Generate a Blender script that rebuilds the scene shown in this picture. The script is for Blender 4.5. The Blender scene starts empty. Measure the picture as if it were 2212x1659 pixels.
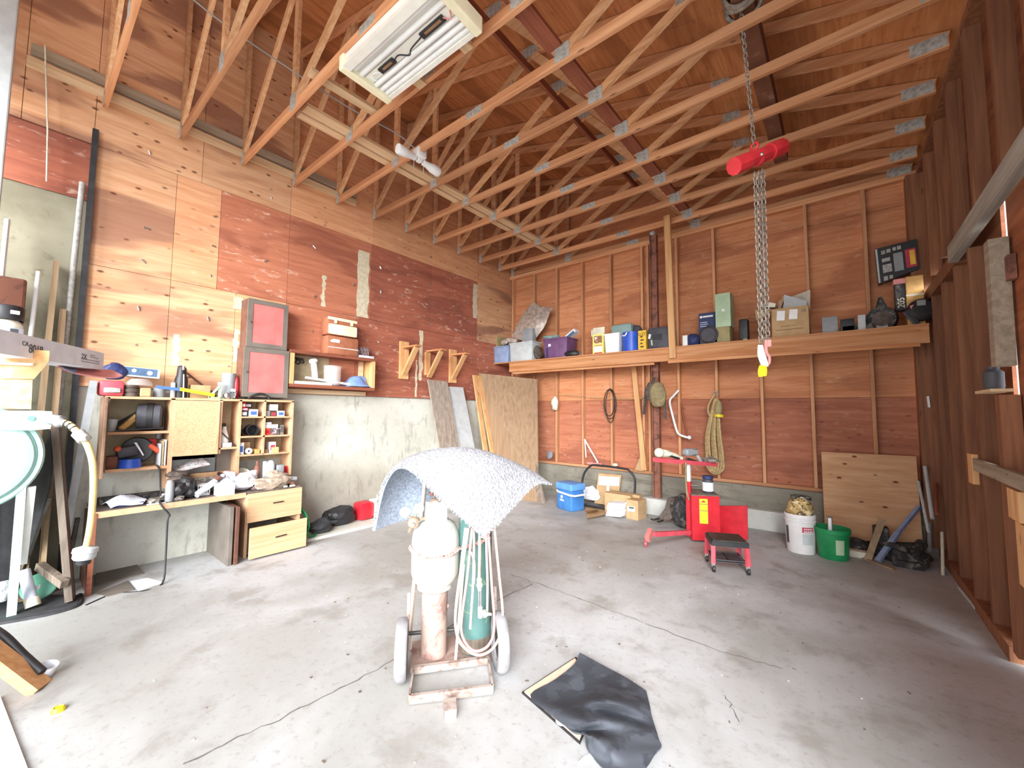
import bpy, bmesh, math, random
from mathutils import Vector, Matrix
R = random.Random(11)
SC = bpy.context.scene
COL = SC.collection
PI = math.pi

# ---------------------------------------------------------------- camera, daylight, exposure
cam_data = bpy.data.cameras.new('camera')
cam = bpy.data.objects.new('camera', cam_data)
COL.objects.link(cam)
cam_data.sensor_fit = 'HORIZONTAL'
cam_data.sensor_width = 36.0
cam_data.lens = 14.204
cam_data.clip_start = 0.02
_yaw, _pit, _rol = math.radians(-39.2424), math.radians(3.8305), math.radians(0.4282)
_f = Vector((math.sin(_yaw) * math.cos(_pit), math.cos(_yaw) * math.cos(_pit), math.sin(_pit)))
_r0 = Vector((math.cos(_yaw), -math.sin(_yaw), 0))
_u0 = _r0.cross(_f)
_r = _r0 * math.cos(_rol) + _u0 * math.sin(_rol)
_u = -_r0 * math.sin(_rol) + _u0 * math.cos(_rol)
_m = Matrix.Identity(4)
for i in range(3):
    _m[i][0], _m[i][1], _m[i][2] = _r[i], _u[i], -_f[i]
_m.translation = Vector((0, 0, 1.63))
cam.matrix_world = _m
SC.camera = cam

world = bpy.data.worlds.new('overcast_sky')
SC.world = world
world.use_nodes = True
_n = world.node_tree.nodes
_l = world.node_tree.links
bg = _n['Background']
bg.inputs['Strength'].default_value = 1.3
_tc = _n.new('ShaderNodeTexCoord')
_sx = _n.new('ShaderNodeSeparateXYZ')
_cr = _n.new('ShaderNodeValToRGB')
_l.new(_tc.outputs['Generated'], _sx.inputs[0])
_l.new(_sx.outputs['Z'], _cr.inputs[0])
_cr.color_ramp.elements[0].position = 0.0
_cr.color_ramp.elements[0].color = (0.88, 0.94, 1.0, 1)
_cr.color_ramp.elements[1].position = 1.0
_cr.color_ramp.elements[1].color = (0.80, 0.90, 1.0, 1)
_l.new(_cr.outputs[0], bg.inputs[0])
# thin cloud glows brightest round the veiled sun
_nrm = _n.new('ShaderNodeVectorMath')
_nrm.operation = 'DOT_PRODUCT'
_l.new(_tc.outputs['Generated'], _nrm.inputs[0])
_nrm.inputs[1].default_value = Vector((0.62, -0.74, 0.26)).normalized()[:]
_mx = _n.new('ShaderNodeMath')
_mx.operation = 'MAXIMUM'
_l.new(_nrm.outputs['Value'], _mx.inputs[0])
_pw = _n.new('ShaderNodeMath')
_pw.operation = 'POWER'
_l.new(_mx.outputs[0], _pw.inputs[0])
_pw.inputs[1].default_value = 4.0
_ma = _n.new('ShaderNodeMath')
_ma.operation = 'MULTIPLY_ADD'
_l.new(_pw.outputs[0], _ma.inputs[0])
_ma.inputs[1].default_value = 2.2
_ma.inputs[2].default_value = 0.95
_l.new(_ma.outputs[0], bg.inputs['Strength'])

# hazy sun, coming in low through the open front of the shop
sun_d = bpy.data.lights.new('hazy_sun', 'SUN')
sun_d.energy = 5.0
sun_d.angle = math.radians(42)
sun_d.color = (0.96, 0.98, 1.0)
sun = bpy.data.objects.new('hazy_sun', sun_d)
COL.objects.link(sun)
sun.rotation_euler = Vector((-0.50, 0.80, -0.38)).to_track_quat('-Z', 'Y').to_euler()
sun.location = (4, -6, 6)

# portal that steers the sky sampling through the open front (adds no light of its own)
por_d = bpy.data.lights.new('door_portal', 'AREA')
por_d.shape = 'RECTANGLE'
por_d.size, por_d.size_y = 6.6, 4.6
por_d.cycles.is_portal = True
por = bpy.data.objects.new('door_portal', por_d)
COL.objects.link(por)
por.location = (-2.4, -1.02, 2.3)
por.rotation_euler = (math.radians(90), 0, 0)

SC.view_settings.view_transform = 'Standard'
SC.view_settings.look = 'None'
SC.view_settings.gamma = 1.0
SC.view_settings.use_curve_mapping = False
SC.view_settings.exposure = 1.15
try:
    SC.cycles.max_bounces = 10
    SC.cycles.diffuse_bounces = 6
    SC.cycles.sample_clamp_indirect = 8.0
except Exception:
    pass

# ---------------------------------------------------------------- materials
def lin(h):
    h = h.lstrip('#')
    o = []
    for k in (0, 2, 4):
        c = int(h[k:k + 2], 16) / 255.0
        o.append(c / 12.92 if c <= 0.04045 else ((c + 0.055) / 1.055) ** 2.4)
    return (o[0], o[1], o[2], 1.0)

class G:
    """small node-graph builder"""
    def __init__(s, name, rough=0.6, metal=0.0):
        s.m = bpy.data.materials.new(name)
        s.m.use_nodes = True
        s.t = s.m.node_tree
        s.b = s.t.nodes['Principled BSDF']
        s.b.inputs['Roughness'].default_value = rough
        s.b.inputs['Metallic'].default_value = metal
    def n(s, typ, **kw):
        x = s.t.nodes.new(typ)
        for k, v in kw.items():
            setattr(x, k, v)
        return x
    def set(s, sock, v):
        if hasattr(v, 'is_output'):
            s.t.links.new(v, sock)
        else:
            sock.default_value = v
    def obj(s):
        return s.n('ShaderNodeTexCoord').outputs['Object']
    def map(s, v, scale):
        x = s.n('ShaderNodeMapping')
        s.t.links.new(v, x.inputs[0])
        x.inputs['Scale'].default_value = scale
        return x.outputs[0]
    def noise(s, v, scale, detail=4, rough=0.55, dist=0.0):
        x = s.n('ShaderNodeTexNoise')
        s.t.links.new(v, x.inputs['Vector'])
        x.inputs['Scale'].default_value = scale
        x.inputs['Detail'].default_value = detail
        x.inputs['Roughness'].default_value = rough
        x.inputs['Distortion'].default_value = dist
        return x.outputs[0]
    def ramp(s, v, a, b):
        x = s.n('ShaderNodeMapRange')
        x.interpolation_type = 'SMOOTHSTEP'
        s.set(x.inputs['Value'], v)
        x.inputs['From Min'].default_value = a
        x.inputs['From Max'].default_value = b
        return x.outputs[0]
    def math(s, op, a, b=0.0):
        x = s.n('ShaderNodeMath', operation=op)
        s.set(x.inputs[0], a)
        s.set(x.inputs[1], b)
        return x.outputs[0]
    def mix(s, f, a, b):
        x = s.n('ShaderNodeMix', data_type='RGBA')
        s.set(x.inputs[0], f)
        s.set(x.inputs[6], lin(a) if isinstance(a, str) else a)
        s.set(x.inputs[7], lin(b) if isinstance(b, str) else b)
        return x.outputs[2]
    def vary(s, c, amt):
        """object-to-object brightness variation, as real boards have"""
        o = s.n('ShaderNodeObjectInfo').outputs['Random']
        h = s.n('ShaderNodeHueSaturation')
        s.set(h.inputs['Color'], c)
        s.set(h.inputs['Value'], s.math('ADD', s.math('MULTIPLY', o, 2 * amt), 1 - amt))
        return h.outputs[0]
    def done(s, c, bump=None, bs=0.2, bd=0.01):
        s.set(s.b.inputs['Base Color'], c)
        if bump is not None:
            x = s.n('ShaderNodeBump')
            x.inputs['Strength'].default_value = bs
            x.inputs['Distance'].default_value = bd
            s.set(x.inputs['Height'], bump)
            s.t.links.new(x.outputs[0], s.b.inputs['Normal'])
        return s.m

def plain(name, h, rough=0.5, metal=0.0, wear=0.12, sc=14, spec=None):
    g = G(name, rough, metal)
    v = g.obj()
    n = g.noise(v, sc, 5)
    c = lin(h)
    dk = tuple(x * (1 - wear * 1.6) for x in c[:3]) + (1,)
    lt = tuple(min(1, x * (1 + wear * 0.6) + 0.004) for x in c[:3]) + (1,)
    if spec is not None:
        g.b.inputs['Specular IOR Level'].default_value = spec
    return g.done(g.mix(g.ramp(n, 0.3, 0.7), dk, lt))

def wood(name, a, b, axis='x', knots=True, var=0.16, rough=0.75):
    g = G(name, rough)
    v = g.obj()
    st = {'x': (0.7, 14, 14), 'y': (14, 0.7, 14), 'z': (14, 14, 0.7), 'n': (3, 3, 3)}[axis]
    n = g.noise(g.map(v, st), 1.6, 5, 0.6, 0.4)
    c = g.mix(g.ramp(n, 0.3, 0.72), a, b)
    if knots:
        ks = {'x': (3.2, 14, 14), 'y': (14, 3.2, 14), 'z': (14, 14, 3.2), 'n': (7, 7, 7)}[axis]
        vo = g.n('ShaderNodeTexVoronoi')
        g.t.links.new(g.map(v, ks), vo.inputs['Vector'])
        vo.inputs['Scale'].default_value = 1.0
        k = g.math('SUBTRACT', 1.0, g.ramp(vo.outputs['Distance'], 0.05, 0.17))
        sx = g.n('ShaderNodeSeparateColor')
        g.t.links.new(vo.outputs['Color'], sx.inputs[0])
        k = g.math('MULTIPLY', k, g.ramp(sx.outputs[0], 0.70, 0.76))
        c = g.mix(g.math('MULTIPLY', k, 0.75), c, '#5a2f18')
    return g.done(g.vary(c, var), n, 0.15, 0.004)

def plywood(name, a, b, stain, scuff_c, plane='yz', knots=0.0, scuff=0.0, st=0.5, rough=0.72, var=0.10):
    """plywood: horizontal grain, knots (footballs), stains and pale scuffs"""
    g = G(name, rough)
    g.b.inputs['Specular IOR Level'].default_value = 0.25
    s = g.n('ShaderNodeSeparateXYZ')
    g.t.links.new(g.obj(), s.inputs[0])
    ax = {'x': s.outputs[0], 'y': s.outputs[1], 'z': s.outputs[2]}
    cb = g.n('ShaderNodeCombineXYZ')
    g.t.links.new(ax[plane[0]], cb.inputs[0])
    g.t.links.new(ax[plane[1]], cb.inputs[1])
    v = cb.outputs[0]
    gr = g.noise(g.map(v, (0.9, 11, 1)), 1.5, 6, 0.62, 0.9)
    c = g.mix(g.ramp(gr, 0.30, 0.70), a, b)
    big = g.noise(g.map(v, (0.42, 1.5, 1)), 1.5, 3, 0.5, 0.6)
    c = g.mix(g.math('MULTIPLY', g.ramp(big, 0.50, 0.62), st), c, stain)
    if scuff > 0:
        sc1 = g.noise(g.map(v, (3.0, 8.0, 1)), 1.9, 5, 0.65, 0.7)
        sc2 = g.noise(g.map(v, (0.8, 0.8, 1)), 1.1, 2)
        k = g.math('MULTIPLY', g.ramp(sc1, 0.56, 0.70), g.ramp(sc2, 0.38, 0.58))
        c = g.mix(g.math('MULTIPLY', k, scuff), c, scuff_c)
    if knots > 0:
        vo = g.n('ShaderNodeTexVoronoi')
        g.t.links.new(g.map(v, (4.6, 9.5, 1)), vo.inputs['Vector'])
        vo.inputs['Scale'].default_value = 1.2
        sep = g.n('ShaderNodeSeparateColor')
        g.t.links.new(vo.outputs['Color'], sep.inputs[0])
        k = g.math('SUBTRACT', 1.0, g.ramp(vo.outputs['Distance'], 0.07, 0.21))
        k = g.math('MULTIPLY', k, g.ramp(sep.outputs[0], 0.22, 0.30))
        c = g.mix(g.math('MULTIPLY', k, knots), c, '#5c3420')
    return g.done(g.vary(c, var), gr, 0.12, 0.004)

def concrete(name, a, b, dark, plane_scale=1.0, rough=0.85, blot=0.6, wood_marks=False):
    g = G(name, rough)
    v = g.obj()
    n1 = g.noise(v, 0.9 * plane_scale, 5, 0.6)
    n2 = g.noise(v, 5.5 * plane_scale, 6, 0.65)
    n3 = g.noise(v, 45 * plane_scale, 3, 0.6)
    c = g.mix(g.ramp(n1, 0.33, 0.66), a, b)
    c = g.mix(g.math('MULTIPLY', g.ramp(n2, 0.54, 0.74), blot), c, dark)
    c = g.mix(g.math('MULTIPLY', g.ramp(n3, 0.62, 0.8), 0.35), c, dark)
    if wood_marks:
        n4 = g.noise(g.map(v, (1, 1, 9)), 1.3, 4, 0.6, 0.5)
        c = g.mix(g.math('MULTIPLY', g.ramp(n4, 0.5, 0.68), 0.5), c, dark)
    return g.done(c, n2, 0.25, 0.006)

def rusty(name, paint, rust, amt=0.5, rough=0.8, sc=9):
    g = G(name, rough)
    n = g.noise(g.obj(), sc, 6, 0.65, 0.4)
    return g.done(g.mix(g.ramp(n, 0.62 - amt * 0.3, 0.74 - amt * 0.2), paint, rust), n, 0.2, 0.003)

def spotted(name, base, c1, c2, sc=30, rough=0.8):
    g = G(name, rough)
    v = g.obj()
    c = g.mix(g.ramp(g.noise(v, sc, 3), 0.50, 0.58), base, c1)
    c = g.mix(g.ramp(g.noise(v, sc * 0.55, 3), 0.56, 0.62), c, c2)
    return g.done(c)

M = {}
M['ply_l'] = plywood('plywood_light', '#dbae88', '#c9946c', '#8f6350', '#e8d2bc', 'yz', 0.9, 0.15, 0.8)
M['ply_o'] = plywood('plywood_orange', '#dba67d', '#c98e66', '#a36d52', '#e8d2bc', 'yz', 0.45, 0.2, 0.3)
M['ply_r'] = plywood('plywood_red', '#c47e60', '#ae6a4f', '#8d5140', '#dfbea8', 'yz', 0.15, 0.85, 0.7)
M['ply_rd'] = plywood('plywood_dark_red', '#ad6951', '#985846', '#7a463a', '#d8b7a2', 'yz', 0.1, 0.75, 0.6)
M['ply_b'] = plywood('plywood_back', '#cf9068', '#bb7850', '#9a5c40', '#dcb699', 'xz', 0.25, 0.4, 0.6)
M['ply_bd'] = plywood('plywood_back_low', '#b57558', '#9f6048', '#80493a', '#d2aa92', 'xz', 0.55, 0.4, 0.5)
M['ply_roof'] = plywood('plywood_roof', '#c98a5a', '#ae6d42', '#86502e', '#cfa077', 'yx', 0.3, 0.1, 0.6)
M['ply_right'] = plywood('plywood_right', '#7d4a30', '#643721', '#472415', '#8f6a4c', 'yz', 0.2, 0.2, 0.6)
M['ply_door'] = plywood('plywood_door', '#a2603c', '#8a4a2c', '#6b3820', '#b58a66', 'yz', 0.2, 0.2, 0.5)
M['ply_new'] = plywood('plywood_new', '#caa07a', '#b98a62', '#a87550', '#dcb998', 'xz', 1.0, 0.2, 0.35)
M['truss'] = wood('truss_lumber', '#d09a70', '#b4784f', 'x', True, 0.2)
M['web'] = wood('web_lumber', '#dbb086', '#c18b5e', 'x', True, 0.22)
M['red_lum'] = wood('red_lumber', '#93543a', '#7a3f2c', 'y', True, 0.12)
M['pale_y'] = wood('pale_lumber_y', '#dcc19c', '#c4a27a', 'y', True, 0.12)
M['grey_y'] = wood('grey_lumber_y', '#a2937f', '#857562', 'y', True, 0.12)
M['stud'] = wood('stud_lumber', '#d09c72', '#b07a52', 'z', True, 0.16)
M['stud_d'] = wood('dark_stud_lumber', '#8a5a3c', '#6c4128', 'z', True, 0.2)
M['fir_x'] = wood('fir_x', '#c99266', '#b0703f', 'x', True, 0.10)
M['fir_z'] = wood('fir_z', '#d9ab78', '#c48c58', 'z', True, 0.10)
M['fir_y'] = wood('fir_y', '#d9ab78', '#c48c58', 'y', True, 0.10)
M['old_z'] = wood('old_board', '#7d7062', '#5a4d42', 'z', True, 0.18)
M['weath_z'] = wood('weathered_board_wood', '#a8998a', '#85776a', 'z', True, 0.05)
M['black_z'] = wood('black_board', '#4a4540', '#2f2b28', 'z', True, 0.15)
M['tan_z'] = wood('tan_board', '#a78d6d', '#8a7052', 'z', True, 0.1)
M['pboard'] = plain('particle_board', '#c0a078', 0.8, 0, 0.12, 60)
M['pboard_e'] = wood('cabinet_edge', '#cfa682', '#b98b66', 'n', False, 0.05)
M['cab_dark'] = plain('cabinet_brown', '#7b5d46', 0.6, 0, 0.2, 6)
M['cab_back'] = plain('cabinet_back', '#b8a684', 0.8, 0, 0.15, 8)
M['laminate'] = plain('worktop_laminate', '#6e6058', 0.6, 0, 0.3, 10)
M['drawer'] = wood('drawer_front', '#d3ab84', '#c2956b', 'y', False, 0.04)
M['greybrown'] = plain('grey_brown_panel', '#6f665d', 0.5, 0, 0.12, 5)
M['floor'] = None
def _stem():
    g = G('stem_wall_concrete', 0.85)
    v = g.obj()
    n1, n2, n3 = g.noise(v, 1.1, 5), g.noise(v, 6.0, 6, 0.65), g.noise(v, 50, 3)
    c = g.mix(g.ramp(n1, 0.35, 0.65), '#d0cec2', '#bdbbae')
    c = g.mix(g.math('MULTIPLY', g.ramp(n2, 0.5, 0.72), 0.5), c, '#96948a')
    c = g.mix(g.math('MULTIPLY', g.ramp(n3, 0.6, 0.78), 0.4), c, '#6f6d62')
    n4 = g.noise(g.map(v, (1, 5, 1.2)), 2.2, 4, 0.6)
    c = g.mix(g.math('MULTIPLY', g.ramp(n4, 0.56, 0.7), 0.45), c, '#7c7a6e')
    # brown soot stain low on the wall past the drawers
    s = g.n('ShaderNodeSeparateXYZ')
    g.t.links.new(v, s.inputs[0])
    dy = g.math('DIVIDE', g.math('SUBTRACT', s.outputs[1], 3.3), 1.3)
    dz = g.math('DIVIDE', g.math('SUBTRACT', s.outputs[2], 0.45), 0.55)
    d = g.math('SQRT', g.math('ADD', g.math('MULTIPLY', dy, dy), g.math('MULTIPLY', dz, dz)))
    d = g.math('ADD', d, g.math('MULTIPLY', g.noise(v, 3.0, 5), 1.0))
    c = g.mix(g.math('MULTIPLY', g.math('SUBTRACT', 1.0, g.ramp(d, 0.8, 1.7)), 0.55), c, '#7d7060')
    return g.done(c, n2, 0.25, 0.006)
M['conc'] = _stem()
M['conc_b'] = concrete('back_stem_concrete', '#8f897b', '#7a7467', '#565046', 1.6, 0.9, 0.6, True)
M['conc_t'] = concrete('tall_concrete', '#99937f', '#7e7864', '#5c563f', 1.6, 0.9, 0.6)
M['conc_w'] = concrete('white_block', '#c4c4bd', '#b2b2aa', '#94948c', 2.5, 0.9, 0.3)
M['steel'] = plain('galvanised_plate', '#aaa8a2', 0.55, 0.0, 0.2, 30)
M['steel_d'] = plain('dark_steel', '#4c4945', 0.5, 0.7, 0.2, 20)
M['chrome'] = plain('bright_steel', '#cfcfcf', 0.25, 0.9, 0.08, 20)
M['brown_steel'] = rusty('brown_steel', '#8a5846', '#5f3b30', 0.5)
M['black'] = plain('black_plastic', '#242325', 0.5, 0, 0.15, 12)
M['black_m'] = plain('black_rubber', '#302f31', 0.8, 0, 0.2, 12)
M['dgrey'] = plain('dark_grey_plastic', '#44434a', 0.55, 0, 0.15, 12)
M['mgrey'] = plain('grey_plastic', '#8f9294', 0.5, 0, 0.08, 8)
M['lgrey'] = plain('light_grey_plastic', '#b9bdbd', 0.5, 0, 0.08, 8)
M['white'] = plain('white_plastic', '#e6e6e4', 0.45, 0, 0.04, 8)
M['white_e'] = plain('white_enamel', '#eceae0', 0.4, 0, 0.05, 6)
M['paper'] = plain('white_paper', '#e4e4e8', 0.8, 0, 0.05, 12)
M['paper_b'] = plain('bluish_paper', '#cdd3de', 0.8, 0, 0.08, 12)
M['card'] = plain('cardboard', '#b8976e', 0.85, 0, 0.08, 10)
M['card_d'] = plain('cardboard_brown', '#8e6c4c', 0.85, 0, 0.1, 10)
M['cream'] = plain('cream_paint', '#efe6c4', 0.45, 0, 0.05, 8)
M['tanbox'] = plain('tan_metal', '#a8694c', 0.5, 0, 0.1, 10)
M['tan_d'] = plain('brown_metal', '#6b4638', 0.5, 0, 0.15, 10)
M['red'] = plain('red_paint', '#c8202e', 0.35, 0, 0.12, 8)
M['red_p'] = plain('faded_red_paint', '#c9716c', 0.4, 0, 0.12, 5)
M['red_l'] = plain('pinkish_red_paint', '#d2505c', 0.45, 0, 0.12, 8)
M['pink'] = plain('faded_pink', '#d98c86', 0.6, 0, 0.1, 12)
M['blue'] = plain('blue_plastic', '#2c56c0', 0.4, 0, 0.1, 8)
M['cooler'] = plain('cooler_blue', '#3a74b4', 0.5, 0, 0.12, 7)
M['cooler_l'] = plain('cooler_lid_blue', '#5b92d0', 0.5, 0, 0.1, 9)
M['tote_blue'] = plain('tote_greyblue', '#8797b6', 0.5, 0, 0.1, 8)
M['navy'] = plain('navy_print', '#26305e', 0.6, 0, 0.1, 10)
M['slate'] = plain('slate_blue_print', '#48617e', 0.6, 0, 0.15, 10)
M['cloth_b'] = plain('blue_cloth', '#7690c0', 0.9, 0, 0.12, 20)
M['purple'] = plain('purple_plastic', '#6d4a70', 0.45, 0, 0.12, 8)
M['green'] = plain('green_plastic', '#15834b', 0.45, 0, 0.12, 7)
M['green_l'] = plain('green_lid', '#4f8a72', 0.5, 0, 0.1, 7)
M['mint'] = plain('mint_enamel', '#b3d9d2', 0.4, 0, 0.04, 4)
M['mint_s'] = plain('mint_seam', '#6f9f98', 0.5, 0, 0.05, 6)
M['sage'] = plain('sage_box', '#a9bf9c', 0.6, 0, 0.08, 7)
M['olive'] = plain('olive_box', '#9a8c60', 0.7, 0, 0.1, 10)
M['teal'] = plain('teal_tub', '#88a49f', 0.5, 0, 0.08, 8)
M['yellow'] = plain('yellow_plastic', '#e6cf2a', 0.45, 0, 0.1, 12)
M['yellow_b'] = plain('yellow_card', '#e6b93a', 0.6, 0, 0.1, 12)
M['lemon'] = plain('lemon_card', '#e8dc7a', 0.6, 0, 0.08, 12)
M['cordy'] = plain('yellow_cord', '#e9cf8c', 0.5, 0, 0.06, 12)
M['orange'] = plain('orange_plastic', '#d2532f', 0.45, 0, 0.1, 12)
M['bone'] = plain('bone_white', '#d9d3bd', 0.6, 0, 0.12, 12)
M['clay'] = plain('taupe_cloth', '#a3917e', 0.9, 0, 0.25, 25)
M['foil'] = plain('silver_bag', '#c3b4a8', 0.35, 0.3, 0.25, 14)
M['leather'] = plain('suede', '#8c7d5a', 0.9, 0, 0.2, 18)
M['suede_d'] = plain('dark_suede', '#5c5048', 0.9, 0, 0.25, 18)
M['rope'] = plain('manila_rope', '#b59c6e', 0.9, 0, 0.2, 40)
M['rope_p'] = plain('pink_hose', '#dba99a', 0.6, 0, 0.1, 12)
M['hose_w'] = plain('whitish_hose', '#dcc9b6', 0.6, 0, 0.1, 12)
M['tank'] = rusty('propane_tank_paint', '#b9b6ac', '#97836f', 0.16, 0.5, 7)
M['collar'] = plain('tank_collar_white', '#cfd4d6', 0.5, 0, 0.04, 7)
M['rustpipe'] = rusty('rusty_pipe', '#a58c80', '#82625a', 0.55, 0.85, 8)
M['oxy'] = rusty('oxygen_green', '#4c6d68', '#7f8f72', 0.18, 0.5, 12)
M['rustbar'] = rusty('rusty_bar', '#a3948a', '#80675c', 0.5, 0.85, 14)
M['tyre'] = plain('grey_tyre', '#8e8b8c', 0.85, 0, 0.15, 12)
M['brass'] = plain('old_brass', '#b29c86', 0.45, 0.5, 0.15, 20)
M['chain'] = plain('chain_steel', '#8d8479', 0.5, 0.2, 0.25, 30)
M['chain_r'] = rusty('rusty_chain', '#c09a90', '#8d5a50', 0.5, 0.8, 20)
M['hoist'] = plain('hoist_red', '#cf3038', 0.4, 0, 0.12, 8)
M['beam'] = rusty('brown_beam', '#70452f', '#8a6a58', 0.3, 0.85, 5)
M['camo'] = spotted('camo_cloth', '#b79a62', '#5a4a34', '#d9c79c', 26)
M['photo'] = spotted('printed_picture', '#6f6a3a', '#c9606a', '#e5d6cf', 34)
M['bwprint'] = spotted('dark_print', '#54464c', '#c7bdbb', '#96525a', 60)
M['gold'] = plain('tan_wood_toy', '#c79a58', 0.6, 0, 0.12, 10)
M['whitebd'] = spotted('white_board_paint', '#d0d6d6', '#c4cbcb', '#b7bdbb', 8)
M['mud'] = spotted('grimy_clutter', '#57504a', '#7d766c', '#8c8476', 22)
M['junk_d'] = spotted('dark_clutter', '#2c2a2c', '#4a4744', '#6b665c', 20)
M['bucket'] = plain('bucket_white', '#dcdad8', 0.45, 0, 0.05, 6)
M['stone'] = concrete('rough_stone', '#a9a498', '#8b867a', '#6a6459', 3, 0.9, 0.5)
M['inkr'] = plain('red_ink', '#b5304a', 0.6, 0, 0.05, 10)
M['ink'] = plain('dark_ink', '#4b4f56', 0.6, 0, 0.05, 10)
M['inkb'] = plain('blue_ink', '#4468b0', 0.6, 0, 0.08, 10)
def _glass(name, col, rough=0.08, alpha=0.28):
    g = G(name, rough)
    g.b.inputs['Base Color'].default_value = lin(col)
    g.b.inputs['Alpha'].default_value = alpha
    g.b.inputs['Roughness'].default_value = rough
    return g.m
M['clear'] = _glass('clear_plastic', '#e8dcd6')

def _floor():
    g = G('shop_floor', 0.62)
    g.b.inputs['Specular IOR Level'].default_value = 0.35
    v = g.obj()
    n1 = g.noise(v, 0.55, 5, 0.6, 0.3)
    n2 = g.noise(v, 2.6, 6, 0.65, 0.2)
    n3 = g.noise(v, 22, 5, 0.7)
    n5 = g.noise(v, 90, 2, 0.5)
    c = g.mix(g.ramp(n1, 0.38, 0.62), '#b6b6b6', '#9c9a95')
    c = g.mix(g.math('MULTIPLY', g.ramp(n2, 0.50, 0.68), 0.6), c, '#868078')
    c = g.mix(g.math('MULTIPLY', g.ramp(n3, 0.52, 0.72), 0.5), c, '#837d75')
    c = g.mix(g.math('MULTIPLY', g.ramp(n5, 0.66, 0.74), 0.4), c, '#6e675f')
    # brown traffic stain down the middle of the bay, with shade painted in
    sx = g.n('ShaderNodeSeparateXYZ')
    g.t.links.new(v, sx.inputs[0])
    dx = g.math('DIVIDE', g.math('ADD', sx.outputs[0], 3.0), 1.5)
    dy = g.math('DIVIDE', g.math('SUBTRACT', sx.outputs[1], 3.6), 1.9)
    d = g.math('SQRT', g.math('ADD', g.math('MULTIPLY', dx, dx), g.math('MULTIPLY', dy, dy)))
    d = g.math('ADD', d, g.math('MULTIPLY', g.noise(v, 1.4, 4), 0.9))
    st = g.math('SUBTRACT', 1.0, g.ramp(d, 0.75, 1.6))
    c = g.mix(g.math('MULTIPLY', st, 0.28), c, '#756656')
    return g.done(c, n3, 0.12, 0.004)
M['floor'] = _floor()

# ---------------------------------------------------------------- mesh collector
def V(p):
    return Vector(p)

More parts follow.
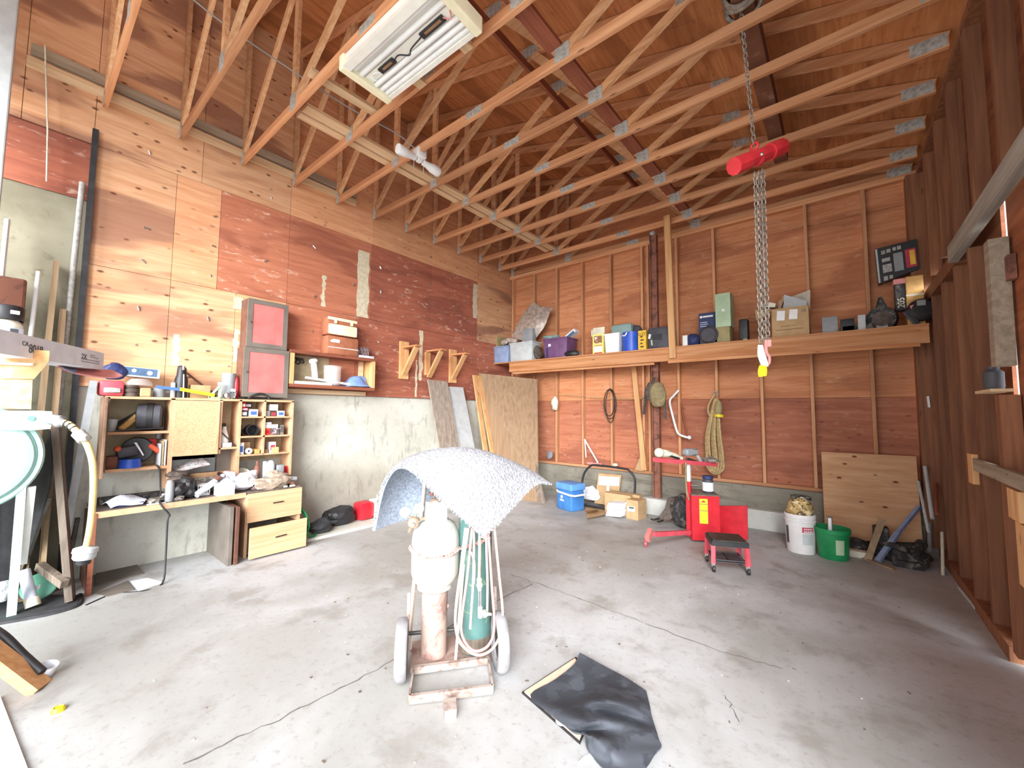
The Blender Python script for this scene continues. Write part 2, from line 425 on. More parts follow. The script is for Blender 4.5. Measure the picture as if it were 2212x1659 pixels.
class B:
    """collects shapes into one mesh"""
    def __init__(s):
        s.bm = bmesh.new()
    def _xf(s, vs, mat):
        for v in vs:
            v.co = mat @ v.co
    def box(s, a, b, bev=0.0, seg=2, mat=None):
        """axis-aligned box from corner a to corner b"""
        a, b = V(a), V(b)
        r = bmesh.ops.create_cube(s.bm, size=1.0)
        vs = r['verts']
        c, d = (a + b) / 2, b - a
        for v in vs:
            v.co = Vector((v.co.x * abs(d.x), v.co.y * abs(d.y), v.co.z * abs(d.z))) + c
        if bev > 0:
            es = list({e for v in vs for e in v.link_edges})
            q = bmesh.ops.bevel(s.bm, geom=es, offset=bev, segments=seg, affect='EDGES', profile=0.5)
            vs = list({v for f in q['faces'] for v in f.verts} | {v for v in vs if v.is_valid})
        if mat is not None:
            s._xf([v for v in vs if v.is_valid], mat)
        return s
    def cbox(s, c, d, rot=(0, 0, 0), bev=0.0, seg=2):
        """box of size d centred on c, turned by euler rot"""
        from mathutils import Euler
        m = Matrix.Translation(V(c)) @ Euler(rot).to_matrix().to_4x4()
        h = V(d) / 2
        return s.box(-h, h, bev, seg, m)
    def bar(s, p, q, w, h, up=(0, 0, 1), bev=0.0):
        """rectangular bar from p to q, width w across and height h along up"""
        p, q, up = V(p), V(q), V(up)
        d = (q - p)
        L = d.length
        d.normalize()
        x = d.cross(up)
        if x.length < 1e-5:
            x = d.cross(Vector((1, 0, 0)))
        x.normalize()
        z = x.cross(d)
        m = Matrix.Identity(4)
        for i in range(3):
            m[i][0], m[i][1], m[i][2] = x[i], d[i], z[i]
        m.translation = (p + q) / 2
        return s.box((-w / 2, -L / 2, -h / 2), (w / 2, L / 2, h / 2), bev, 1, m)
    def cyl(s, p, q, r, r2=None, n=20, caps=True):
        p, q = V(p), V(q)
        d = q - p
        z = d.normalized()
        m = z.to_track_quat('Z', 'Y').to_matrix().to_4x4()
        m.translation = (p + q) / 2
        bmesh.ops.create_cone(s.bm, cap_ends=caps, cap_tris=False, segments=n, radius1=r, radius2=r if r2 is None else r2, depth=d.length, matrix=m)
        return s
    def lathe(s, prof, c=(0, 0, 0), axis=(0, 0, 1), n=28):
        """surface of revolution; prof is a list of (radius, height)"""
        m = V(axis).normalized().to_track_quat('Z', 'Y').to_matrix().to_4x4()
        m.translation = V(c)
        rings = []
        for r, z in prof:
            if r < 1e-5:
                rings.append([s.bm.verts.new(m @ Vector((0, 0, z)))])
            else:
                rings.append([s.bm.verts.new(m @ Vector((r * math.cos(2 * PI * k / n), r * math.sin(2 * PI * k / n), z))) for k in range(n)])
        for a, b in zip(rings, rings[1:]):
            for k in range(n):
                k2 = (k + 1) % n
                if len(a) == 1 and len(b) == 1:
                    continue
                if len(a) == 1:
                    s.bm.faces.new((a[0], b[k], b[k2]))
                elif len(b) == 1:
                    s.bm.faces.new((a[k], a[k2], b[0]))
                else:
                    s.bm.faces.new((a[k], a[k2], b[k2], b[k]))
        return s
    def tube(s, pts, r, n=8, closed=False, smooth=0):
        """round tube through points; smooth>0 subdivides with Catmull-Rom"""
        pts = [V(p) for p in pts]
        if smooth:
            if isinstance(r, (list, tuple)):
                m0 = len(r)
                r = [r[min(i // smooth, m0 - 1)] + (r[min(i // smooth + 1, m0 - 1)] - r[min(i // smooth, m0 - 1)]) * (i % smooth) / smooth for i in range((m0 - 1) * smooth + 1)]
            pts = crom(pts, smooth, closed)
        k = len(pts)
        rings = []
        prev = None
        for i, p in enumerate(pts):
            if closed:
                t = pts[(i + 1) % k] - pts[(i - 1) % k]
            else:
                t = pts[min(i + 1, k - 1)] - pts[max(i - 1, 0)]
            t.normalize()
            if prev is None:
                x = t.cross(Vector((0, 0, 1)))
                if x.length < 1e-3:
                    x = t.cross(Vector((1, 0, 0)))
            else:
                x = prev - t * prev.dot(t)
                if x.length < 1e-5:
                    x = t.cross(Vector((0.3, 0.5, 1)))
            x.normalize()
            prev = x
            y = t.cross(x)
            rr = r[i] if isinstance(r, (list, tuple)) else r
            rings.append([s.bm.verts.new(p + (x * math.cos(2 * PI * j / n) + y * math.sin(2 * PI * j / n)) * rr) for j in range(n)])
        m = k if closed else k - 1
        for i in range(m):
            a, b = rings[i], rings[(i + 1) % k]
            for j in range(n):
                j2 = (j + 1) % n
                s.bm.faces.new((a[j], a[j2], b[j2], b[j]))
        if not closed:
            s.bm.faces.new(rings[0][::-1])
            s.bm.faces.new(rings[-1])
        return s
    def torus(s, c, R_, r, axis=(0, 0, 1), n=24, m=8):
        mt = V(axis).normalized().to_track_quat('Z', 'Y').to_matrix()
        return s.tube([V(c) + mt @ Vector((R_ * math.cos(2 * PI * k / n), R_ * math.sin(2 * PI * k / n), 0)) for k in range(n)], r, m, True)
    def ball(s, c, r, sc=(1, 1, 1), n=14):
        m = Matrix.Translation(V(c)) @ Matrix.Diagonal((sc[0], sc[1], sc[2], 1))
        bmesh.ops.create_uvsphere(s.bm, u_segments=n, v_segments=max(6, n * 2 // 3), radius=r, matrix=m)
        return s
    def prism(s, poly, ext):
        """polygon (3D points) pushed along ext"""
        e = V(ext)
        a = [s.bm.verts.new(V(p)) for p in poly]
        b = [s.bm.verts.new(V(p) + e) for p in poly]
        k = len(a)
        s.bm.faces.new(a[::-1])
        s.bm.faces.new(b)
        for i in range(k):
            j = (i + 1) % k
            s.bm.faces.new((a[i], a[j], b[j], b[i]))
        return s
    def sheet(s, grid, th, flip=False):
        """thick sheet over a 2D grid of points"""
        nu, nv = len(grid), len(grid[0])
        P = [[V(p) for p in row] for row in grid]
        def nrm(i, j):
            a = P[min(i + 1, nu - 1)][j] - P[max(i - 1, 0)][j]
            b = P[i][min(j + 1, nv - 1)] - P[i][max(j - 1, 0)]
            q = a.cross(b)
            return q.normalized() if q.length > 1e-9 else Vector((0, 0, 1))
        top = [[s.bm.verts.new(P[i][j]) for j in range(nv)] for i in range(nu)]
        bot = [[s.bm.verts.new(P[i][j] - nrm(i, j) * th * (-1 if flip else 1)) for j in range(nv)] for i in range(nu)]
        for i in range(nu - 1):
            for j in range(nv - 1):
                s.bm.faces.new((top[i][j], top[i + 1][j], top[i + 1][j + 1], top[i][j + 1]))
                s.bm.faces.new((bot[i][j], bot[i][j + 1], bot[i + 1][j + 1], bot[i + 1][j]))
        for i in range(nu - 1):
            s.bm.faces.new((top[i][0], bot[i][0], bot[i + 1][0], top[i + 1][0]))
            s.bm.faces.new((top[i][-1], top[i + 1][-1], bot[i + 1][-1], bot[i][-1]))
        for j in range(nv - 1):
            s.bm.faces.new((top[0][j], top[0][j + 1], bot[0][j + 1], bot[0][j]))
            s.bm.faces.new((top[-1][j], bot[-1][j], bot[-1][j + 1], top[-1][j + 1]))
        return s
    def lump(s, c, d, seed=0, amt=0.25, n=3):
        """crumpled lump: displaced icosphere squashed to size d, resting on its base"""
        rr = random.Random(seed)
        m = Matrix.Translation(V(c)) @ Matrix.Diagonal((d[0] / 2, d[1] / 2, d[2] / 2, 1))
        r = bmesh.ops.create_icosphere(s.bm, subdivisions=n, radius=1.0)
        ph = [Vector((rr.uniform(-6, 6), rr.uniform(-6, 6), rr.uniform(-6, 6))) for _ in range(5)]
        for v in r['verts']:
            k = sum(math.sin(v.co.dot(q) + i) for i, q in enumerate(ph)) / 5
            v.co *= 1 + amt * k + rr.uniform(-amt, amt) * 0.25
            v.co.z = max(v.co.z, -0.92)
            v.co = m @ v.co
        return s
    def mesh(s, name, org, smooth=None):
        bm = s.bm
        bmesh.ops.recalc_face_normals(bm, faces=bm.faces)
        bmesh.ops.translate(bm, verts=bm.verts, vec=-V(org))
        me = bpy.data.meshes.new(name)
        if smooth:
            for f in bm.faces:
                f.smooth = True
            lim = math.radians(smooth)
            for e in bm.edges:
                e.smooth = not (len(e.link_faces) == 2 and e.calc_face_angle(0) > lim)
        bm.to_mesh(me)
        bm.free()
        return me

def crom(pts, k, closed=False):
    out = []
    n = len(pts)
    rng = n if closed else n - 1
    for i in range(rng):
        if closed:
            p0, p1, p2, p3 = pts[(i - 1) % n], pts[i], pts[(i + 1) % n], pts[(i + 2) % n]
        else:
            p0, p1, p2, p3 = pts[max(i - 1, 0)], pts[i], pts[i + 1], pts[min(i + 2, n - 1)]
        for j in range(k):
            t = j / k
            out.append(0.5 * ((2 * p1) + (p2 - p0) * t + (2 * p0 - 5 * p1 + 4 * p2 - p3) * t * t + (3 * p1 - p0 - 3 * p2 + p3) * t ** 3))
    if not closed:
        out.append(pts[-1].copy())
    return out

def crom_grid(g, ku, kv):
    rows = [crom([V(p) for p in r], kv) for r in g]
    cols = [crom([rows[i][j] for i in range(len(rows))], ku) for j in range(len(rows[0]))]
    return [[cols[j][i] for j in range(len(cols))] for i in range(len(cols[0]))]

def tag(o, label=None, cat=None, group=None, kind=None):
    if label:
        o['label'] = label
    if cat:
        o['category'] = cat
    if group:
        o['group'] = group
    if kind:
        o['kind'] = kind
    return o

ORG = {}
def thing(name, label, cat, loc, group=None):
    """an Empty at the thing's base that parents its parts"""
    o = bpy.data.objects.new(name, None)
    o.empty_display_size = 0.1
    COL.objects.link(o)
    o.location = loc
    ORG[o.name] = V(loc)
    return tag(o, label, cat, group)
def struct(name, loc=(0, 0, 0), b=None, mat=None):
    if b is None:
        o = bpy.data.objects.new(name, None)
    else:
        o = bpy.data.objects.new(name, b.mesh(name, loc))
        o.data.materials.append(mat)
    COL.objects.link(o)
    o.location = loc
    ORG[o.name] = V(loc)
    o['kind'] = 'structure'
    return o
def part(name, b, mat, parent, smooth=None, label=None):
    """one mesh, child of parent; shapes in b are given in world coordinates"""
    org = ORG[parent.name]
    o = bpy.data.objects.new(name, b.mesh(name, org, smooth))
    o.data.materials.append(mat)
    COL.objects.link(o)
    o.parent = parent
    ORG[o.name] = org
    if label:
        o['label'] = label
    return o
def one(name, label, cat, b, mat, loc, group=None, smooth=None):
    """a thing that is a single mesh"""
    o = bpy.data.objects.new(name, b.mesh(name, loc, smooth))
    o.data.materials.append(mat)
    COL.objects.link(o)
    o.location = loc
    ORG[o.name] = V(loc)
    return tag(o, label, cat, group)
def bx(name, label, cat, a, b, mat, bev=0.006, group=None):
    """a boxy thing from corner a to corner b (world)"""
    c = ((a[0] + b[0]) / 2, (a[1] + b[1]) / 2, min(a[2], b[2]))
    return one(name, label, cat, B().box(a, b, bev), mat, c, group, 40 if bev else None)
def copy_tree(o, loc, label=None, rotz=None, parent=None):
    c = o.copy()
    COL.objects.link(c)
    if parent is not None:
        c.parent = parent
    else:
        c.location = loc
        if rotz is not None:
            c.rotation_euler = (0, 0, rotz)
        if label:
            c['label'] = label
    for ch in list(o.children):
        copy_tree(ch, None, parent=c)
    return c
def lettering(parent, s, size, loc, right, up, mat, name='printed_lettering', squash=1.0):
    """raised printed text: right and up are the directions of the line and of the letters"""
    cu = bpy.data.curves.new('letters', 'FONT')
    cu.body = s
    cu.size = size
    cu.extrude = 0.0008
    tmp = bpy.data.objects.new('letters', cu)
    COL.objects.link(tmp)
    dg = bpy.context.evaluated_depsgraph_get()
    me = bpy.data.meshes.new_from_object(tmp.evaluated_get(dg))
    bpy.data.objects.remove(tmp)
    x, y = V(right).normalized(), V(up).normalized()
    z = x.cross(y)
    mt = Matrix.Identity(4)
    for i in range(3):
        mt[i][0], mt[i][1], mt[i][2] = x[i] * squash, y[i], z[i]
    mt.translation = V(loc) - ORG[parent.name]
    me.transform(mt)
    o = bpy.data.objects.new(name, me)
    me.materials.clear()
    me.materials.append(mat)
    COL.objects.link(o)
    o.parent = parent
    ORG[o.name] = ORG[parent.name]
    return o

# ================================================================ the shell
XL, YB, XR = -5.69, 6.95, 0.80          # plywood faces of left and back walls, stud faces of the right wall
def roof_z(x):
    return 4.75 + 0.286 * (0.78 - x)

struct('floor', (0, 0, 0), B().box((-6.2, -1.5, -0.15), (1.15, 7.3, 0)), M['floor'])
FL = bpy.data.objects['floor']
jt = plain('joint_grit', '#6b655d', 0.9, 0, 0.2, 30)
def crack(pts, w, name='floor_joint'):
    b = B()
    P = [V(p) for p in pts]
    rr = random.Random(len(pts) * 7 + int(w * 1e4))
    Q = []
    for a, c in zip(P, P[1:]):
        for k in range(10):
            p = a.lerp(c, k / 10)
            Q.append(p + Vector((rr.uniform(-1, 1), rr.uniform(-1, 1), 0)) * w * 1.2)
    Q.append(P[-1])
    L, Rr = [], []
    for i, p in enumerate(Q):
        t = (Q[min(i + 1, len(Q) - 1)] - Q[max(i - 1, 0)]).normalized()
        n = Vector((-t.y, t.x, 0)) * w * rr.uniform(0.3, 1.0) / 2
        L.append(p + n)
        Rr.append(p - n)
    lv = [b.bm.verts.new(p + Vector((0, 0, 0.0012))) for p in L]
    rv = [b.bm.verts.new(p + Vector((0, 0, 0.0012))) for p in Rr]
    for i in range(len(lv) - 1):
        b.bm.faces.new((lv[i], rv[i], rv[i + 1], lv[i + 1]))
    part(name, b, jt, FL)
crack([(-2.409, 0.577, 0.000), (-2.361, 0.963, 0.000), (-2.324, 1.512, -0.000), (-2.374, 2.369, 0.000), (-2.328, 3.176, 0.000)], 0.012)
crack([(-2.647, 3.219, 0.000), (-2.307, 3.221, 0.000), (-1.494, 3.188, 0.000), (-0.696, 3.143, 0.000), (-0.357, 3.188, 0.000)], 0.010)
crack([(-0.588, 2.693, -0.000), (-0.482, 2.508, 0.000)], 0.008, 'floor_crack')

ap = struct('ground_outside', (0, 0, 0), B().box((-30, -30, -0.2), (30, -1.5, -0.02)).box((1.15, -1.5, -0.2), (30, 30, -0.02)), concrete('pale_bounce_yard', '#e2dfd8', '#d2cec6', '#b9b4aa', 0.4))  # unseen ground, added and kept pale to bounce daylight up to the ceiling

# ---- left wall: sheets above a concrete stem
wl = struct('wall_left')
def lsheet(y0, y1, z0, z1, m, x=XL):
    part('plywood_sheet', B().box((x - 0.02, y0 + 0.002, z0 + 0.002), (x, y1 - 0.002, z1 - 0.002)), M[m], wl)
def lsheet_top(y0, y1, m):
    lsheet(y0, y1, 4.255, 6.66, m)
for a, c, m in ((-1.5, -0.12, 'ply_l'), (-0.12, 0.34, 'ply_l'), (0.34, 1.22, 'ply_l'), (1.22, 2.2, 'ply_l'), (2.2, 3.44, 'ply_o'), (3.44, 4.64, 'ply_o'), (4.64, 5.83, 'ply_o'), (5.83, 6.97, 'ply_o')):
    lsheet_top(a, c, m)
for a, c, m in ((0.34, 1.0, 'ply_l'), (1.0, 1.42, 'ply_o'), (1.42, 2.2, 'ply_r'), (2.2, 3.43, 'ply_r'), (3.43, 4.63, 'ply_rd'), (4.63, 5.83, 'ply_rd'), (5.83, 6.97, 'ply_l')):
    lsheet(a, c, 3.045, 4.255, m)
for a, c, m in ((0.34, 1.0, 'ply_l'), (1.0, 1.62, 'ply_l'), (1.62, 2.2, 'ply_o'), (2.2, 3.2, 'ply_r'), (3.2, 4.4, 'ply_rd'), (4.4, 5.83, 'ply_rd'), (5.83, 6.97, 'ply_rd')):
    lsheet(a, c, 1.84, 3.045, m)
lsheet(-1.5, 0.34, 3.67, 4.255, 'ply_rd', XL - 0.02)
part('stem_wall', B().box((-6.0, 0.34, 0), (-5.73, 7.0, 1.84)), M['conc'], wl, None, 'pale concrete stem wall under the plywood')
part('tall_stem_wall', B().box((-6.0, -1.5, 0), (-5.72, 0.34, 3.67)), M['conc_t'], wl, None, 'tall stained concrete wall section')
rr = random.Random(3)
nb = B()
for y0 in (0.75, 1.35, 1.95, 2.55, 3.15, 3.6, 4.05, 4.63, 5.25, 5.85):
    for z in (2.3, 2.7, 3.2, 3.55, 3.9, 4.4):
        if rr.random() < 0.8:
            nb.cyl((XL - 0.002, y0 + rr.uniform(-.05, .05), z + rr.uniform(-.05, .05)), (XL + 0.006, y0, z), 0.011, n=8)
part('roofing_nail_heads', nb, M['chrome'], wl)
gm = plain('bare_gypsum_patch', '#cfc4a8', 0.9, 0, 0.12, 20)
for y0, y1, z0, z1 in ((3.20, 3.40, 3.06, 4.10), (2.66, 2.72, 3.1, 3.55), (5.70, 5.83, 3.5, 4.2), (4.4, 4.48, 2.15, 3.03), (4.33, 4.37, 1.86, 2.5), (1.62, 1.69, 2.2, 2.6), (1.60, 1.70, 2.85, 3.0), (1.05, 1.12, 2.1, 2.45)):
    b = B()
    n = 12
    L = [(XL + 0.0015, y0 + rr.uniform(-.012, .012), z0 + (z1 - z0) * k / n) for k in range(n + 1)]
    Q = [(XL + 0.0015, y1 + rr.uniform(-.025, .012), z0 + (z1 - z0) * k / n) for k in range(n + 1)]
    b.prism(L + Q[::-1], (-0.002, 0, 0))
    part('worn_strip', b, gm, wl)
# ledger boards along the left wall
lg = thing('ledger_board', 'pale wooden ledger board nailed along the wall below the truss ends', 'board', (XL, 1.9, 4.79))
part('lower_board', B().bar((XL + 0.02, -0.12, 4.80), (XL + 0.02, 3.12, 4.80), 0.04, 0.085), M['pale_y'], lg)
one('upper_ledger', 'weathered grey board on the wall just above the pale ledger board', 'board', B().bar((XL + 0.02, -0.1, 4.93), (XL + 0.02, 3.12, 4.92), 0.04, 0.10), M['grey_y'], (XL, 1.5, 4.87))
tw = thing('truss_walkway', 'two pale planks lying across the truss bottom chords near the plywood wall', 'planks', (-4.28, 4.0, 4.745))
part('plank', B().bar((-4.36, 1.72, 4.765), (-4.36, 6.4, 4.765), 0.10, 0.035), M['pale_y'], tw)
part('plank', B().bar((-4.215, 1.72, 4.765), (-4.215, 6.4, 4.765), 0.13, 0.035), M['pale_y'], tw)
# black track post at the edge of the plywood
one('door_track_post', 'dark vertical steel track at the edge of the plywood wall', 'post', B().box((XL + 0.005, 0.325, 0.0), (XL + 0.04, 0.368, 4.40)), M['black_m'], (XL, 0.33, 0))
one('thin_grey_conduit', 'thin grey pipe running down beside the dark track', 'pipe', B().cyl((XL + 0.03, 0.225, 0.0), (XL + 0.03, 0.285, 3.82), 0.022), M['steel'], (XL + 0.03, 0.25, 0))
one('grey_door_jamb', 'grey painted post at the door opening beside the concrete wall', 'post', B().box((-5.32, -0.40, 0.0), (-5.2, -0.175, 5.4), 0.01), M['lgrey'], (-5.26, -0.29, 0))
one('hanging_cord', 'thin white cord hanging down the dark plywood beside the grey post', 'cord', B().tube([(XL + 0.055, 0.06, 3.72), (XL + 0.06, 0.04, 4.2), (XL + 0.055, -0.02, 5.0)], 0.006, 6), M['bone'], (XL, 0.05, 3.7))

# ---- back wall: studs on a concrete stem, sheathing behind
wb = struct('wall_back')
def bsheet(x0, x1, z0, z1, m):
    part('plywood_sheet', B().box((x0 + .002, YB, z0 + .002), (x1 - .002, YB + 0.02, z1 - .002)), M[m], wb)
for x0, x1, m in ((-5.72, -4.45, 'ply_b'), (-4.45, -3.26, 'ply_b'), (-3.26, -2.07, 'ply_b'), (-2.07, -0.9, 'ply_b'), (-0.9, 0.31, 'ply_b'), (0.31, 1.0, 'ply_b')):
    bsheet(x0, x1, 1.84, 4.27, m)
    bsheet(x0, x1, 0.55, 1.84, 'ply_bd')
    bsheet(x0, x1, 4.27, 6.7, 'ply_b')
for x in (-5.60, -5.02, -4.45, -3.855, -3.26, -2.665, -2.56, -2.07, -1.5, -0.9, -0.31, 0.31, 0.72):
    part('stud', B().bar((x, 6.905, 0.63), (x, 6.905, 4.56), 0.038, 0.089, (0, 1, 0)), M['stud'], wb)
part('bottom_plate', B().bar((-5.7, 6.905, 0.605), (0.9, 6.905, 0.605), 0.089, 0.045), M['truss'], wb)
part('top_plate', B().bar((-5.7, 6.90, 4.58), (0.9, 6.90, 4.58), 0.095, 0.038), M['truss'], wb)
part('top_plate', B().bar((-5.68, 6.905, 4.62), (0.9, 6.905, 4.62), 0.089, 0.038), M['truss'], wb)
part('stem_wall', B().box((-5.75, 6.77, 0), (0.95, 7.05, 0.583)), M['conc_b'], wb, None, 'grimy concrete stem wall below the studs')
bl = struct('trim_1', (-0.7, 6.7, 0), B().box((-1.12, 6.66, 0), (-0.42, 6.77, 0.27), 0.01), M['conc_w'])

# ---- right wall: dark studs, narrow gaps where daylight leaks in
wr = struct('wall_right')
def rsheet(y0, y1, z0, z1, m='ply_right'):
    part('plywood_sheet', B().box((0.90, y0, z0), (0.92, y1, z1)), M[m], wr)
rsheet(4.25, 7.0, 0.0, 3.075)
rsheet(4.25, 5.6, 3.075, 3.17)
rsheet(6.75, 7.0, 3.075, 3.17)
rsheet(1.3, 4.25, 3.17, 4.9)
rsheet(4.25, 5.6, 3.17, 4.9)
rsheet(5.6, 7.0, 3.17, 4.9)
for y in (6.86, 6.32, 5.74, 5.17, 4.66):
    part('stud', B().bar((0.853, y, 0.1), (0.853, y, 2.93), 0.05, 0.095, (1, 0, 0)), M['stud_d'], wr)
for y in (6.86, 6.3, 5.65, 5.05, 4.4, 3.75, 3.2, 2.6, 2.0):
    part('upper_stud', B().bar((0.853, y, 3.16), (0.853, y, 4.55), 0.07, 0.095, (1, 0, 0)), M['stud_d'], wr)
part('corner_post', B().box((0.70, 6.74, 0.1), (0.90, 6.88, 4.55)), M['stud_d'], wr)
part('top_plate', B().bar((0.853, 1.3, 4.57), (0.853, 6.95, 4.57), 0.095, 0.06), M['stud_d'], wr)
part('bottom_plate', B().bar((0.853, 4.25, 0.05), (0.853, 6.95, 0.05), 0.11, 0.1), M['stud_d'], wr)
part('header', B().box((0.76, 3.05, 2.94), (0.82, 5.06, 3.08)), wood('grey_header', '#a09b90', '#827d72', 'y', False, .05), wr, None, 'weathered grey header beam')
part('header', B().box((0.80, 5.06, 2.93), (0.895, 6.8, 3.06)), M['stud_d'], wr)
part('sill_rail', B().box((0.77, 3.5, 1.20), (0.80, 4.80, 1.29)), M['grey_y'], wr)
part('rail_block', B().box((0.765, 4.73, 1.09), (0.80, 4.87, 1.32)), M['fir_z'], wr)
part('rail_block', B().box((0.775, 3.73, 1.0), (0.80, 3.93, 1.18)), M['fir_z'], wr)
part('rail_block', B().box((0.785, 3.62, 0.62), (0.80, 3.86, 0.99)), M['fir_z'], wr)
part('pale_jamb_strip', B().bar((0.84, 4.12, 1.95), (0.84, 4.10, 2.80), 0.11, 0.09, (1, 0, 0)), M['grey_y'], wr)
part('jamb_stud', B().bar((0.845, 4.12, 0.1), (0.845, 4.12, 1.76), 0.10, 0.09, (1, 0, 0)), M['stud_d'], wr)
part('tool_ledge', B().box((0.76, 4.05, 1.78), (0.86, 4.45, 1.80)), M['pale_y'], wr)
dr = struct('door_1')
part('door_leaf', B().box((0.90, 1.3, 0.02), (0.925, 4.13, 3.07)), M['ply_door'], dr)
for y in (3.30, 2.7, 2.1, 1.5):
    part('door_stile', B().bar((0.87, y, 0.02), (0.87, y, 3.0), 0.06, 0.06, (1, 0, 0)), M['stud_d'], dr)
part('door_rail', B().bar((0.87, 1.3, 0.55), (0.87, 3.58, 0.55), 0.06, 0.10), M['stud_d'], dr)
part('hinge', B().box((0.86, 3.98, 2.50), (0.895, 4.12, 2.66)), M['brown_steel'], dr)
part('hinge', B().box((0.86, 3.98, 1.0), (0.895, 4.12, 1.14)), M['brown_steel'], dr)
one('dark_jar', 'dark jar on the small ledge of the right-hand stud wall', 'jar', B().lathe([(0, 0), (.045, 0), (.05, .02), (.05, .12), (.03, .14), (.03, .16), (0, .16)], (0.81, 4.22, 1.80)), M['dgrey'], (0.81, 4.22, 1.80), None, 40)

# ---- front gable over the wide open doorway (behind the camera)
struct('wall_front', (0, 0, 0), B().box((-6.0, -1.46, 4.75), (0.95, -1.42, 6.8)), M['ply_o'])
# outside cladding behind the sheets, so that no sky shows through the joints
cl_ = struct('wall_cladding', (0, 0, 0), B().box((-6.1, -1.5, 0.0), (-6.03, 7.2, 6.9)).box((-6.03, 7.08, 0.0), (0.98, 7.15, 6.9)), M['ply_rd'])

# ---- roof deck and trusses
rf = struct('ceiling')
for k, (y0, y1) in enumerate(((-1.45, 0.1), (0.1, 1.32), (1.32, 2.54), (2.54, 3.76), (3.76, 4.98), (4.98, 6.2), (6.2, 7.05))):
    for x0, x1 in ((-5.8, -3.3), (-3.3, -0.9), (-0.9, 1.05)):
        b = B().prism([(x0, y0 + .003, roof_z(x0)), (x1, y0 + .003, roof_z(x1)), (x1, y0 + .003, roof_z(x1) + .025), (x0, y0 + .003, roof_z(x0) + .025)], (0, y1 - y0 - .006, 0))
        part('roof_sheet', b, M['ply_roof'], rf)

TY = [0.40 + 0.605 * i for i in range(11)] + [6.88]
ORD = ['first', 'second', 'third', 'fourth', 'fifth', 'sixth', 'seventh', 'eighth', 'ninth', 'tenth', 'eleventh']
def make_truss(y):
    t = thing('roof_truss', 'x', 'truss', (0, y, 4.65), 'roof trusses')
    part('bottom_chord', B().bar((-5.66, y, 4.70), (0.78, y, 4.655), 0.038, 0.089), M['truss'], t)
    part('top_chord', B().bar((0.78, y, 4.695), (-5.66, y, 6.537), 0.038, 0.089), M['truss'], t)
    for p, q in (((-5.62, 4.72), (-5.62, 6.48)), ((-4.19, 4.72), (-4.19, 6.07)), ((-5.60, 4.80), (-4.27, 6.06)), ((-4.14, 4.75), (-2.57, 5.62)), ((-2.53, 5.60), (-1.80, 4.75)), ((-1.72, 4.74), (-0.9, 5.16))):
        part('web', B().bar((p[0], y, p[1]), (q[0], y, q[1]), 0.036, 0.08, (0.3, 0, 1)), M['web'], t)
    for x, z, w, h in ((-4.18, 4.725, 0.13, 0.16), (-2.82, 4.69, 0.22, 0.075), (-1.76, 4.72, 0.15, 0.14), (0.66, 4.68, 0.22, 0.11), (-5.61, 4.72, 0.07, 0.16), (-2.56, 5.65, 0.2, 0.12), (-0.9, 5.18, 0.18, 0.1)):
        part('gusset_plate', B().box((x - w / 2, y - 0.0225, z - h / 2), (x + w / 2, y - 0.019, z + h / 2)), M['steel'], t)
    return t
T0 = make_truss(TY[0])
for i, y in enumerate(TY):
    if i == 0:
        T0['label'] = 'roof truss nearest the open doorway, first of the row'
        continue
    if i == 11:
        lab = 'roof truss standing flat against the back wall studs'
    else:
        lab = '%s roof truss from the doorway, running across the shop ceiling' % ORD[i]
    copy_tree(T0, (0, y, 4.65), lab)
one('strongback_brace', 'dark red board laid across the truss chords beneath the webs', 'board', B().bar((-1.85, 0.9, 4.80), (-1.80, 6.6, 4.80), 0.14, 0.04), M['red_lum'], (-1.8, 4, 4.78))
one('upper_brace', 'dark thin board running along the middle of the truss webs', 'board', B().bar((-2.62, 0.4, 5.52), (-2.62, 6.7, 5.52), 0.035, 0.09), M['red_lum'], (-2.62, 3.5, 5.48))
hb = one('hoist_beam', 'dirty brown beam above the truss chords carrying the chain hoist', 'beam', B().box((-0.55, 0.4, 4.77), (-0.41, 5.9, 4.95), 0.004), M['beam'], (-0.48, 3, 4.77))

# scrap blocks on chords
one('scrap_lumber', 'short pale lumber offcut resting across two truss chords', 'offcut', B().bar((-3.72, 1.55, 4.765), (-3.70, 2.28, 4.765), 0.1, 0.036), M['pale_y'], (-3.7, 1.9, 4.745))

# electrical cable through the trusses
one('ceiling_cable', 'thin grey electrical cable strung through the trusses to the flood light', 'cable', B().tube([(-4.5, 0.3, 5.55), (-4.3, 0.9, 5.2), (-4.15, 1.55, 5.02), (-4.0, 2.1, 4.88), (-3.85, 2.6, 4.8), (-3.78, 2.82, 4.69)], 0.007, 6, False, 4), M['mgrey'], (-3.8, 2.8, 4.7))

# ---- fluorescent fixture hung under the trusses
fx = thing('fluorescent_fixture', 'white open fluorescent light fixture with exposed ballasts under the trusses', 'light fixture', (-2.62, 1.84, 4.50))
def rotfix(b):
    m = Matrix.Translation((-2.62, 1.84, 0)) @ Matrix.Rotation(math.radians(1.5), 4, 'Z') @ Matrix.Translation((2.62, -1.84, 0))
    for v in b.bm.verts:
        v.co = m @ v.co
    return b
X0, X1, Y0, Y1 = -3.20, -2.02, 1.60, 2.06
part('housing', rotfix(B().box((X0, Y0, 4.565), (X1, Y1, 4.63), .006)), M['white_e'], fx)
part('side_reflector', rotfix(B().prism([(X0, Y0, 4.57), (X0, Y0 - .02, 4.50), (X0, Y0 + .05, 4.50), (X0, Y0 + .06, 4.57)], (X1 - X0, 0, 0))), M['white_e'], fx)
part('side_reflector', rotfix(B().prism([(X0, Y1, 4.57), (X0, Y1 + .01, 4.52), (X0, Y1 - .03, 4.52), (X0, Y1 - .03, 4.57)], (X1 - X0, 0, 0))), M['white_e'], fx)
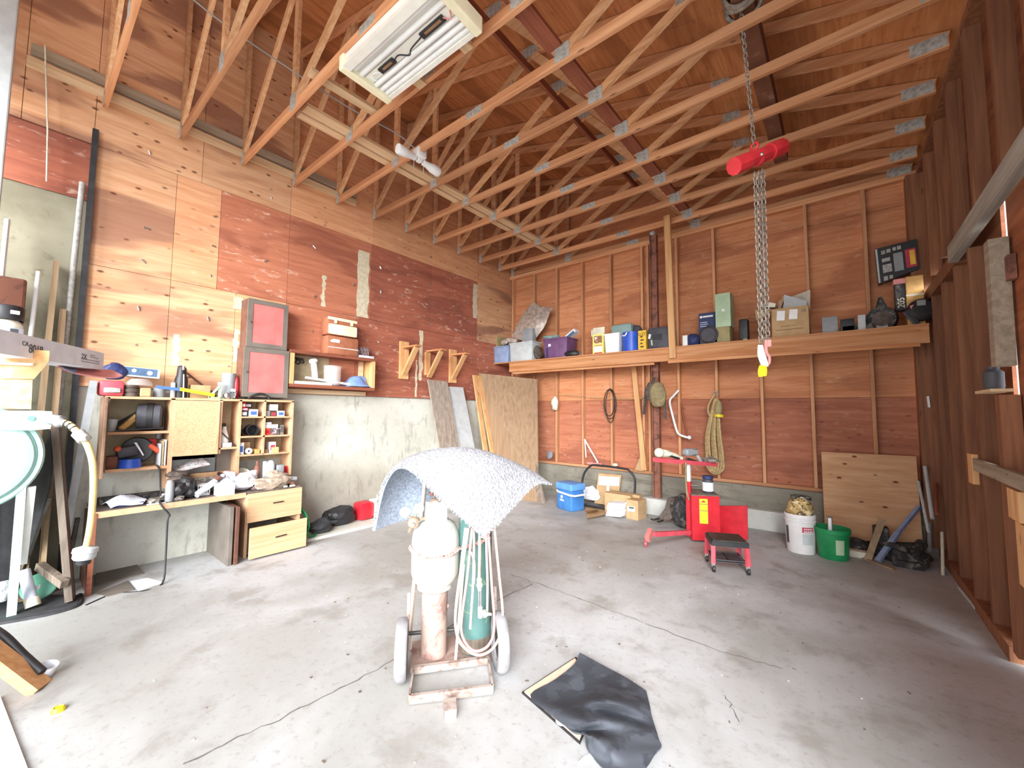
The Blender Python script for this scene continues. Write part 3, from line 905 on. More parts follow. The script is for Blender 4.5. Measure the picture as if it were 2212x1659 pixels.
for x in (X0, X1 - 0.05):
    part('end_cap', rotfix(B().box((x - .01, Y0 - .02, 4.495), (x + .06, Y1 + .01, 4.63), .012)), M['cream'], fx)
for y in (Y0 + .085, Y0 + .155, Y1 - .16, Y1 - .10, Y1 - .05):
    part('tube_channel', rotfix(B().cyl((X0 + .05, y, 4.55), (X1 - .05, y, 4.55), 0.024, n=12)), M['white'], fx, 40)
part('ballast_tray', rotfix(B().box((X0 + .05, Y0 + .19, 4.545), (X1 - .05, Y1 - .19, 4.57), .004)), M['white_e'], fx)
for xa, xb in ((X0 + .22, X0 + .42), (X1 - .42, X1 - .16)):
    bb = part('ballast', rotfix(B().box((xa, Y0 + .20, 4.53), (xb, Y1 - .20, 4.545), .008)), M['black'], fx)
    part('ballast_label', rotfix(B().box((xa + .05, Y0 + .215, 4.526), (xb - .03, Y1 - .225, 4.531))), M['card_d'], bb)
part('loose_wire', rotfix(B().tube([(X0 + .42, 1.83, 4.535), (X0 + .52, 1.80, 4.50), (X0 + .58, 1.86, 4.51), (X0 + .65, 1.82, 4.49), (X1 - .42, 1.83, 4.535)], 0.006, 6, False, 4)), M['black'], fx)
part('loose_wire', rotfix(B().tube([(X0 + .08, 1.80, 4.55), (X0 + .12, 1.86, 4.53), (X0 + .16, 1.80, 4.53), (X0 + .22, 1.84, 4.535)], 0.005, 6, False, 4)), M['white'], fx)
part('loose_wire', rotfix(B().tube([(X1 - .17, 1.82, 4.535), (X1 - .12, 1.86, 4.525), (X1 - .09, 1.82, 4.54)], 0.005, 6, False, 4)), M['pink'], fx)
part('mounting_block', B().box((-2.35, 2.03, 4.62), (-2.25, 2.22, 4.66)), M['pale_y'], fx)
part('mounting_block', B().box((-2.95, 2.03, 4.62), (-2.85, 2.22, 4.66)), M['pale_y'], fx)

# ---- twin flood light
fl = thing('flood_light', 'white twin-head flood light fixed below a truss chord', 'light', (-3.76, 2.83, 4.64))
part('junction_box', B().box((-3.81, 2.78, 4.59), (-3.69, 2.90, 4.70), .012), M['white'], fl, 40)
for d in (-1, 1):
    y = 2.84 + d * .06
    part('lamp_head', B().lathe([(0, 0), (.035, 0), (.037, .06), (.045, .08), (.045, .10), (.055, .12), (.058, .22), (.054, .235), (0, .235)], (-3.76, y, 4.575), (0.0, d, -0.05), 20), M['white'], fl, 40)
part('sensor', B().box((-3.79, 2.81, 4.55), (-3.73, 2.87, 4.60), .01), M['white'], fl)
for y in (2.76, 2.9):
    part('pull_wire', B().cyl((-3.75, y, 4.56), (-3.75, y, 4.44), .003, n=6), M['lgrey'], fl)

# ---- chain hoist
HX, HY = -0.43, 3.41
def chain(b, p, q, pitch=0.034, w=0.013, r=0.0045):
    p, q = V(p), V(q)
    n = max(2, int((q - p).length / pitch))
    d = (q - p).normalized()
    x = d.cross(Vector((0.4, 1, 0.1))).normalized()
    y = d.cross(x)
    for k in range(n):
        c = p + d * pitch * (k + .5)
        s = x if k % 2 else y
        L = pitch * 0.62
        b.tube([c + d * L + s * 0, c + d * L * .7 + s * w, c - d * L * .7 + s * w, c - d * L, c - d * L * .7 - s * w, c + d * L * .7 - s * w], r, 5, True)
    return b
ho = thing('chain_hoist', 'red chain hoist hanging by a rusty chain from the brown beam', 'hoist', (-0.461, 3.709, 3.769))
HC = V((-0.462, 3.712, 3.720))
hl, hr = V((-0.600, 3.508, 3.587)), V((-0.317, 3.948, 3.862))
ax_ = (hr - hl).normalized()
part('gear_housing', B().cyl(hl, hl + ax_ * .17, .068, n=10).cyl(hl + ax_ * .17, hl + ax_ * .18, .06, n=10), M['hoist'], ho, 30)
part('brake_housing', B().cyl(hr - ax_ * .16, hr, .07, n=10), M['hoist'], ho, 30)
part('centre_body', B().cyl(hl + ax_ * .17, hr - ax_ * .15, .058, n=10).ball((hl + hr) / 2 + Vector((0, 0, -.03)), .05), M['hoist'], ho, 30)
part('top_hook', B().torus(HC + Vector((-.02, 0, .09)), .03, .011, (0.5, 1, 0), 16, 8), M['hoist'], ho, 60)
part('hook_bolt', B().ball((hl + hr) / 2 + Vector((0.03, -0.05, -.02)), .016), M['chrome'], ho, 60)
part('upper_chain', chain(B(), HC + Vector((-.02, 0, .11)), (-0.5, 3.40, 4.78)), M['chain'], ho, 60)
part('chain_wrap', B().torus((-0.48, 3.3, 4.84), .115, .02, (0, 1, 0.2), 20, 6).torus((-0.48, 3.36, 4.84), .12, .022, (0.1, 1, -0.2), 20, 6).torus((-0.48, 3.42, 4.83), .125, .02, (0, 1, 0.35), 20, 6), M['chain'], ho, 60)
pA, pB_, pC = V((-0.479, 3.685, 3.579)), V((-0.455, 3.728, 3.599)), V((-0.434, 3.769, 3.626))
qA, qB, qC = V((-0.495, 3.793, 2.181)), V((-0.471, 3.836, 2.203)), V((-0.453, 3.875, 2.226))
part('hand_chain', chain(B(), pA, qA), M['chain'], ho, 60)
part('hand_chain', chain(B(), pB_, qB), M['chain'], ho, 60)
part('load_chain', chain(B(), pC, qC, .036, .014, .005), M['chain'], ho, 60)
hk = part('load_hook', B().tube([(-0.462, 3.842, 2.222), (-0.465, 3.848, 2.128), (-0.446, 3.867, 2.083), (-0.454, 3.865, 2.026), (-0.486, 3.839, 2.030)], [.016, .014, .012, .012, .006], 8, False, 3), M['pink'], ho, 60)
part('hook_block', B().cbox((-0.451, 3.853, 2.196), (.045, .03, .06), (0, 0, .4), .006), M['pink'], ho, 60)
part('paper_tag', B().sheet(crom_grid([[(-0.507, 3.758, 2.178), (-0.481, 3.804, 2.181)], [(-0.511, 3.748, 2.102), (-0.471, 3.818, 2.118)], [(-0.505, 3.769, 2.055), (-0.456, 3.836, 2.050)], [(-0.494, 3.795, 2.011), (-0.452, 3.843, 2.005)]], 4, 3), .003), M['white'], ho, 60)
part('yellow_handle', B().sheet(crom_grid([[(-0.492, 3.783, 2.014), (-0.462, 3.821, 2.011)], [(-0.505, 3.776, 1.973), (-0.460, 3.826, 1.974)], [(-0.504, 3.782, 1.920), (-0.465, 3.826, 1.929)]], 4, 3), .02), M['yellow'], ho, 60)

# ================================================================ along the left wall
# ---- two red cabinets stacked on the hutch
def red_cabinet(y0, y1, z0, z1, x1, lab):
    t = thing('red_wall_cabinet', lab, 'cabinet', (XL + .12, (y0 + y1) / 2, z0), 'red cabinets')
    part('carcass', B().box((XL, y0, z0), (x1 - .02, y1, z1), .004), M['tan_d'], t)
    fr = B()
    w = 0.055
    fr.box((x1 - .02, y0, z0), (x1, y1, z0 + w)).box((x1 - .02, y0, z1 - w), (x1, y1, z1))
    fr.box((x1 - .02, y0, z0 + w), (x1, y0 + w, z1 - w)).box((x1 - .02, y1 - w, z0 + w), (x1, y1, z1 - w))
    d = part('door', fr, M['greybrown'], t)
    part('red_panel', B().box((x1 - .018, y0 + w, z0 + w), (x1 - .006, y1 - w, z1 - w)), M['red_p'], d)
    part('latch', B().cyl((x1, y0 + .03, z0 + .3), (x1 + .015, y0 + .03, z0 + .3), .01, n=10), M['chrome'], d)
red_cabinet(1.685, 2.135, 2.375, 2.96, -5.45, 'red-panelled wall cabinet, upper of the stacked pair, with a scratch across it')
red_cabinet(1.665, 2.165, 1.775, 2.370, -5.44, 'faded red-panelled wall cabinet, lower of the stacked pair, on the hutch top')

# ---- open wooden wall box
wbx = thing('wall_shelf_box', 'open-fronted wooden shelf box on the plywood wall beside the red cabinets', 'shelf', (-5.57, 2.79, 1.92))
part('bottom_board', B().box((XL, 2.18, 1.92), (-5.45, 3.40, 1.96)), M['red_lum'], wbx)
part('top_board', B().box((XL, 2.18, 2.36), (-5.44, 3.40, 2.40)), M['red_lum'], wbx)
part('end_board', B().box((XL, 2.18, 1.96), (-5.45, 2.235, 2.36)), M['fir_z'], wbx)
part('end_board', B().box((XL, 3.355, 1.96), (-5.45, 3.40, 2.36)), M['fir_z'], wbx)
part('back_panel', B().box((XL, 2.235, 1.96), (XL + .01, 2.8, 2.36)), M['cab_back'], wbx)
part('cleat', B().box((XL, 3.26, 1.96), (XL + .03, 3.33, 2.36)), M['pale_y'], wbx)
one('pale_batten', 'pale wooden batten along the top of the concrete below the wall box', 'batten', B().box((-5.73, 2.25, 1.845), (-5.66, 3.38, 1.905)), M['pale_y'], (-5.69, 2.8, 1.845))
g_ = thing('caulking_gun', 'white pistol-shaped tool standing in the open wall box', 'tool', (-5.58, 2.55, 1.96))
part('handle', B().bar((-5.56, 2.56, 2.05), (-5.56, 2.53, 2.27), .05, .075, (0, 1, 0), .015), M['white'], g_, 40)
part('head', B().bar((-5.56, 2.47, 2.27), (-5.56, 2.58, 2.31), .05, .07, (0, 0, 1), .02), M['white'], g_, 40)
part('tray', B().bar((-5.53, 2.42, 2.055), (-5.53, 3.05, 1.995), .05, .03), M['white'], g_)
cj = thing('clear_jar', 'clear plastic container in the middle of the wall box', 'container', (-5.58, 2.80, 1.96))
part('body', B().lathe([(.1, 0), (.11, .01), (.115, .28), (.12, .28), (.116, .27), (.11, .02), (0, .015)], (-5.57, 2.80, 1.965), n=24), M['clear'], cj, 40)
one('blue_cloth', 'crumpled blue cloth in the far corner of the wall box', 'cloth', B().sheet(crom_grid([[(-5.64, 3.0, 1.965), (-5.6, 3.0, 1.97), (-5.5, 2.98, 1.965)], [(-5.64, 3.1, 2.10), (-5.55, 3.08, 2.09), (-5.47, 3.07, 1.97)], [(-5.64, 3.18, 2.06), (-5.55, 3.2, 2.12), (-5.46, 3.2, 1.97)], [(-5.63, 3.25, 2.14), (-5.57, 3.27, 2.05), (-5.46, 3.30, 1.975)], [(-5.62, 3.34, 2.12), (-5.55, 3.34, 1.98), (-5.46, 3.345, 1.965)]], 5, 5), .008), M['cloth_b'], (-5.55, 3.15, 1.965))
bx('white_strip', 'long white strip lying at the front of the wall box', 'strip', (-5.50, 2.25, 1.962), (-5.46, 2.75, 2.0), M['white'], .003)
bx('steel_rule', 'thin blue-grey metal rule lying beside the white strip', 'ruler', (-5.55, 2.5, 1.962), (-5.52, 3.0, 1.972), M['slate'], .001)
one('tangled_bits', 'tangle of dark hooks hung high inside the wall box', 'hooks', B().torus((-5.64, 2.31, 2.29), .035, .01, (1, 0, .3), 14, 6).torus((-5.64, 2.36, 2.27), .03, .01, (1, .4, 0), 14, 6).torus((-5.63, 2.41, 2.28), .025, .008, (1, .4, .3), 14, 6).cyl((-5.68, 2.3, 2.33), (-5.62, 2.42, 2.31), .008), M['steel_d'], (-5.64, 2.35, 2.25), None, 60)
# cases on top of it
cs = thing('cream_tool_case', 'cream-fronted tan metal case on top of the brown case', 'tool case', (-5.57, 2.88, 2.665))
part('body', B().box((XL + .02, 2.655, 2.672), (-5.475, 3.10, 2.93), .03), M['tanbox'], cs, 40)
part('front_panel', B().box((-5.478, 2.675, 2.685), (-5.468, 3.09, 2.83), .015), M['cream'], cs, 40)
part('lid_band', B().box((-5.478, 2.66, 2.885), (-5.468, 3.095, 2.925), .008), M['cream'], cs, 40)
for y in (2.77, 3.01):
    part('latch', B().box((-5.47, y - .02, 2.84), (-5.46, y + .02, 2.90), .008), M['cream'], cs)
cs = thing('brown_tool_case', 'brown metal case with a white stripe, under the cream case', 'tool case', (-5.57, 2.88, 2.405))
part('body', B().box((XL + .02, 2.66, 2.402), (-5.47, 3.13, 2.665), .02), M['tanbox'], cs, 40)
part('stripe', B().box((-5.472, 2.675, 2.495), (-5.466, 3.125, 2.505)), M['white'], cs)
part('badge', B().prism([(-5.47, 2.70, 2.59), (-5.47, 2.74, 2.615), (-5.47, 2.84, 2.615), (-5.47, 2.84, 2.57), (-5.47, 2.72, 2.57)], (.004, 0, 0)), M['white'], cs)
bk = thing('magazine_stack', 'small pile of printed magazines leaning beside the brown case', 'magazines', (-5.57, 3.26, 2.40))
part('picture_cover', B().bar((-5.60, 3.16, 2.50), (-5.60, 3.37, 2.50), .03, .15), M['bwprint'], bk)
part('spine', B().box((-5.56, 3.15, 2.402), (-5.46, 3.38, 2.435)), M['paper_b'], bk)

# ---- three shelf brackets
def bracket(y, long_):
    z = 2.68
    t = thing('shelf_bracket', 'x', 'bracket', (XL, y, 2.15), 'wooden shelf brackets')
    part('back_board', B().box((XL, y - .085, 2.15 if long_ else 2.25), (XL + .038, y + .085 * (1 if long_ else .2), 2.78 if long_ else 2.66)), M['fir_z'], t)
    part('arm', B().bar((XL, y, z), (XL + .40, y + .02, z), .11, .028), M['fir_x'], t)
    part('diagonal_brace', B().bar((XL + .33, y + .02, z - .01), (XL + .03, y, z - .46), .09, .038, (1, 0, -1)), M['fir_z'], t)
    return t
bracket(4.07, True)['label'] = 'triangular wooden shelf bracket, nearest of three to the wall box'
b2 = bracket(4.60, False)
b2['label'] = 'triangular wooden shelf bracket, middle of the three, beside a pale wall strip'
b3 = bracket(5.17, True)
b3['label'] = 'triangular wooden shelf bracket, closest of three to the leaning boards'

# ---- hutch with cubby holes
hu = thing('cubby_hutch', 'open wooden hutch of cubby holes standing on the desk', 'hutch', (-5.56, 1.39, .72))
XF = -5.42
pe = M['pboard_e']
def hb_(name, y0, y1, z0, z1, m=pe, x0=-5.70, x1=XF):
    return part(name, B().box((x0, y0, z0), (x1, y1, z1)), m, hu)
hb_('side_panel', .535, .565, 1.03, 1.735, M['cab_dark'])
hb_('divider', 1.02, 1.055, .80, 1.735)
hb_('divider', 1.64, 1.665, .74, 1.735)
hb_('divider', 1.90, 1.92, 1.09, 1.735)
hb_('side_panel', 2.215, 2.24, .74, 1.735)
hb_('top_board', .535, 2.24, 1.72, 1.745)
hb_('shelf', .565, 1.02, 1.375, 1.40)
hb_('shelf', .565, 1.02, 1.015, 1.045)
hb_('shelf', 1.46, 1.64, 1.175, 1.195)
for z in (1.525, 1.295, 1.08):
    hb_('shelf', 1.665, 2.215, z, z + .018)
hb_('back_panel', .565, 2.24, 1.0, 1.735, M['cab_back'], -5.72, -5.70)
hb_('inner_panel', 1.055, 1.64, .76, 1.1, M['cab_back'], -5.72, -5.70)
hb_('dark_side', 1.50, 1.64, .74, 1.17, M['greybrown'], -5.70, -5.62)
hb_('stile', 1.445, 1.475, 1.13, 1.73)
dd = part('door', B().box((XF, 1.05, 1.13), (XF + .02, 1.44, 1.715), .004), M['pboard'], hu)
part('door_edge', B().box((XF - .002, 1.425, 1.13), (XF + .022, 1.445, 1.715)), pe, dd)
d2 = part('open_door', B().box((XF, .50, 1.0), (XF + .33, .52, 1.73), .003), M['cab_dark'], hu)
part('door_edge', B().box((XF - .01, .521, 1.0), (XF + .002, .533, 1.73)), pe, d2)

# ---- desk with drawers
dk = thing('desk', 'low wooden desk with drawers against the concrete stem wall', 'desk', (-5.42, 1.37, 0))
part('worktop', B().box((-5.72, .49, .675), (-5.15, 2.24, .705)), M['laminate'], dk)
part('front_rail', B().box((-5.155, .49, .655), (-5.135, 1.66, .708)), pe, dk)
part('leg_panel', B().box((-5.72, .475, 0), (-5.14, .495, .66)), M['tan_d'], dk)
part('leg_edge', B().box((-5.14, .47, 0), (-5.125, .505, .70)), M['red_lum'], dk)
part('pedestal_side', B().box((-5.72, 1.475, .0), (-5.0, 1.515, .60), .004), M['greybrown'], dk)
part('pedestal_side', B().box((-5.70, 1.53, .0), (-4.985, 1.565, .595), .004), M['tan_d'], dk)
part('pedestal_side', B().box((-5.72, 1.66, .0), (-5.13, 1.69, .68)), pe, dk)
part('pedestal_side', B().box((-5.72, 2.22, .0), (-5.13, 2.245, .68)), pe, dk)
u = part('drawer', B().box((-5.135, 1.67, .375), (-5.11, 2.25, .69), .003), M['drawer'], dk)
part('drawer_pull', B().bar((-5.105, 1.93, .555), (-5.105, 2.04, .558), .012, .012), M['steel_d'], u)
u = part('drawer', B().box((-5.0, 1.665, .02), (-4.975, 2.262, .345), .003), M['drawer'], dk)
part('drawer_pull', B().bar((-4.97, 1.92, .20), (-4.97, 2.035, .206), .012, .012), M['steel_d'], u)
part('drawer_box', B().box((-5.65, 1.70, .03), (-5.0, 1.72, .30)).box((-5.65, 2.19, .03), (-5.0, 2.21, .30)).box((-5.65, 1.72, .03), (-5.0, 2.19, .045)), M['cab_dark'], u)

# ---- things in the hutch
def lath(name, lab, cat, c, prof, m, grp=None, axis=(0, 0, 1), n=20):
    return one(name, lab, cat, B().lathe(prof, c, axis, n), M[m] if isinstance(m, str) else m, c, grp, 40)
def canp(r, h, e=.006):
    return [(0, 0), (r - e, 0), (r, e), (r, h - e), (r - e, h), (0, h)]
lath('white_cup', 'white cup at the near end of the top hutch shelf', 'cup', (-5.53, .60, 1.402), [(0, 0), (.03, 0), (.045, .12), (.042, .12), (.028, .01), (0, .01)], 'lgrey')
mo = thing('electric_motor', 'dark grey ribbed motor drum filling the corner of the top hutch shelf', 'motor', (-5.55, .88, 1.402))
part('drum', B().lathe([(0, -.10), (.10, -.10), (.13, -.09), (.135, .0), (.13, .085), (.115, .1), (0, .1)], (-5.55, .88, 1.54), (.25, 1, 0), 28), M['dgrey'], mo, 35)
part('band', B().lathe([(.13, -.02), (.141, -.02), (.141, .03), (.13, .03)], (-5.55, .88, 1.54), (.25, 1, 0), 28), M['black'], mo, 35)
one('tan_tool', 'tan wooden tool handle leaning on the grey motor drum', 'tool', B().bar((-5.50, .66, 1.42), (-5.55, .79, 1.56), .05, .05, bev=.01), M['gold'], (-5.52, .7, 1.402))
one('black_pliers', 'black hand tool lying on the top hutch shelf behind the tan handle', 'tool', B().bar((-5.55, .60, 1.43), (-5.6, .80, 1.58), .04, .05, bev=.01).bar((-5.47, .62, 1.412), (-5.47, .98, 1.43), .02, .012), M['black'], (-5.55, .7, 1.402))
sw = thing('circular_saw', 'black and orange circular saw on the lower hutch shelf', 'saw', (-5.55, .76, 1.047))
part('guard', B().lathe([(0, -.03), (.12, -.03), (.13, 0), (.12, .03), (0, .03)], (-5.54, .80, 1.21), (1, -.3, 0), 28), M['black'], sw, 40)
part('motor_body', B().cbox((-5.50, .72, 1.20), (.1, .16, .11), (.2, 0, 0), .03), M['dgrey'], sw, 40)
part('knob', B().ball((-5.46, .645, 1.235), .028), M['orange'], sw, 60)
part('blade', B().prism([(-5.46, .76, 1.29), (-5.46, .78, 1.29), (-5.45, .84, 1.16), (-5.45, .83, 1.155)], (-.004, 0, 0)), M['chrome'], sw)
part('grip', B().bar((-5.48, .88, 1.26), (-5.47, .96, 1.18), .04, .045, bev=.01), M['orange'], sw, 40)
lath('blue_tub', 'bright blue round tub at the front of the lower hutch shelf', 'tub', (-5.46, .74, 1.047), [(0, 0), (.085, 0), (.09, .005), (.078, .085), (.074, .085), (.08, .01), (0, .01)], 'blue', None, (0, 0, 1), 24)
for k, (y, h, m) in enumerate(((.955, .22, 'paper'), (.975, .25, 'cab_back'), (.995, .26, 'paper'))):
    bx('booklet', ['thin white booklet standing nearest the saw on the hutch shelf', 'tan folder standing between two white booklets on the hutch shelf', 'white booklet standing against the hutch divider'][k], 'booklet', (-5.62, y, 1.047), (-5.43, y + .012, 1.047 + h), M[m], .001, 'booklets on the hutch shelf')
bx('red_white_box', 'red and white printed box behind the circular saw', 'box', (-5.66, .86, 1.18), (-5.58, .95, 1.31), M['red'], .003)
bx('scrap_red_box', 'dark reddish box at the near end of the lower hutch shelf', 'box', (-5.62, .575, 1.047), (-5.50, .66, 1.16), M['brown_steel'], .004)
lath('grey_jar', 'grey jar in the upper far corner of the lower hutch shelf', 'jar', (-5.62, .97, 1.31), canp(.025, .06), 'mgrey')
sp = thing('spray_bottle', 'white spray bottle with black trigger in the tall narrow cubby', 'bottle', (-5.52, 1.53, 1.197))
part('body', B().lathe([(0, 0), (.042, 0), (.045, .01), (.045, .11), (.04, .13), (.02, .2), (.018, .23), (0, .23)], (-5.52, 1.53, 1.197), n=20), M['white'], sp, 40)
part('trigger', B().cbox((-5.52, 1.515, 1.445), (.03, .06, .04), (0, 0, 0), .01).bar((-5.52, 1.50, 1.43), (-5.52, 1.485, 1.38), .015, .02), M['black'], sp)
bx('small_white_carton', 'small white carton in front of the spray bottle', 'box', (-5.46, 1.50, 1.197), (-5.43, 1.585, 1.245), M['white'], .002)
one('steel_rod', 'thin grey rod leaning across the tall narrow cubby', 'rod', B().cyl((-5.435, 1.485, 1.36), (-5.435, 1.625, 1.205), .007, n=8), M['steel_d'], (-5.435, 1.6, 1.2))
def cub(lab, y0, y1, z0, h, m, x1=-5.45, x0=-5.60, name='small_parts_box', pat=None):
    t = thing(name, lab, 'box', ((x0 + x1) / 2, (y0 + y1) / 2, z0), 'small boxes in the cubbies')
    part('carton', B().box((x0, y0, z0), (x1, y1, z0 + h), .002), M[m], t)
    if pat:
        part('printed_label', B().box((x1, y0 + (y1 - y0) * .15, z0 + h * .22), (x1 + .0015, y1 - (y1 - y0) * .15, z0 + h * .72)), M[pat], t)
z1, z2, z3 = 1.543, 1.313, 1.098
cub('dark box with white print under the red box in the top cubby', 1.67, 1.735, z1, .07, 'dgrey', pat='white')
cub('red and white box second from the cubby floor in the top cubby', 1.67, 1.74, z1 + .071, .03, 'inkr', pat='white')
cub('red box topmost of the stack in the top cubby by the divider', 1.67, 1.71, z1 + .102, .06, 'red', pat='white')
cub('black box with white print at the back of the top cubby', 1.72, 1.80, z1 + .102, .06, 'black', -5.52, -5.62, pat='white')
cub('white and purple printed box in the top cubby', 1.752, 1.845, z1, .085, 'paper', pat='inkb')
cub('tall white box topmost in the cubby nearest the hutch end', 1.975, 2.065, z1 + .072, .075, 'white')
cub('grey box at the bottom of the top end cubby', 1.93, 1.985, z1, .068, 'lgrey', -5.47)
cub('dark red box between the grey and the white-and-blue box', 1.99, 2.05, z1, .06, 'tan_d', pat='inkr')
cub('white box with a blue print in the top end cubby', 2.06, 2.14, z1, .068, 'white', -5.44, pat='inkb')
cub('long white box topmost in the middle end cubby', 1.93, 2.075, z2 + .085, .045, 'white')
cub('orange-red box on the floor of the middle end cubby', 1.925, 1.99, z2, .083, 'orange', pat='red')
cub('speckled dark box beside the orange-red box', 1.995, 2.09, z2, .083, 'bwprint')
cub('striped box standing at the end of the middle end cubby', 2.10, 2.15, z2, .12, 'mud', -5.46)
cub('flat white box lying on the long white box in the middle end cubby', 1.93, 2.0, z2 + .132, .025, 'paper_b')
lath('black_cup', 'black open cylinder lying on its side in the middle cubby', 'cylinder', (-5.56, 1.80, z2 + .066), [(0, -.02), (.06, -.02), (.065, 0), (.065, .11), (.06, .11), (.058, .0), (0, 0)], 'black', None, (1, 0, 0))
one('black_nozzle', 'black forked nozzle beside the black cylinder in the middle cubby', 'nozzle', B().lump((-5.54, 1.70, z2 + .042), (.08, .07, .09), 4).bar((-5.5, 1.69, z2 + .06), (-5.5, 1.685, z2 + .13), .02, .02), M['black'], (-5.54, 1.7, z2))
cub('white and blue packet leaning in the bottom cubby', 1.67, 1.715, z3, .14, 'white', pat='inkb')
cub('tan carton at the back of the bottom cubby', 1.72, 1.81, z3 + .06, .075, 'card', -5.55, -5.64)
lath('tape_roll', 'white roll standing on edge in the bottom cubby', 'roll', (-5.47, 1.77, z3 + .037), [(.012, -.02), (.036, -.02), (.036, .02), (.012, .02), (.012, -.02)], 'lgrey', None, (1, 0, 0))
cub('small wooden block in the bottom cubby', 1.835, 1.885, z3, .05, 'gold')
cub('white carton with a red top in the bottom end cubby', 1.99, 2.06, z3, .13, 'white', pat='inkr')
cub('yellow packet in front of the white carton in the bottom end cubby', 2.01, 2.09, z3, .065, 'lemon', -5.435, -5.448)
cub('brown carton in the corner of the bottom end cubby', 1.93, 1.98, z3, .045, 'card_d')

# ---- things on top of the hutch
ZT = 1.747
rb = thing('red_toolbox', 'small red plastic case with a grey handle on the near end of the hutch', 'tool case', (-5.52, .57, ZT))
part('body', B().box((-5.62, .485, ZT), (-5.47, .665, ZT + .15), .025), M['red_l'], rb, 40)
part('handle', B().bar((-5.463, .52, ZT + .055), (-5.463, .64, ZT + .055), .02, .05, bev=.008), M['steel'], rb, 40)
hd = thing('ribbed_tool_handle', 'brown ribbed cylinder with a tan block lying behind the red case', 'tool', (-5.54, .76, ZT))
part('ribs', B().lathe([(0, -.06), (.06, -.06), (.06, -.035), (.05, -.03), (.05, -.02), (.06, -.015), (.06, .01), (.05, .015), (.05, .025), (.06, .03), (.06, .05), (0, .05)], (-5.54, .72, ZT + .062), (0, 0, 1), 20), M['suede_d'], hd, 30)
part('tan_block', B().box((-5.58, .785, ZT), (-5.49, .87, ZT + .09), .012), M['card'], hd)
lath('clear_dome', 'clear plastic dome lid resting on the ribbed cylinder', 'lid', (-5.54, .78, ZT + .115), [(.105, 0), (.10, .03), (.07, .065), (0, .075)], 'clear')
bb = thing('blue_white_box', 'dark blue box with white spots and grey edges lying on the hutch clutter', 'box', (-5.55, .78, ZT + .2))
part('carton', B().bar((-5.56, .62, 2.0), (-5.56, .93, 1.985), .11, .095), M['lgrey'], bb)
part('blue_print', B().bar((-5.503, .64, 2.005), (-5.503, .905, 1.992), .004, .075), M['slate'], bb)
for y, z, r in ((.73, 2.008, .018), (.85, 1.99, .022)):
    part('white_spot', B().cyl((-5.502, y, z), (-5.498, y, z), r, n=14), M['white'], bb)
one('blue_packet', 'navy blue crumpled packet between the white box and the spotted blue box', 'packet', B().lump((-5.5, .585, 1.985), (.07, .2, .17), 6, .2), M['navy'], (-5.5, .58, 1.9))
bt = thing('black_spray_bottle', 'black squeeze bottle with a silver nozzle standing on the hutch', 'bottle', (-5.56, 1.12, ZT))
part('body', B().lathe([(0, 0), (.055, 0), (.058, .01), (.058, .2), (.045, .24), (.04, .32), (.02, .35), (0, .35)], (-5.56, 1.12, ZT)), M['black'], bt, 40)
part('nozzle', B().cyl((-5.5, 1.12, ZT + .30), (-5.495, 1.12, ZT + .345), .012).bar((-5.56, 1.08, ZT + .35), (-5.55, 1.10, ZT + .37), .015, .02), M['chrome'], bt)
part('dip_rod', B().cyl((-5.45, 1.125, ZT - .01), (-5.47, 1.12, ZT + .25), .007, n=8), M['lgrey'], bt)
lath('white_tube', 'white tube standing beside the black squeeze bottle', 'tube', (-5.53, 1.05, ZT), canp(.022, .16), 'lgrey')
lath('grey_spool', 'grey cylinder behind the wooden block on the hutch', 'cylinder', (-5.6, .95, ZT), canp(.05, .1), 'mgrey')
bx('tan_white_carton', 'tan carton with a white band beside the black squeeze bottle', 'box', (-5.63, 1.20, ZT), (-5.53, 1.38, ZT + .145), M['card'], .003)
lv = thing('spirit_level', 'yellow and blue tool lying across the clutter on the hutch', 'tool', (-5.48, 1.1, ZT + .07))
part('blue_end', B().bar((-5.46, .9, ZT + .105), (-5.46, 1.09, ZT + .085), .03, .03), M['inkb'], lv)
part('yellow_blade', B().bar((-5.46, 1.09, ZT + .09), (-5.46, 1.40, ZT + .035), .03, .035), M['yellow'], lv)
tb = thing('triangle_stand', 'pale green triangular plastic bottle stand on the hutch', 'stand', (-5.5, 1.44, ZT))
fr = B()
for p, q in (((-5.48, 1.355, ZT + .01), (-5.48, 1.45, ZT + .14)), ((-5.48, 1.355, ZT + .01), (-5.48, 1.46, ZT + .01)), ((-5.48, 1.455, ZT + .01), (-5.48, 1.455, ZT + .15))):
    fr.bar(p, q, .03, .018)
part('frame', fr, M['sage'], tb)
part('neck', B().box((-5.50, 1.435, ZT + .15), (-5.46, 1.475, ZT + .185), .005), M['white'], tb)
lath('steel_tumbler', 'tall brushed steel tumbler on the hutch', 'tumbler', (-5.58, 1.565, ZT), [(0, 0), (.055, 0), (.06, .02), (.07, .30), (.066, .30), (.05, .02), (0, .02)], 'mgrey', None, (0, 0, 1), 24)
lath('metal_can_lid', 'small round tin lying on its side before the steel tumbler', 'tin', (-5.50, 1.535, ZT + .036), [(0, -.03), (.034, -.03), (.036, 0), (.036, .03), (.03, .034), (0, .034)], 'chrome', None, (1, 0, 0))
tu = thing('caulk_tube', 'black and white printed tube standing on the hutch', 'tube', (-5.47, 1.585, ZT))
part('body', B().lathe(canp(.028, .115), (-5.47, 1.585, ZT)), M['paper'], tu, 40)
part('black_band', B().lathe([(.0285, .0), (.0295, .0), (.0295, .085), (.0285, .085)], (-5.47, 1.585, ZT)), M['black'], tu, 40)
lettering(tu, 'AULI', .034, (-5.440, 1.598, ZT + .008), (0, .1, 1), (0, -1, .1), M['white'])
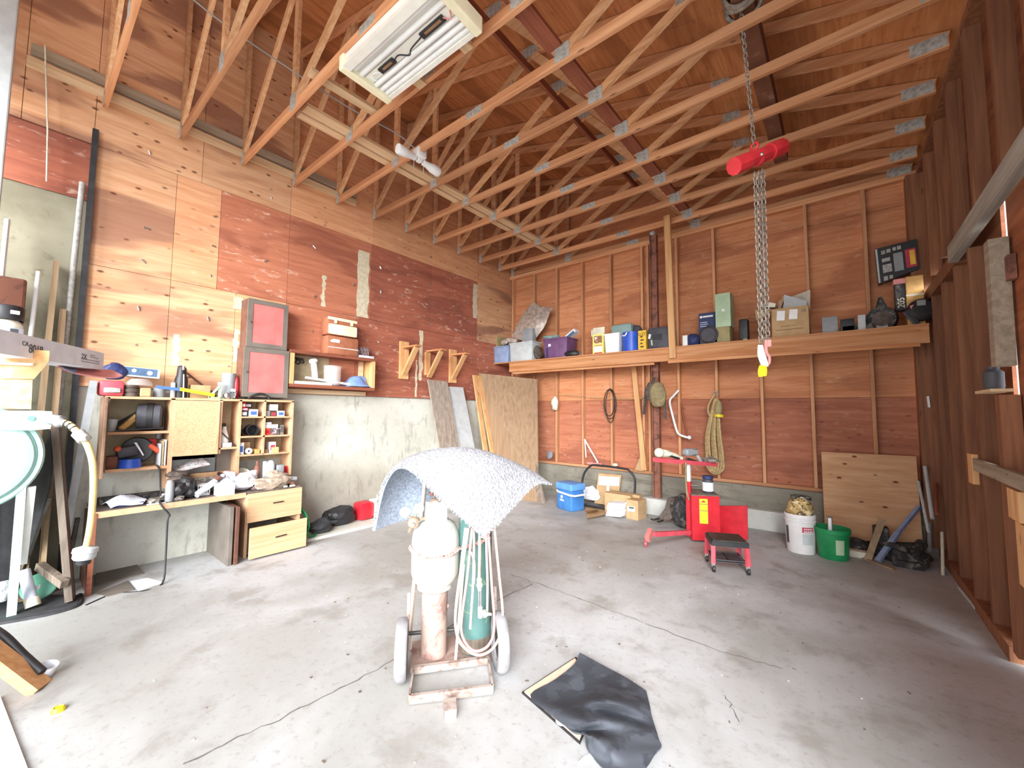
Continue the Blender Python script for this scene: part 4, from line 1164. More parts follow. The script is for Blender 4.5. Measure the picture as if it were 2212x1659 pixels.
lath('red_extinguisher', 'slim red bottle squeezed beside the lower red cabinet', 'bottle', (-5.55, 1.635, ZT), [(0, 0), (.025, 0), (.027, .01), (.027, .18), (.018, .24), (.01, .26), (0, .26)], 'red')
one('dark_cable_loop', 'dark cable loop lying before the lower red cabinet', 'cable', B().tube([(-5.42, 1.72, ZT + .006), (-5.42, 1.78, ZT + .05), (-5.42, 1.86, ZT + .07), (-5.42, 1.93, ZT + .04), (-5.42, 1.95, ZT + .006)], .012, 8, False, 4), M['steel_d'], (-5.42, 1.85, ZT), None, 60)
one('grey_stick', 'thin brown stick leaning on the plywood behind the squeeze bottle', 'stick', B().cyl((-5.66, 1.10, 2.10), (-5.66, 1.48, 1.77), .01, n=8), M['tan_d'], (-5.66, 1.4, 1.76))

# ---- desk clutter
ZD = .707
one('paper_bag', 'crumpled white and dark paper bag at the near end of the desk', 'bag', B().sheet(crom_grid([[(-5.45, .56, ZD + .005), (-5.35, .58, ZD + .04), (-5.22, .6, ZD + .006)], [(-5.46, .66, ZD + .05), (-5.36, .68, ZD + .09), (-5.24, .66, ZD + .02)], [(-5.45, .76, ZD + .07), (-5.34, .78, ZD + .05), (-5.22, .74, ZD + .01)], [(-5.42, .86, ZD + .02), (-5.33, .86, ZD + .03), (-5.23, .82, ZD + .006)]], 4, 4), .006), M['paper_b'], (-5.34, .7, ZD))
bx('dark_pouch', 'flat dark purple pouch tucked under the paper bag', 'pouch', (-5.36, .60, ZD), (-5.25, .84, ZD + .025), M['navy'], .01)
bx('dusty_slab', 'dusty dark slab along the back of the desk', 'slab', (-5.69, .55, ZD), (-5.50, 1.02, ZD + .05), M['junk_d'], .01)
lath('grey_can', 'tall grey spray can with a white label standing at the desk front', 'can', (-5.22, 1.015, ZD), [(0, 0), (.034, 0), (.036, .01), (.036, .17), (.03, .19), (.02, .21), (0, .21)], 'mgrey')
one('steel_pliers', 'steel pliers lying spread at the desk front', 'pliers', B().bar((-5.2, .87, ZD + .01), (-5.35, 1.02, ZD + .06), .02, .015).bar((-5.24, .90, ZD + .012), (-5.30, 1.01, ZD + .07), .02, .015).cyl((-5.32, .99, ZD + .03), (-5.32, .99, ZD + .07), .018), M['steel'], (-5.28, .95, ZD))
bx('white_pencil', 'white flat stick lying at the desk edge', 'stick', (-5.18, .84, ZD), (-5.165, .98, ZD + .01), M['white'], .002)
one('black_bag', 'black plastic bag of tools heaped on the desk', 'bag', B().lump((-5.32, 1.14, ZD + .1), (.26, .24, .22), 9, .3), M['black'], (-5.32, 1.14, ZD))
one('grey_gloves', 'pair of dirty grey work gloves on top of the black bag', 'gloves', B().lump((-5.42, 1.10, ZD + .24), (.16, .19, .07), 12, .25).lump((-5.36, 1.11, ZD + .2), (.14, .18, .06), 15, .25), M['suede_d'], (-5.4, 1.1, ZD + .18))
one('loose_hardware', 'small heap of loose hardware and sockets beside the grey can', 'hardware', B().lump((-5.28, .93, ZD + .02), (.12, .16, .05), 22, .4).lump((-5.2, 1.09, ZD + .02), (.06, .08, .05), 23, .4), M['mud'], (-5.26, .95, ZD))
bx('sheet_metal', 'flat bluish-grey sheet leaning on the back of the desk', 'sheet', (-5.70, 1.10, ZD + .2), (-5.68, 1.5, ZD + .36), M['lgrey'], .002)
one('newspaper', 'folded printed newspaper thrown on the desk clutter', 'newspaper', B().sheet(crom_grid([[(-5.55, 1.10, ZD + .27), (-5.45, 1.12, ZD + .25)], [(-5.60, 1.25, ZD + .34), (-5.46, 1.26, ZD + .28)], [(-5.62, 1.36, ZD + .36), (-5.47, 1.40, ZD + .30)]], 4, 3), .012), spotted('newsprint', '#cfcdc8', '#9c989a', '#c08f8f', 60), (-5.53, 1.25, ZD + .2))
bx('brown_board', 'narrow brown board lying across the desk clutter', 'board', (-5.5, 1.22, ZD + .15), (-5.47, 1.60, ZD + .22), M['card_d'], .003)
one('open_carton', 'grimy open carton of parts in the middle of the desk', 'box', B().box((-5.66, 1.14, ZD), (-5.44, 1.58, ZD + .17), .01), M['mud'], (-5.55, 1.3, ZD))
wbk = thing('white_basket', 'small white slotted plastic basket on the desk', 'basket', (-5.36, 1.31, ZD))
part('rim', B().box((-5.42, 1.26, ZD + .10), (-5.31, 1.37, ZD + .115)), M['white'], wbk)
for k in range(6):
    part('slat', B().box((-5.318, 1.262 + k * .02, ZD + .02), (-5.31, 1.272 + k * .02, ZD + .10)), M['white'], wbk)
part('base', B().box((-5.42, 1.26, ZD), (-5.31, 1.37, ZD + .02)), M['white'], wbk)
one('paper_roll', 'white paper roll with a dark end leaning on the basket', 'roll', B().cyl((-5.22, 1.23, ZD + .03), (-5.32, 1.42, ZD + .14), .032), M['paper_b'], (-5.27, 1.3, ZD), None, 40)
lath('brown_cup', 'dark brown cup tipped over behind the white carton', 'cup', (-5.33, 1.43, ZD + .15), [(0, 0), (.035, 0), (.045, .08), (.04, .08), (.03, .01), (0, .01)], 'tan_d', None, (.5, .3, .6))
wc = thing('white_carton', 'white printed carton at the front edge of the desk', 'box', (-5.19, 1.46, ZD))
part('carton', B().box((-5.27, 1.395, ZD - .0), (-5.135, 1.55, ZD + .125), .002), M['white'], wc)
part('printed_lines', B().box((-5.1345, 1.42, ZD + .085), (-5.1335, 1.47, ZD + .09)).box((-5.1345, 1.42, ZD + .02), (-5.1335, 1.45, ZD + .05)).box((-5.1345, 1.47, ZD + .02), (-5.1335, 1.49, ZD + .05)).box((-5.1345, 1.5, ZD + .02), (-5.1335, 1.53, ZD + .05)), M['lgrey'], wc)
one('plastic_bag', 'pale plastic bag bulging behind the white carton', 'bag', B().lump((-5.36, 1.52, ZD + .13), (.16, .2, .2), 31, .25), M['paper_b'], (-5.36, 1.52, ZD + .03))
one('crumpled_paper', 'crumpled sheet of white paper beside the white carton', 'paper', B().lump((-5.30, 1.69, ZD + .10), (.16, .22, .21), 33, .35, 2), M['paper'], (-5.3, 1.69, ZD))
lath('white_ink_bottle', 'white bottle with a square cap among the desk bottles', 'bottle', (-5.36, 1.80, ZD), canp(.035, .21), 'white')
lath('dark_can', 'dark patterned can beside the white square-capped bottle', 'can', (-5.30, 1.79, ZD), canp(.035, .15), 'bwprint')
lath('brown_bottle', 'brown bottle behind the desk bottles', 'bottle', (-5.50, 1.88, ZD), [(0, 0), (.035, 0), (.035, .2), (.015, .26), (.015, .3), (0, .3)], 'brown_steel')
lath('white_cap_bottle', 'slim bottle with a white cap between the brown bottle and the aerosol', 'bottle', (-5.48, 1.96, ZD), canp(.025, .29), 'lgrey')
lath('aerosol_can', 'tall pale blue-white aerosol can on the desk', 'can', (-5.42, 2.0, ZD), [(0, 0), (.045, 0), (.045, .25), (.035, .28), (.02, .30), (0, .30)], 'paper_b')
bx('grey_carton', 'grey carton beside the pale aerosol can', 'box', (-5.50, 2.06, ZD), (-5.38, 2.14, ZD + .24), M['mgrey'], .004)
bx('red_panel_box', 'red panel in a white frame propped at the desk end', 'box', (-5.48, 2.14, ZD + .10), (-5.46, 2.23, ZD + .21), M['red'], .004)
one('round_plate', 'pale round plate leaning behind the crumpled paper', 'plate', B().lathe([(0, 0), (.09, 0), (.11, .012), (.09, .006), (0, .006)], (-5.52, 1.72, ZD + .12), (.9, -.3, .35)), M['bone'], (-5.52, 1.72, ZD), None, 60)
one('beige_rag', 'crumpled beige rag at the front of the desk', 'rag', B().lump((-5.24, 1.96, ZD + .06), (.18, .4, .15), 41, .4).lump((-5.3, 2.02, ZD + .13), (.14, .22, .12), 43, .4), M['clay'], (-5.26, 1.98, ZD))
one('black_lid_jar', 'dark jar behind the beige rag', 'jar', B().lathe(canp(.04, .11), (-5.34, 2.17, ZD)), M['dgrey'], (-5.34, 2.17, ZD), None, 40)
gg = thing('glue_gun', 'grey metal hand tool lying on the end of the desk', 'tool', (-5.24, 2.17, ZD))
part('barrel', B().bar((-5.24, 2.08, ZD + .09), (-5.24, 2.24, ZD + .075), .04, .045, bev=.01), M['mgrey'], gg)
part('handle', B().bar((-5.23, 2.13, ZD + .06), (-5.22, 2.20, ZD + .01), .03, .04, bev=.008), M['brown_steel'], gg)
bx('white_bottle_top', 'white cap lying at the desk edge over the upper drawer', 'cap', (-5.16, 2.12, ZD), (-5.135, 2.18, ZD + .02), M['white'], .006)
bx('white_chalk', 'white stub lying beside the white cap', 'chalk', (-5.18, 2.06, ZD), (-5.15, 2.10, ZD + .018), M['white'], .006)

# ---- on the floor under the desk
cd = thing('cardboard_sheet', 'grey-brown cardboard sheet on the floor under the desk', 'cardboard', (-5.3, .75, 0))
part('panel', B().prism([(-5.812, 0.594, 0.000), (-5.870, 0.884, 0.000), (-5.396, 0.887, 0.000), (-5.343, 0.547, 0.000)], (0, 0, .012)), M['greybrown'], cd)
part('panel', B().prism([(-5.133, 0.529, 0.000), (-5.283, 0.756, 0.000), (-4.984, 0.763, 0.000), (-4.983, 0.586, 0.000)], (0, 0, .008)), M['greybrown'], cd)
one('white_paper_sheet', 'white paper sheet on the floor in front of the desk', 'paper', B().prism([(-5.260, 0.775, 0.000), (-5.239, 0.890, 0.000), (-4.997, 0.971, 0.000), (-4.928, 0.786, 0.000)], (0, 0, .004)), M['paper'], (-5.071, 0.855, 0.000))
one('power_cord', 'black power cord hanging over the desk edge down to the floor', 'cord', B().tube([(-5.42, .93, 1.06), (-5.40, .96, 1.0), (-5.38, .97, .82), (-5.30, .97, .74), (-5.125, .93, .715), (-5.10, 1.0, .60), (-5.086, 0.986, 0.548), (-5.046, 0.981, 0.232), (-4.95, .95, .008), (-4.896, 0.812, 0.000), (-4.996, 0.680, 0.000), (-5.026, 0.619, 0.000), (-4.905, 0.456, 0.000)], .008, 8, False, 5), M['black'], (-4.996, 0.680, 0.000), None, 60)

# ---- low plank by the wall with odds and ends
one('floor_plank', 'long pale-edged plank lying on the floor along the concrete wall', 'plank', B().box((-5.70, 2.36, 0), (-5.16, 5.6, .035)), M['conc'], (-5.43, 3.9, 0))
ZP = .036
one('black_duffel', 'black bag lying on the floor plank beside the drawers', 'bag', B().lump((-5.50, 2.95, ZP + .12), (.3, .45, .26), 51, .2), M['black'], (-5.5, 2.95, ZP))
one('black_boot', 'dark boot-shaped bundle before the black bag', 'bundle', B().lump((-5.33, 2.60, ZP + .08), (.24, .3, .18), 52, .25), M['black_m'], (-5.33, 2.6, ZP))
one('green_rope', 'green garden rope hanging behind the lower drawer', 'rope', B().tube([(-5.25, 2.30, .42), (-5.2, 2.36, .3), (-5.22, 2.34, .15), (-5.18, 2.42, .05), (-5.25, 2.5, .05)], .014, 7, False, 4).tube([(-5.28, 2.31, .40), (-5.22, 2.40, .22), (-5.25, 2.38, .06)], .012, 7, False, 4), M['green'], (-5.23, 2.38, .037))
one('red_case', 'dark red plastic case on the floor plank', 'case', B().box((-5.62, 3.20, ZP), (-5.40, 3.43, ZP + .25), .04), M['red'], (-5.5, 3.3, ZP), None, 40)
bo = thing('bottle_carrier', 'white printed cardboard carrier holding bottles on the floor plank', 'carton', (-5.45, 3.58, ZP))
part('carton', B().box((-5.55, 3.44, ZP + .02), (-5.36, 3.78, ZP + .20), .003), M['white'], bo)
part('brown_flap', B().box((-5.362, 3.52, ZP + .20), (-5.355, 3.78, ZP + .27)), M['card_d'], bo)
part('side_flap', B().prism([(-5.54, 3.44, ZP + .2), (-5.36, 3.44, ZP + .2), (-5.36, 3.42, ZP + .3), (-5.54, 3.42, ZP + .26)], (0, .004, 0)), M['white'], bo)
part('printed_emblem', B().prism([(-5.3585, 3.59, ZP + .05), (-5.3585, 3.61, ZP + .14), (-5.3585, 3.63, ZP + .10), (-5.3585, 3.655, ZP + .15), (-5.3585, 3.64, ZP + .06), (-5.3585, 3.62, ZP + .09)], (.002, 0, 0)), M['ink'], bo)
for k in range(5):
    y = 3.50 + k * .06
    lath('small_bottle', ['first', 'second', 'third', 'fourth', 'fifth'][k] + ' white-capped bottle from the red case in the white carrier', 'bottle', (-5.45, y, ZP + .201), [(0, 0), (.024, 0), (.022, .06), (.01, .09), (.009, .13), (0, .135)], 'bone', 'bottles in the white carrier')
one('crumpled_white_bag', 'crumpled white bag lying before the bottle carrier', 'bag', B().lump((-5.27, 3.75, ZP + .03), (.16, .5, .08), 61, .3), M['paper'], (-5.27, 3.75, ZP))
bx('beige_box', 'tall beige box standing against the concrete behind the hanging mat', 'box', (-5.66, 3.95, ZP), (-5.45, 4.32, ZP + .42), M['bone'], .004)

# ---- boards leaning near the far corner
def leaning(name, lab, y0, y1, xb, xt, zt, m, th=.022, zb=0.0, dy=0.0):
    d = Vector((xt - xb, 0, zt - zb)).normalized()
    n = Vector((d.z, 0, -d.x)) * th
    if xt < xb:
        n = Vector((-d.z, 0, d.x)) * -th
    return one(name, lab, 'board', B().prism([(xb, y0, zb), (xb, y1, zb), (xt, y1 + dy, zt), (xt, y0 + dy, zt)], n), M[m], (xb, (y0 + y1) / 2, zb))
leaning('weathered_board', 'weathered brown board leaning on the wall under the shelf brackets', 4.50, 4.95, -4.97, -5.66, 2.16, 'weath_z', .03, .036, .06)
leaning('white_board', 'smooth pale grey board leaning on the wall beside the weathered board', 5.00, 5.36, -5.0, -5.66, 2.07, 'lgrey', .02, .036, .06)
leaning('orange_board', 'narrow orange-brown board leaning upright in the corner', 5.62, 5.72, -5.1, -5.66, 2.33, 'fir_z', .035, 0, .06)
leaning('thin_batten', 'thin pale batten leaning beside the orange-brown board', 5.80, 5.90, -5.05, -5.66, 2.33, 'fir_z', .03, 0)
leaning('white_edged_panel', 'white-faced panel leaning behind the large hardboard sheet', 5.96, 6.10, -4.75, -5.66, 2.0, 'white', .015)
one('hardboard_sheet', 'large brown hardboard sheet leaning into the far corner', 'board', B().prism([(-5.02, 5.95, 0.0), (-4.30, 6.05, 0.0), (-4.80, 6.70, 2.28), (-5.660, 5.890, 2.391)], (-.01, -.02, 0)), wood('hardboard', '#94785c', '#7d6248', 'z', False, .05), (-4.7, 6.0, 0))
one('edge_board', 'narrow grey-brown board leaning along the edge of the hardboard sheet', 'board', B().prism([(-4.26, 6.03, 0.0), (-4.14, 6.05, 0.0), (-5.318, 6.680, 2.335), (-5.561, 6.680, 2.387)], (-.01, -.03, 0)), M['old_z'], (-4.2, 6.0, 0))
one('corner_plank', 'short tan plank leaning between the hardboard sheet and the wall', 'board', B().prism([(-5.2, 5.72, 0), (-5.05, 5.78, 0), (-5.55, 6.2, 1.25), (-5.62, 6.1, 1.25)], (-.02, -.02, 0)), M['tan_z'], (-5.15, 5.75, 0))

# ---- left foreground: boards, pipes and the mint machine
def stick(name, lab, p, q, w, h, m, up=(1, 0, 0), cat='board', bev=0.0):
    lo = p if p[2] < q[2] else q
    return one(name, lab, cat, B().bar(p, q, w, h, up, bev), M[m], lo)
stick('grey_channel_post', 'wide grey-green metal channel leaning beside the desk', (-5.30, .33, .45), (-5.50, .45, 1.88), .085, .05, 'mgrey', (0, 1, 0))
stick('tan_plank', 'tan plank standing against the stained concrete', (-5.40, .12, .0), (-5.64, .16, 2.98), .115, .04, 'tan_z', (0, 1, 0))
stick('second_tan_plank', 'paler narrow plank standing beside the tan plank', (-5.42, .22, .0), (-5.63, .225, 2.55), .05, .045, 'tan_z', (0, 1, 0))
stick('knotty_grey_board', 'knotty weathered dark board leaning with its foot in the black tray', (-5.062, 0.378, 0.026), (-5.280, 0.231, 1.452), .15, .045, 'old_z', (0.2, 1, 0))
stick('thin_dark_rod', 'thin dark rod leaning across the black sheet', (-5.192, 0.134, 0.423), (-5.120, 0.218, 0.885), .02, .02, 'steel_d', (0, 1, 0), 'rod')
stick('short_steel_bar', 'short grey bar standing behind the knotty board', (-5.377, 0.380, 0.316), (-5.314, 0.403, 0.646), .05, .03, 'steel_d', (0, 1, 0), 'bar')
stick('corrugated_board', 'pale ribbed board standing behind the dark rod', (-5.418, 0.224, 0.231), (-5.531, 0.226, 0.644), .16, .03, 'tan_z', (0, 1, 0))
stick('black_beam', 'short dark beam lying slanted over the green lid', (-5.283, 0.199, 0.302), (-4.972, 0.333, 0.192), .05, .06, 'old_z', (0, 0, 1), 'beam')
one('black_sheet', 'large black rubber sheet standing behind the mint machine', 'sheet', B().sheet(crom_grid([[(-5.641, -0.120, 0.924), (-5.366, 0.100, 0.966), (-5.249, 0.194, 1.435)], [(-5.625, -0.093, 0.462), (-5.383, 0.104, 0.464), (-5.196, 0.213, 0.971)], [(-5.610, -0.064, -0.034), (-5.460, 0.058, -0.032), (-5.375, 0.104, 0.239)]], 4, 4), .012), M['black_m'], (-5.573, 0.059, -0.067))
one('dark_back_panel', 'tall dark panel standing against the wall behind the leaning boards', 'panel', B().box((-5.66, -.35, 0), (-5.63, .10, 1.5)), M['black_m'], (-5.64, -.1, 0))
tr = thing('boot_tray', 'black rubber boot tray on the floor under the leaning boards', 'tray', (-5.2, .2, 0))
part('base', B().prism([(-4.982, -0.006, 0.000), (-4.917, 0.405, 0.000), (-5.145, 0.449, 0.000), (-5.493, 0.156, 0.000), (-5.468, -0.039, 0.000)], (0, 0, .02)), M['black_m'], tr)
part('rim', B().tube([(-4.982, -0.006, 0.000), (-4.900, 0.242, 0.000), (-4.920, 0.392, 0.000), (-5.030, 0.436, 0.000), (-5.208, 0.443, 0.000)], .02, 8, False, 4), M['black_m'], tr, 60)
ld = thing('green_disc', 'round green plastic lid leaning behind the white pipe', 'lid', (-5.215, 0.211, 0.061))
part('disc', B().lathe([(0, 0), (.105, 0), (.11, .008), (.10, .014), (0, .010)], (-5.259, 0.208, 0.136), (.9, -.25, .6), 32), M['green_l'], ld, 30)
part('sticker', B().cbox((-5.202, 0.188, 0.150), (.004, .045, .035), (0, -.5, -.25)), M['paper'], ld)
pv = thing('white_pipe', 'short white plastic pipe with a collar leaning beside the mint leg', 'pipe', (-5.105, 0.172, 0.052))
part('tube', B().cyl((-5.105, 0.172, 0.052), (-5.226, 0.116, 0.302), .036), M['paper_b'], pv, 40)
part('collar', B().cyl((-5.100, 0.178, 0.033), (-5.125, 0.166, 0.095), .045), M['bone'], pv, 40)
one('white_scrap_bag', 'white plastic bag at the edge of the black tray', 'bag', B().lump((-5.298, 0.007, 0.143), (.16, .12, .16), 71, .25), M['paper'], (-5.300, 0.011, 0.068))

mm = thing('mint_machine', 'mint green machine with a big round cover on straight legs', 'machine', (-5.0, -.1, 0))
part('round_cover', B().lathe([(0, .05), (.30, .04), (.345, .03), (.36, .012), (.395, .012), (.41, -.01), (.41, -.05), (.38, -.06), (0, -.06)], (-4.97, -.235, 1.245), (1, .12, 0), 56), M['mint'], mm, 28)
part('cover_groove', B().torus((-4.957, -.235, 1.245), .362, .006, (1, .12, 0), 56, 6), M['mint_s'], mm, 60)
ar = part('arm', B().prism([(-5.0, -.15, 1.60), (-5.0, .10, 1.605), (-5.0, .185, 1.60), (-5.0, .185, 1.46), (-5.0, .08, 1.45), (-5.0, -.15, 1.46)], (.06, 0, 0)), M['mint'], mm)
part('bolt', B().cyl((-4.94, .08, 1.545), (-4.93, .08, 1.545), .02, n=14), M['mint_s'], ar)
part('end_plate', B().box((-4.99, .155, 1.47), (-4.932, .19, 1.595), .005), M['lgrey'], ar)
part('leg', B().bar((-5.07, .068, 0.0), (-5.03, .062, 1.02), .065, .05, (0, 1, 0)), M['mint'], mm)
part('brace', B().bar((-5.13, .105, .38), (-5.03, .115, 1.0), .03, .045, (0, 1, 0)), M['white'], mm)
part('leg', B().bar((-5.0, -.55, 0.0), (-5.0, -.5, 1.02), .065, .05, (0, 1, 0)), M['mint'], mm)
part('back_body', B().box((-5.3, -.5, .95), (-5.03, .05, 1.5), .02), M['mint'], mm)
yc = thing('yellow_cable', 'yellow power cord with grey strain reliefs hanging from the mint arm', 'cord', (-4.756, 0.417, 0.519))
part('grey_boot', B().cyl((-4.887, 0.183, 1.536), (-4.821, 0.237, 1.529), .042, .036).ball((-4.809, 0.223, 1.515), .04), M['mgrey'], yc, 40)
part('spring_sleeve', B().tube([(-4.803, 0.228, 1.515), (-4.761, 0.263, 1.505), (-4.725, 0.295, 1.472), (-4.693, 0.326, 1.421)], .024, 10, False, 5), M['cordy'], yc, 60)
for p, q in (((-4.767, 0.258, 1.505), (-4.758, 0.265, 1.501)), ((-4.748, 0.275, 1.490), (-4.739, 0.283, 1.483)), ((-4.726, 0.295, 1.468), (-4.720, 0.300, 1.461))):
    part('spring_coil', B().cyl(p, q, .028), M['black'], yc)
part('clamp', B().cyl((-4.699, 0.320, 1.432), (-4.655, 0.361, 1.374), .042).cyl((-4.666, 0.326, 1.372), (-4.609, 0.371, 1.394), .02), M['steel'], yc, 40)
part('cable', B().tube([(-4.671, 0.346, 1.396), (-4.640, 0.378, 1.323), (-4.616, 0.408, 1.195), (-4.617, 0.423, 1.012), (-4.666, 0.429, 0.788), (-4.685, 0.425, 0.640), (-4.736, 0.420, 0.530)], .022, 12, False, 5), M['cordy'], yc, 60)
part('plug', B().lathe([(0, .05), (.03, .045), (.075, .03), (.078, 0), (.07, -.005), (.07, -.04), (.06, -.055), (0, -.055)], (-4.746, 0.416, 0.478), (0, .1, 1), 24), M['lgrey'], yc, 40)
part('plug_face', B().cyl((-4.754, 0.414, 0.423), (-4.761, 0.411, 0.389), .045), M['black'], yc, 40)

# ---- timber rack in the foreground with a white box on it
rk = thing('timber_rack', 'pale timber shelf rack end with stepped boards at the photo edge', 'rack', (-3.2, -.55, 0))
def rackb(name, pts, m, th):
    b = B()
    P = [V(p) for p in pts]
    n = (V((0, 0, 1.63)) - P[0])
    n.z = 0
    n = n.normalized() * -th
    b.prism(P, n)
    return part(name, b, m, rk)
rackb('top_board', [(-3.379, -0.199, 1.943), (-3.030, 0.089, 1.910), (-3.034, 0.090, 1.864), (-3.381, -0.194, 1.868)], M['fir_y'], .5)
rackb('middle_board', [(-3.381, -0.194, 1.868), (-3.034, 0.090, 1.864), (-3.051, 0.079, 1.832), (-3.096, 0.048, 1.770), (-3.385, -0.189, 1.776)], wood('mid_board', '#c7a272', '#b08a5c', 'y', False, .05), .4)
rackb('lower_board', [(-3.402, -0.190, 1.777), (-3.116, 0.044, 1.768), (-3.127, 0.048, 1.621), (-3.407, -0.182, 1.628)], M['fir_y'], .05)
part('edge_strip', B().bar((-3.304, -0.149, 1.848), (-3.075, 0.039, 1.841), .01, .012), M['white_e'], rk)
part('post', B().box((-3.35, -.72, 0), (-3.2, -.58, 1.85)), M['fir_z'], rk)
lb = thing('long_white_box', 'long white cardboard box sticking out over the end of the timber rack', 'box', (-3.187, 0.093, 1.871))
P0, P1 = V((-3.183, 0.087, 1.976)), V((-3.639, 0.336, 1.979))
dirv = (P1 - P0)
dirv.z = 0
dirv.normalize()
A0 = P1 - dirv * 1.15
hgt = 0.108
back = Vector((0, 0, 1)).cross(dirv) * 0.13
top_z = P1.z
A0.z = P1.z = top_z
part('carton', B().prism([A0, P1, P1 - Vector((0, 0, hgt)), A0 - Vector((0, 0, hgt))], back), M['paper'], lb)
fo = -back.normalized() * .0012
lettering(lb, '2X', .045, P1 - dirv * .235 - Vector((0, 0, .062)) + fo, dirv, (0, 0, 1), M['ink'])
for k, (o, L) in enumerate(((.03, .05), (.042, .085), (.062, .19), (.076, .19))):
    s0 = .15 if k < 2 else .235
    part('printed_line', B().bar(P1 - dirv * s0 - Vector((0, 0, o)) + fo, P1 - dirv * (s0 - L) - Vector((0, 0, o)) + fo, .001, .005), M['mgrey'], lb)
lettering(lb, 'CA', .03, P1 - dirv * .700 - Vector((0, 0, .052)) + fo, dirv, (0, 0, 1), M['ink'])
lettering(lb, '8018', .062, P1 - dirv * .655 - Vector((0, 0, .082)) + fo, dirv, (0, 0, 1), M['ink'], squash=.8)
rc = thing('red_blister_card', 'red, white and blue printed card sagging under the white box', 'card', (-3.536, 0.264, 1.843))
part('card', B().sheet(crom_grid([[(-3.451, 0.137, 1.868), (-3.591, 0.152, 1.870)], [(-3.517, 0.215, 1.836), (-3.652, 0.231, 1.873)], [(-3.568, 0.368, 1.824), (-3.683, 0.361, 1.880)], [(-3.582, 0.420, 1.843), (-3.695, 0.390, 1.877)]], 4, 3), .008), M['pink'], rc)
part('blue_print', B().sheet(crom_grid([[(-3.433, 0.145, 1.864), (-3.512, 0.153, 1.863)], [(-3.507, 0.211, 1.833), (-3.588, 0.220, 1.865)]], 3, 3), .004), M['tote_blue'], rc)
sc = thing('spray_can', 'black-capped can with a pale label standing on the white box', 'can', (-3.524, -0.064, 2.009))
cc = V((-3.524, -0.064, 2.009))
cc.z = top_z
part('body', B().lathe([(0, 0), (.062, 0), (.065, .008), (.065, .10), (.05, .125), (0, .125)], cc), M['bone'], sc, 40)
part('label', B().lathe([(.0655, .02), (.067, .02), (.067, .085), (.0655, .085)], cc), M['paper_b'], sc, 40)
part('cap', B().lathe([(.066, .125), (.068, .13), (.068, .195), (.06, .205), (0, .205)], cc), M['black'], sc, 40)
part('cap_sticker', B().cbox(cc + Vector((.063, .032, .165)), (.008, .032, .02), (0, 0, .4)), M['white'], sc)
part('printed_panel', B().cbox(cc + Vector((.061, .034, .05)), (.006, .03, .05), (0, 0, .4)), M['ink'], sc)
one('red_floor_jack', 'dark red jack handle standing against the stained concrete', 'jack', B().box((-5.6, -.30, 2.35), (-5.5, .0, 2.75), .02).box((-5.58, -.2, 0), (-5.52, -.1, 2.4)), M['brown_steel'], (-5.55, -.15, 0))
one('white_rod', 'white plastic rod standing upright near the photo edge', 'rod', B().cyl((-5.5, -.155, 0), (-5.56, -.14, 3.26), .018, n=10), M['white'], (-5.5, -.155, 0))
one('short_white_tube', 'short white tube leaning beside the tan plank', 'tube', B().cyl((-5.5, .04, 2.0), (-5.6, .06, 2.86), .016, n=10), M['white'], (-5.5, .04, 2.0))

# ---- floor bits in the left foreground
stick('lumber_offcut', 'pale lumber offcut slanting down to the floor beside the white cup', (-3.687, 0.184, -0.009), (-3.885, -0.084, 0.324), .13, .05, 'fir_y', (0, 0.3, 1))
one('black_hose_end', 'black rubber hose lying along the lumber offcut', 'hose', B().tube([(-4.070, -0.040, 0.312), (-3.937, 0.034, 0.260), (-3.855, 0.111, 0.150), (-3.738, 0.188, 0.062)], .022, 8, False, 5), M['black'], (-3.738, 0.188, 0.062), None, 60)
lath('foam_cup', 'small white cup lying beside the lumber offcut', 'cup', (-3.808, 0.203, 0.000), [(0, 0), (.03, 0), (.045, .075), (.042, .075), (.028, .006), (0, .006)], 'paper', None, (.25, .15, 1))
lath('yellow_wire_nut', 'small yellow cap on the bare floor near the photo corner', 'cap', (-3.335, 0.236, 0.000), [(0, 0), (.03, 0), (.028, .012), (.02, .02), (.018, .014), (0, .014)], 'yellow')
one('white_floor_sheet', 'white board lying on the floor at the photo corner', 'board', B().prism([(-3.730, 0.035, 0.000), (-2.869, 0.128, 0.000), (-2.7, -.6, 0), (-3.6, -.6, 0)], (0, 0, .012)), M['paper_b'], (-3.1, -.1, 0))

# ================================================================ the welding cart in the middle
U = Vector((0.63, 0.777, 0.0))
W = Vector((-0.777, 0.63, 0.0))
Z = Vector((0, 0, 1))
ct = thing('welding_cart', 'rusty steel welding cart with two wheels carrying the gas bottles', 'cart', (-1.95, 1.75, 0))
c0, c1 = V((-1.920, 1.471, 0.000)), V((-1.622, 1.829, -0.000))
c2, c3 = V((-2.111, 1.644, 0.000)), V((-1.827, 2.013, 0.000))
h = Z * .03
rbm = M['rustbar']
part('front_bar', B().bar(c0 + h, c1 + h, .02, .045), rbm, ct)
part('rear_bar', B().bar(c2 + h, c3 + h, .03, .04), rbm, ct)
part('side_bar', B().bar(c0 + h, c2 + h, .012, .045), rbm, ct)
part('side_bar', B().bar(c1 + h, c3 + h, .012, .045), rbm, ct)
part('toe_plate', B().prism([(-1.752, 1.570, 0.000), (-1.708, 1.624, -0.000), (-1.644, 1.569, -0.000), (-1.674, 1.511, 0.000)], (0, 0, .055)), rbm, ct)
b0 = c2 + W * .02 - U * .02
b1 = c3 + W * .02 + U * .02
part('bottle_platform', B().prism([b0, b1, b1 + W * .30, b0 + W * .30], (0, 0, .03)), M['rustpipe'], ct)
PROP = Vector((-2.15, 1.835, 0))
OXY = Vector((-1.985, 2.045, 0))
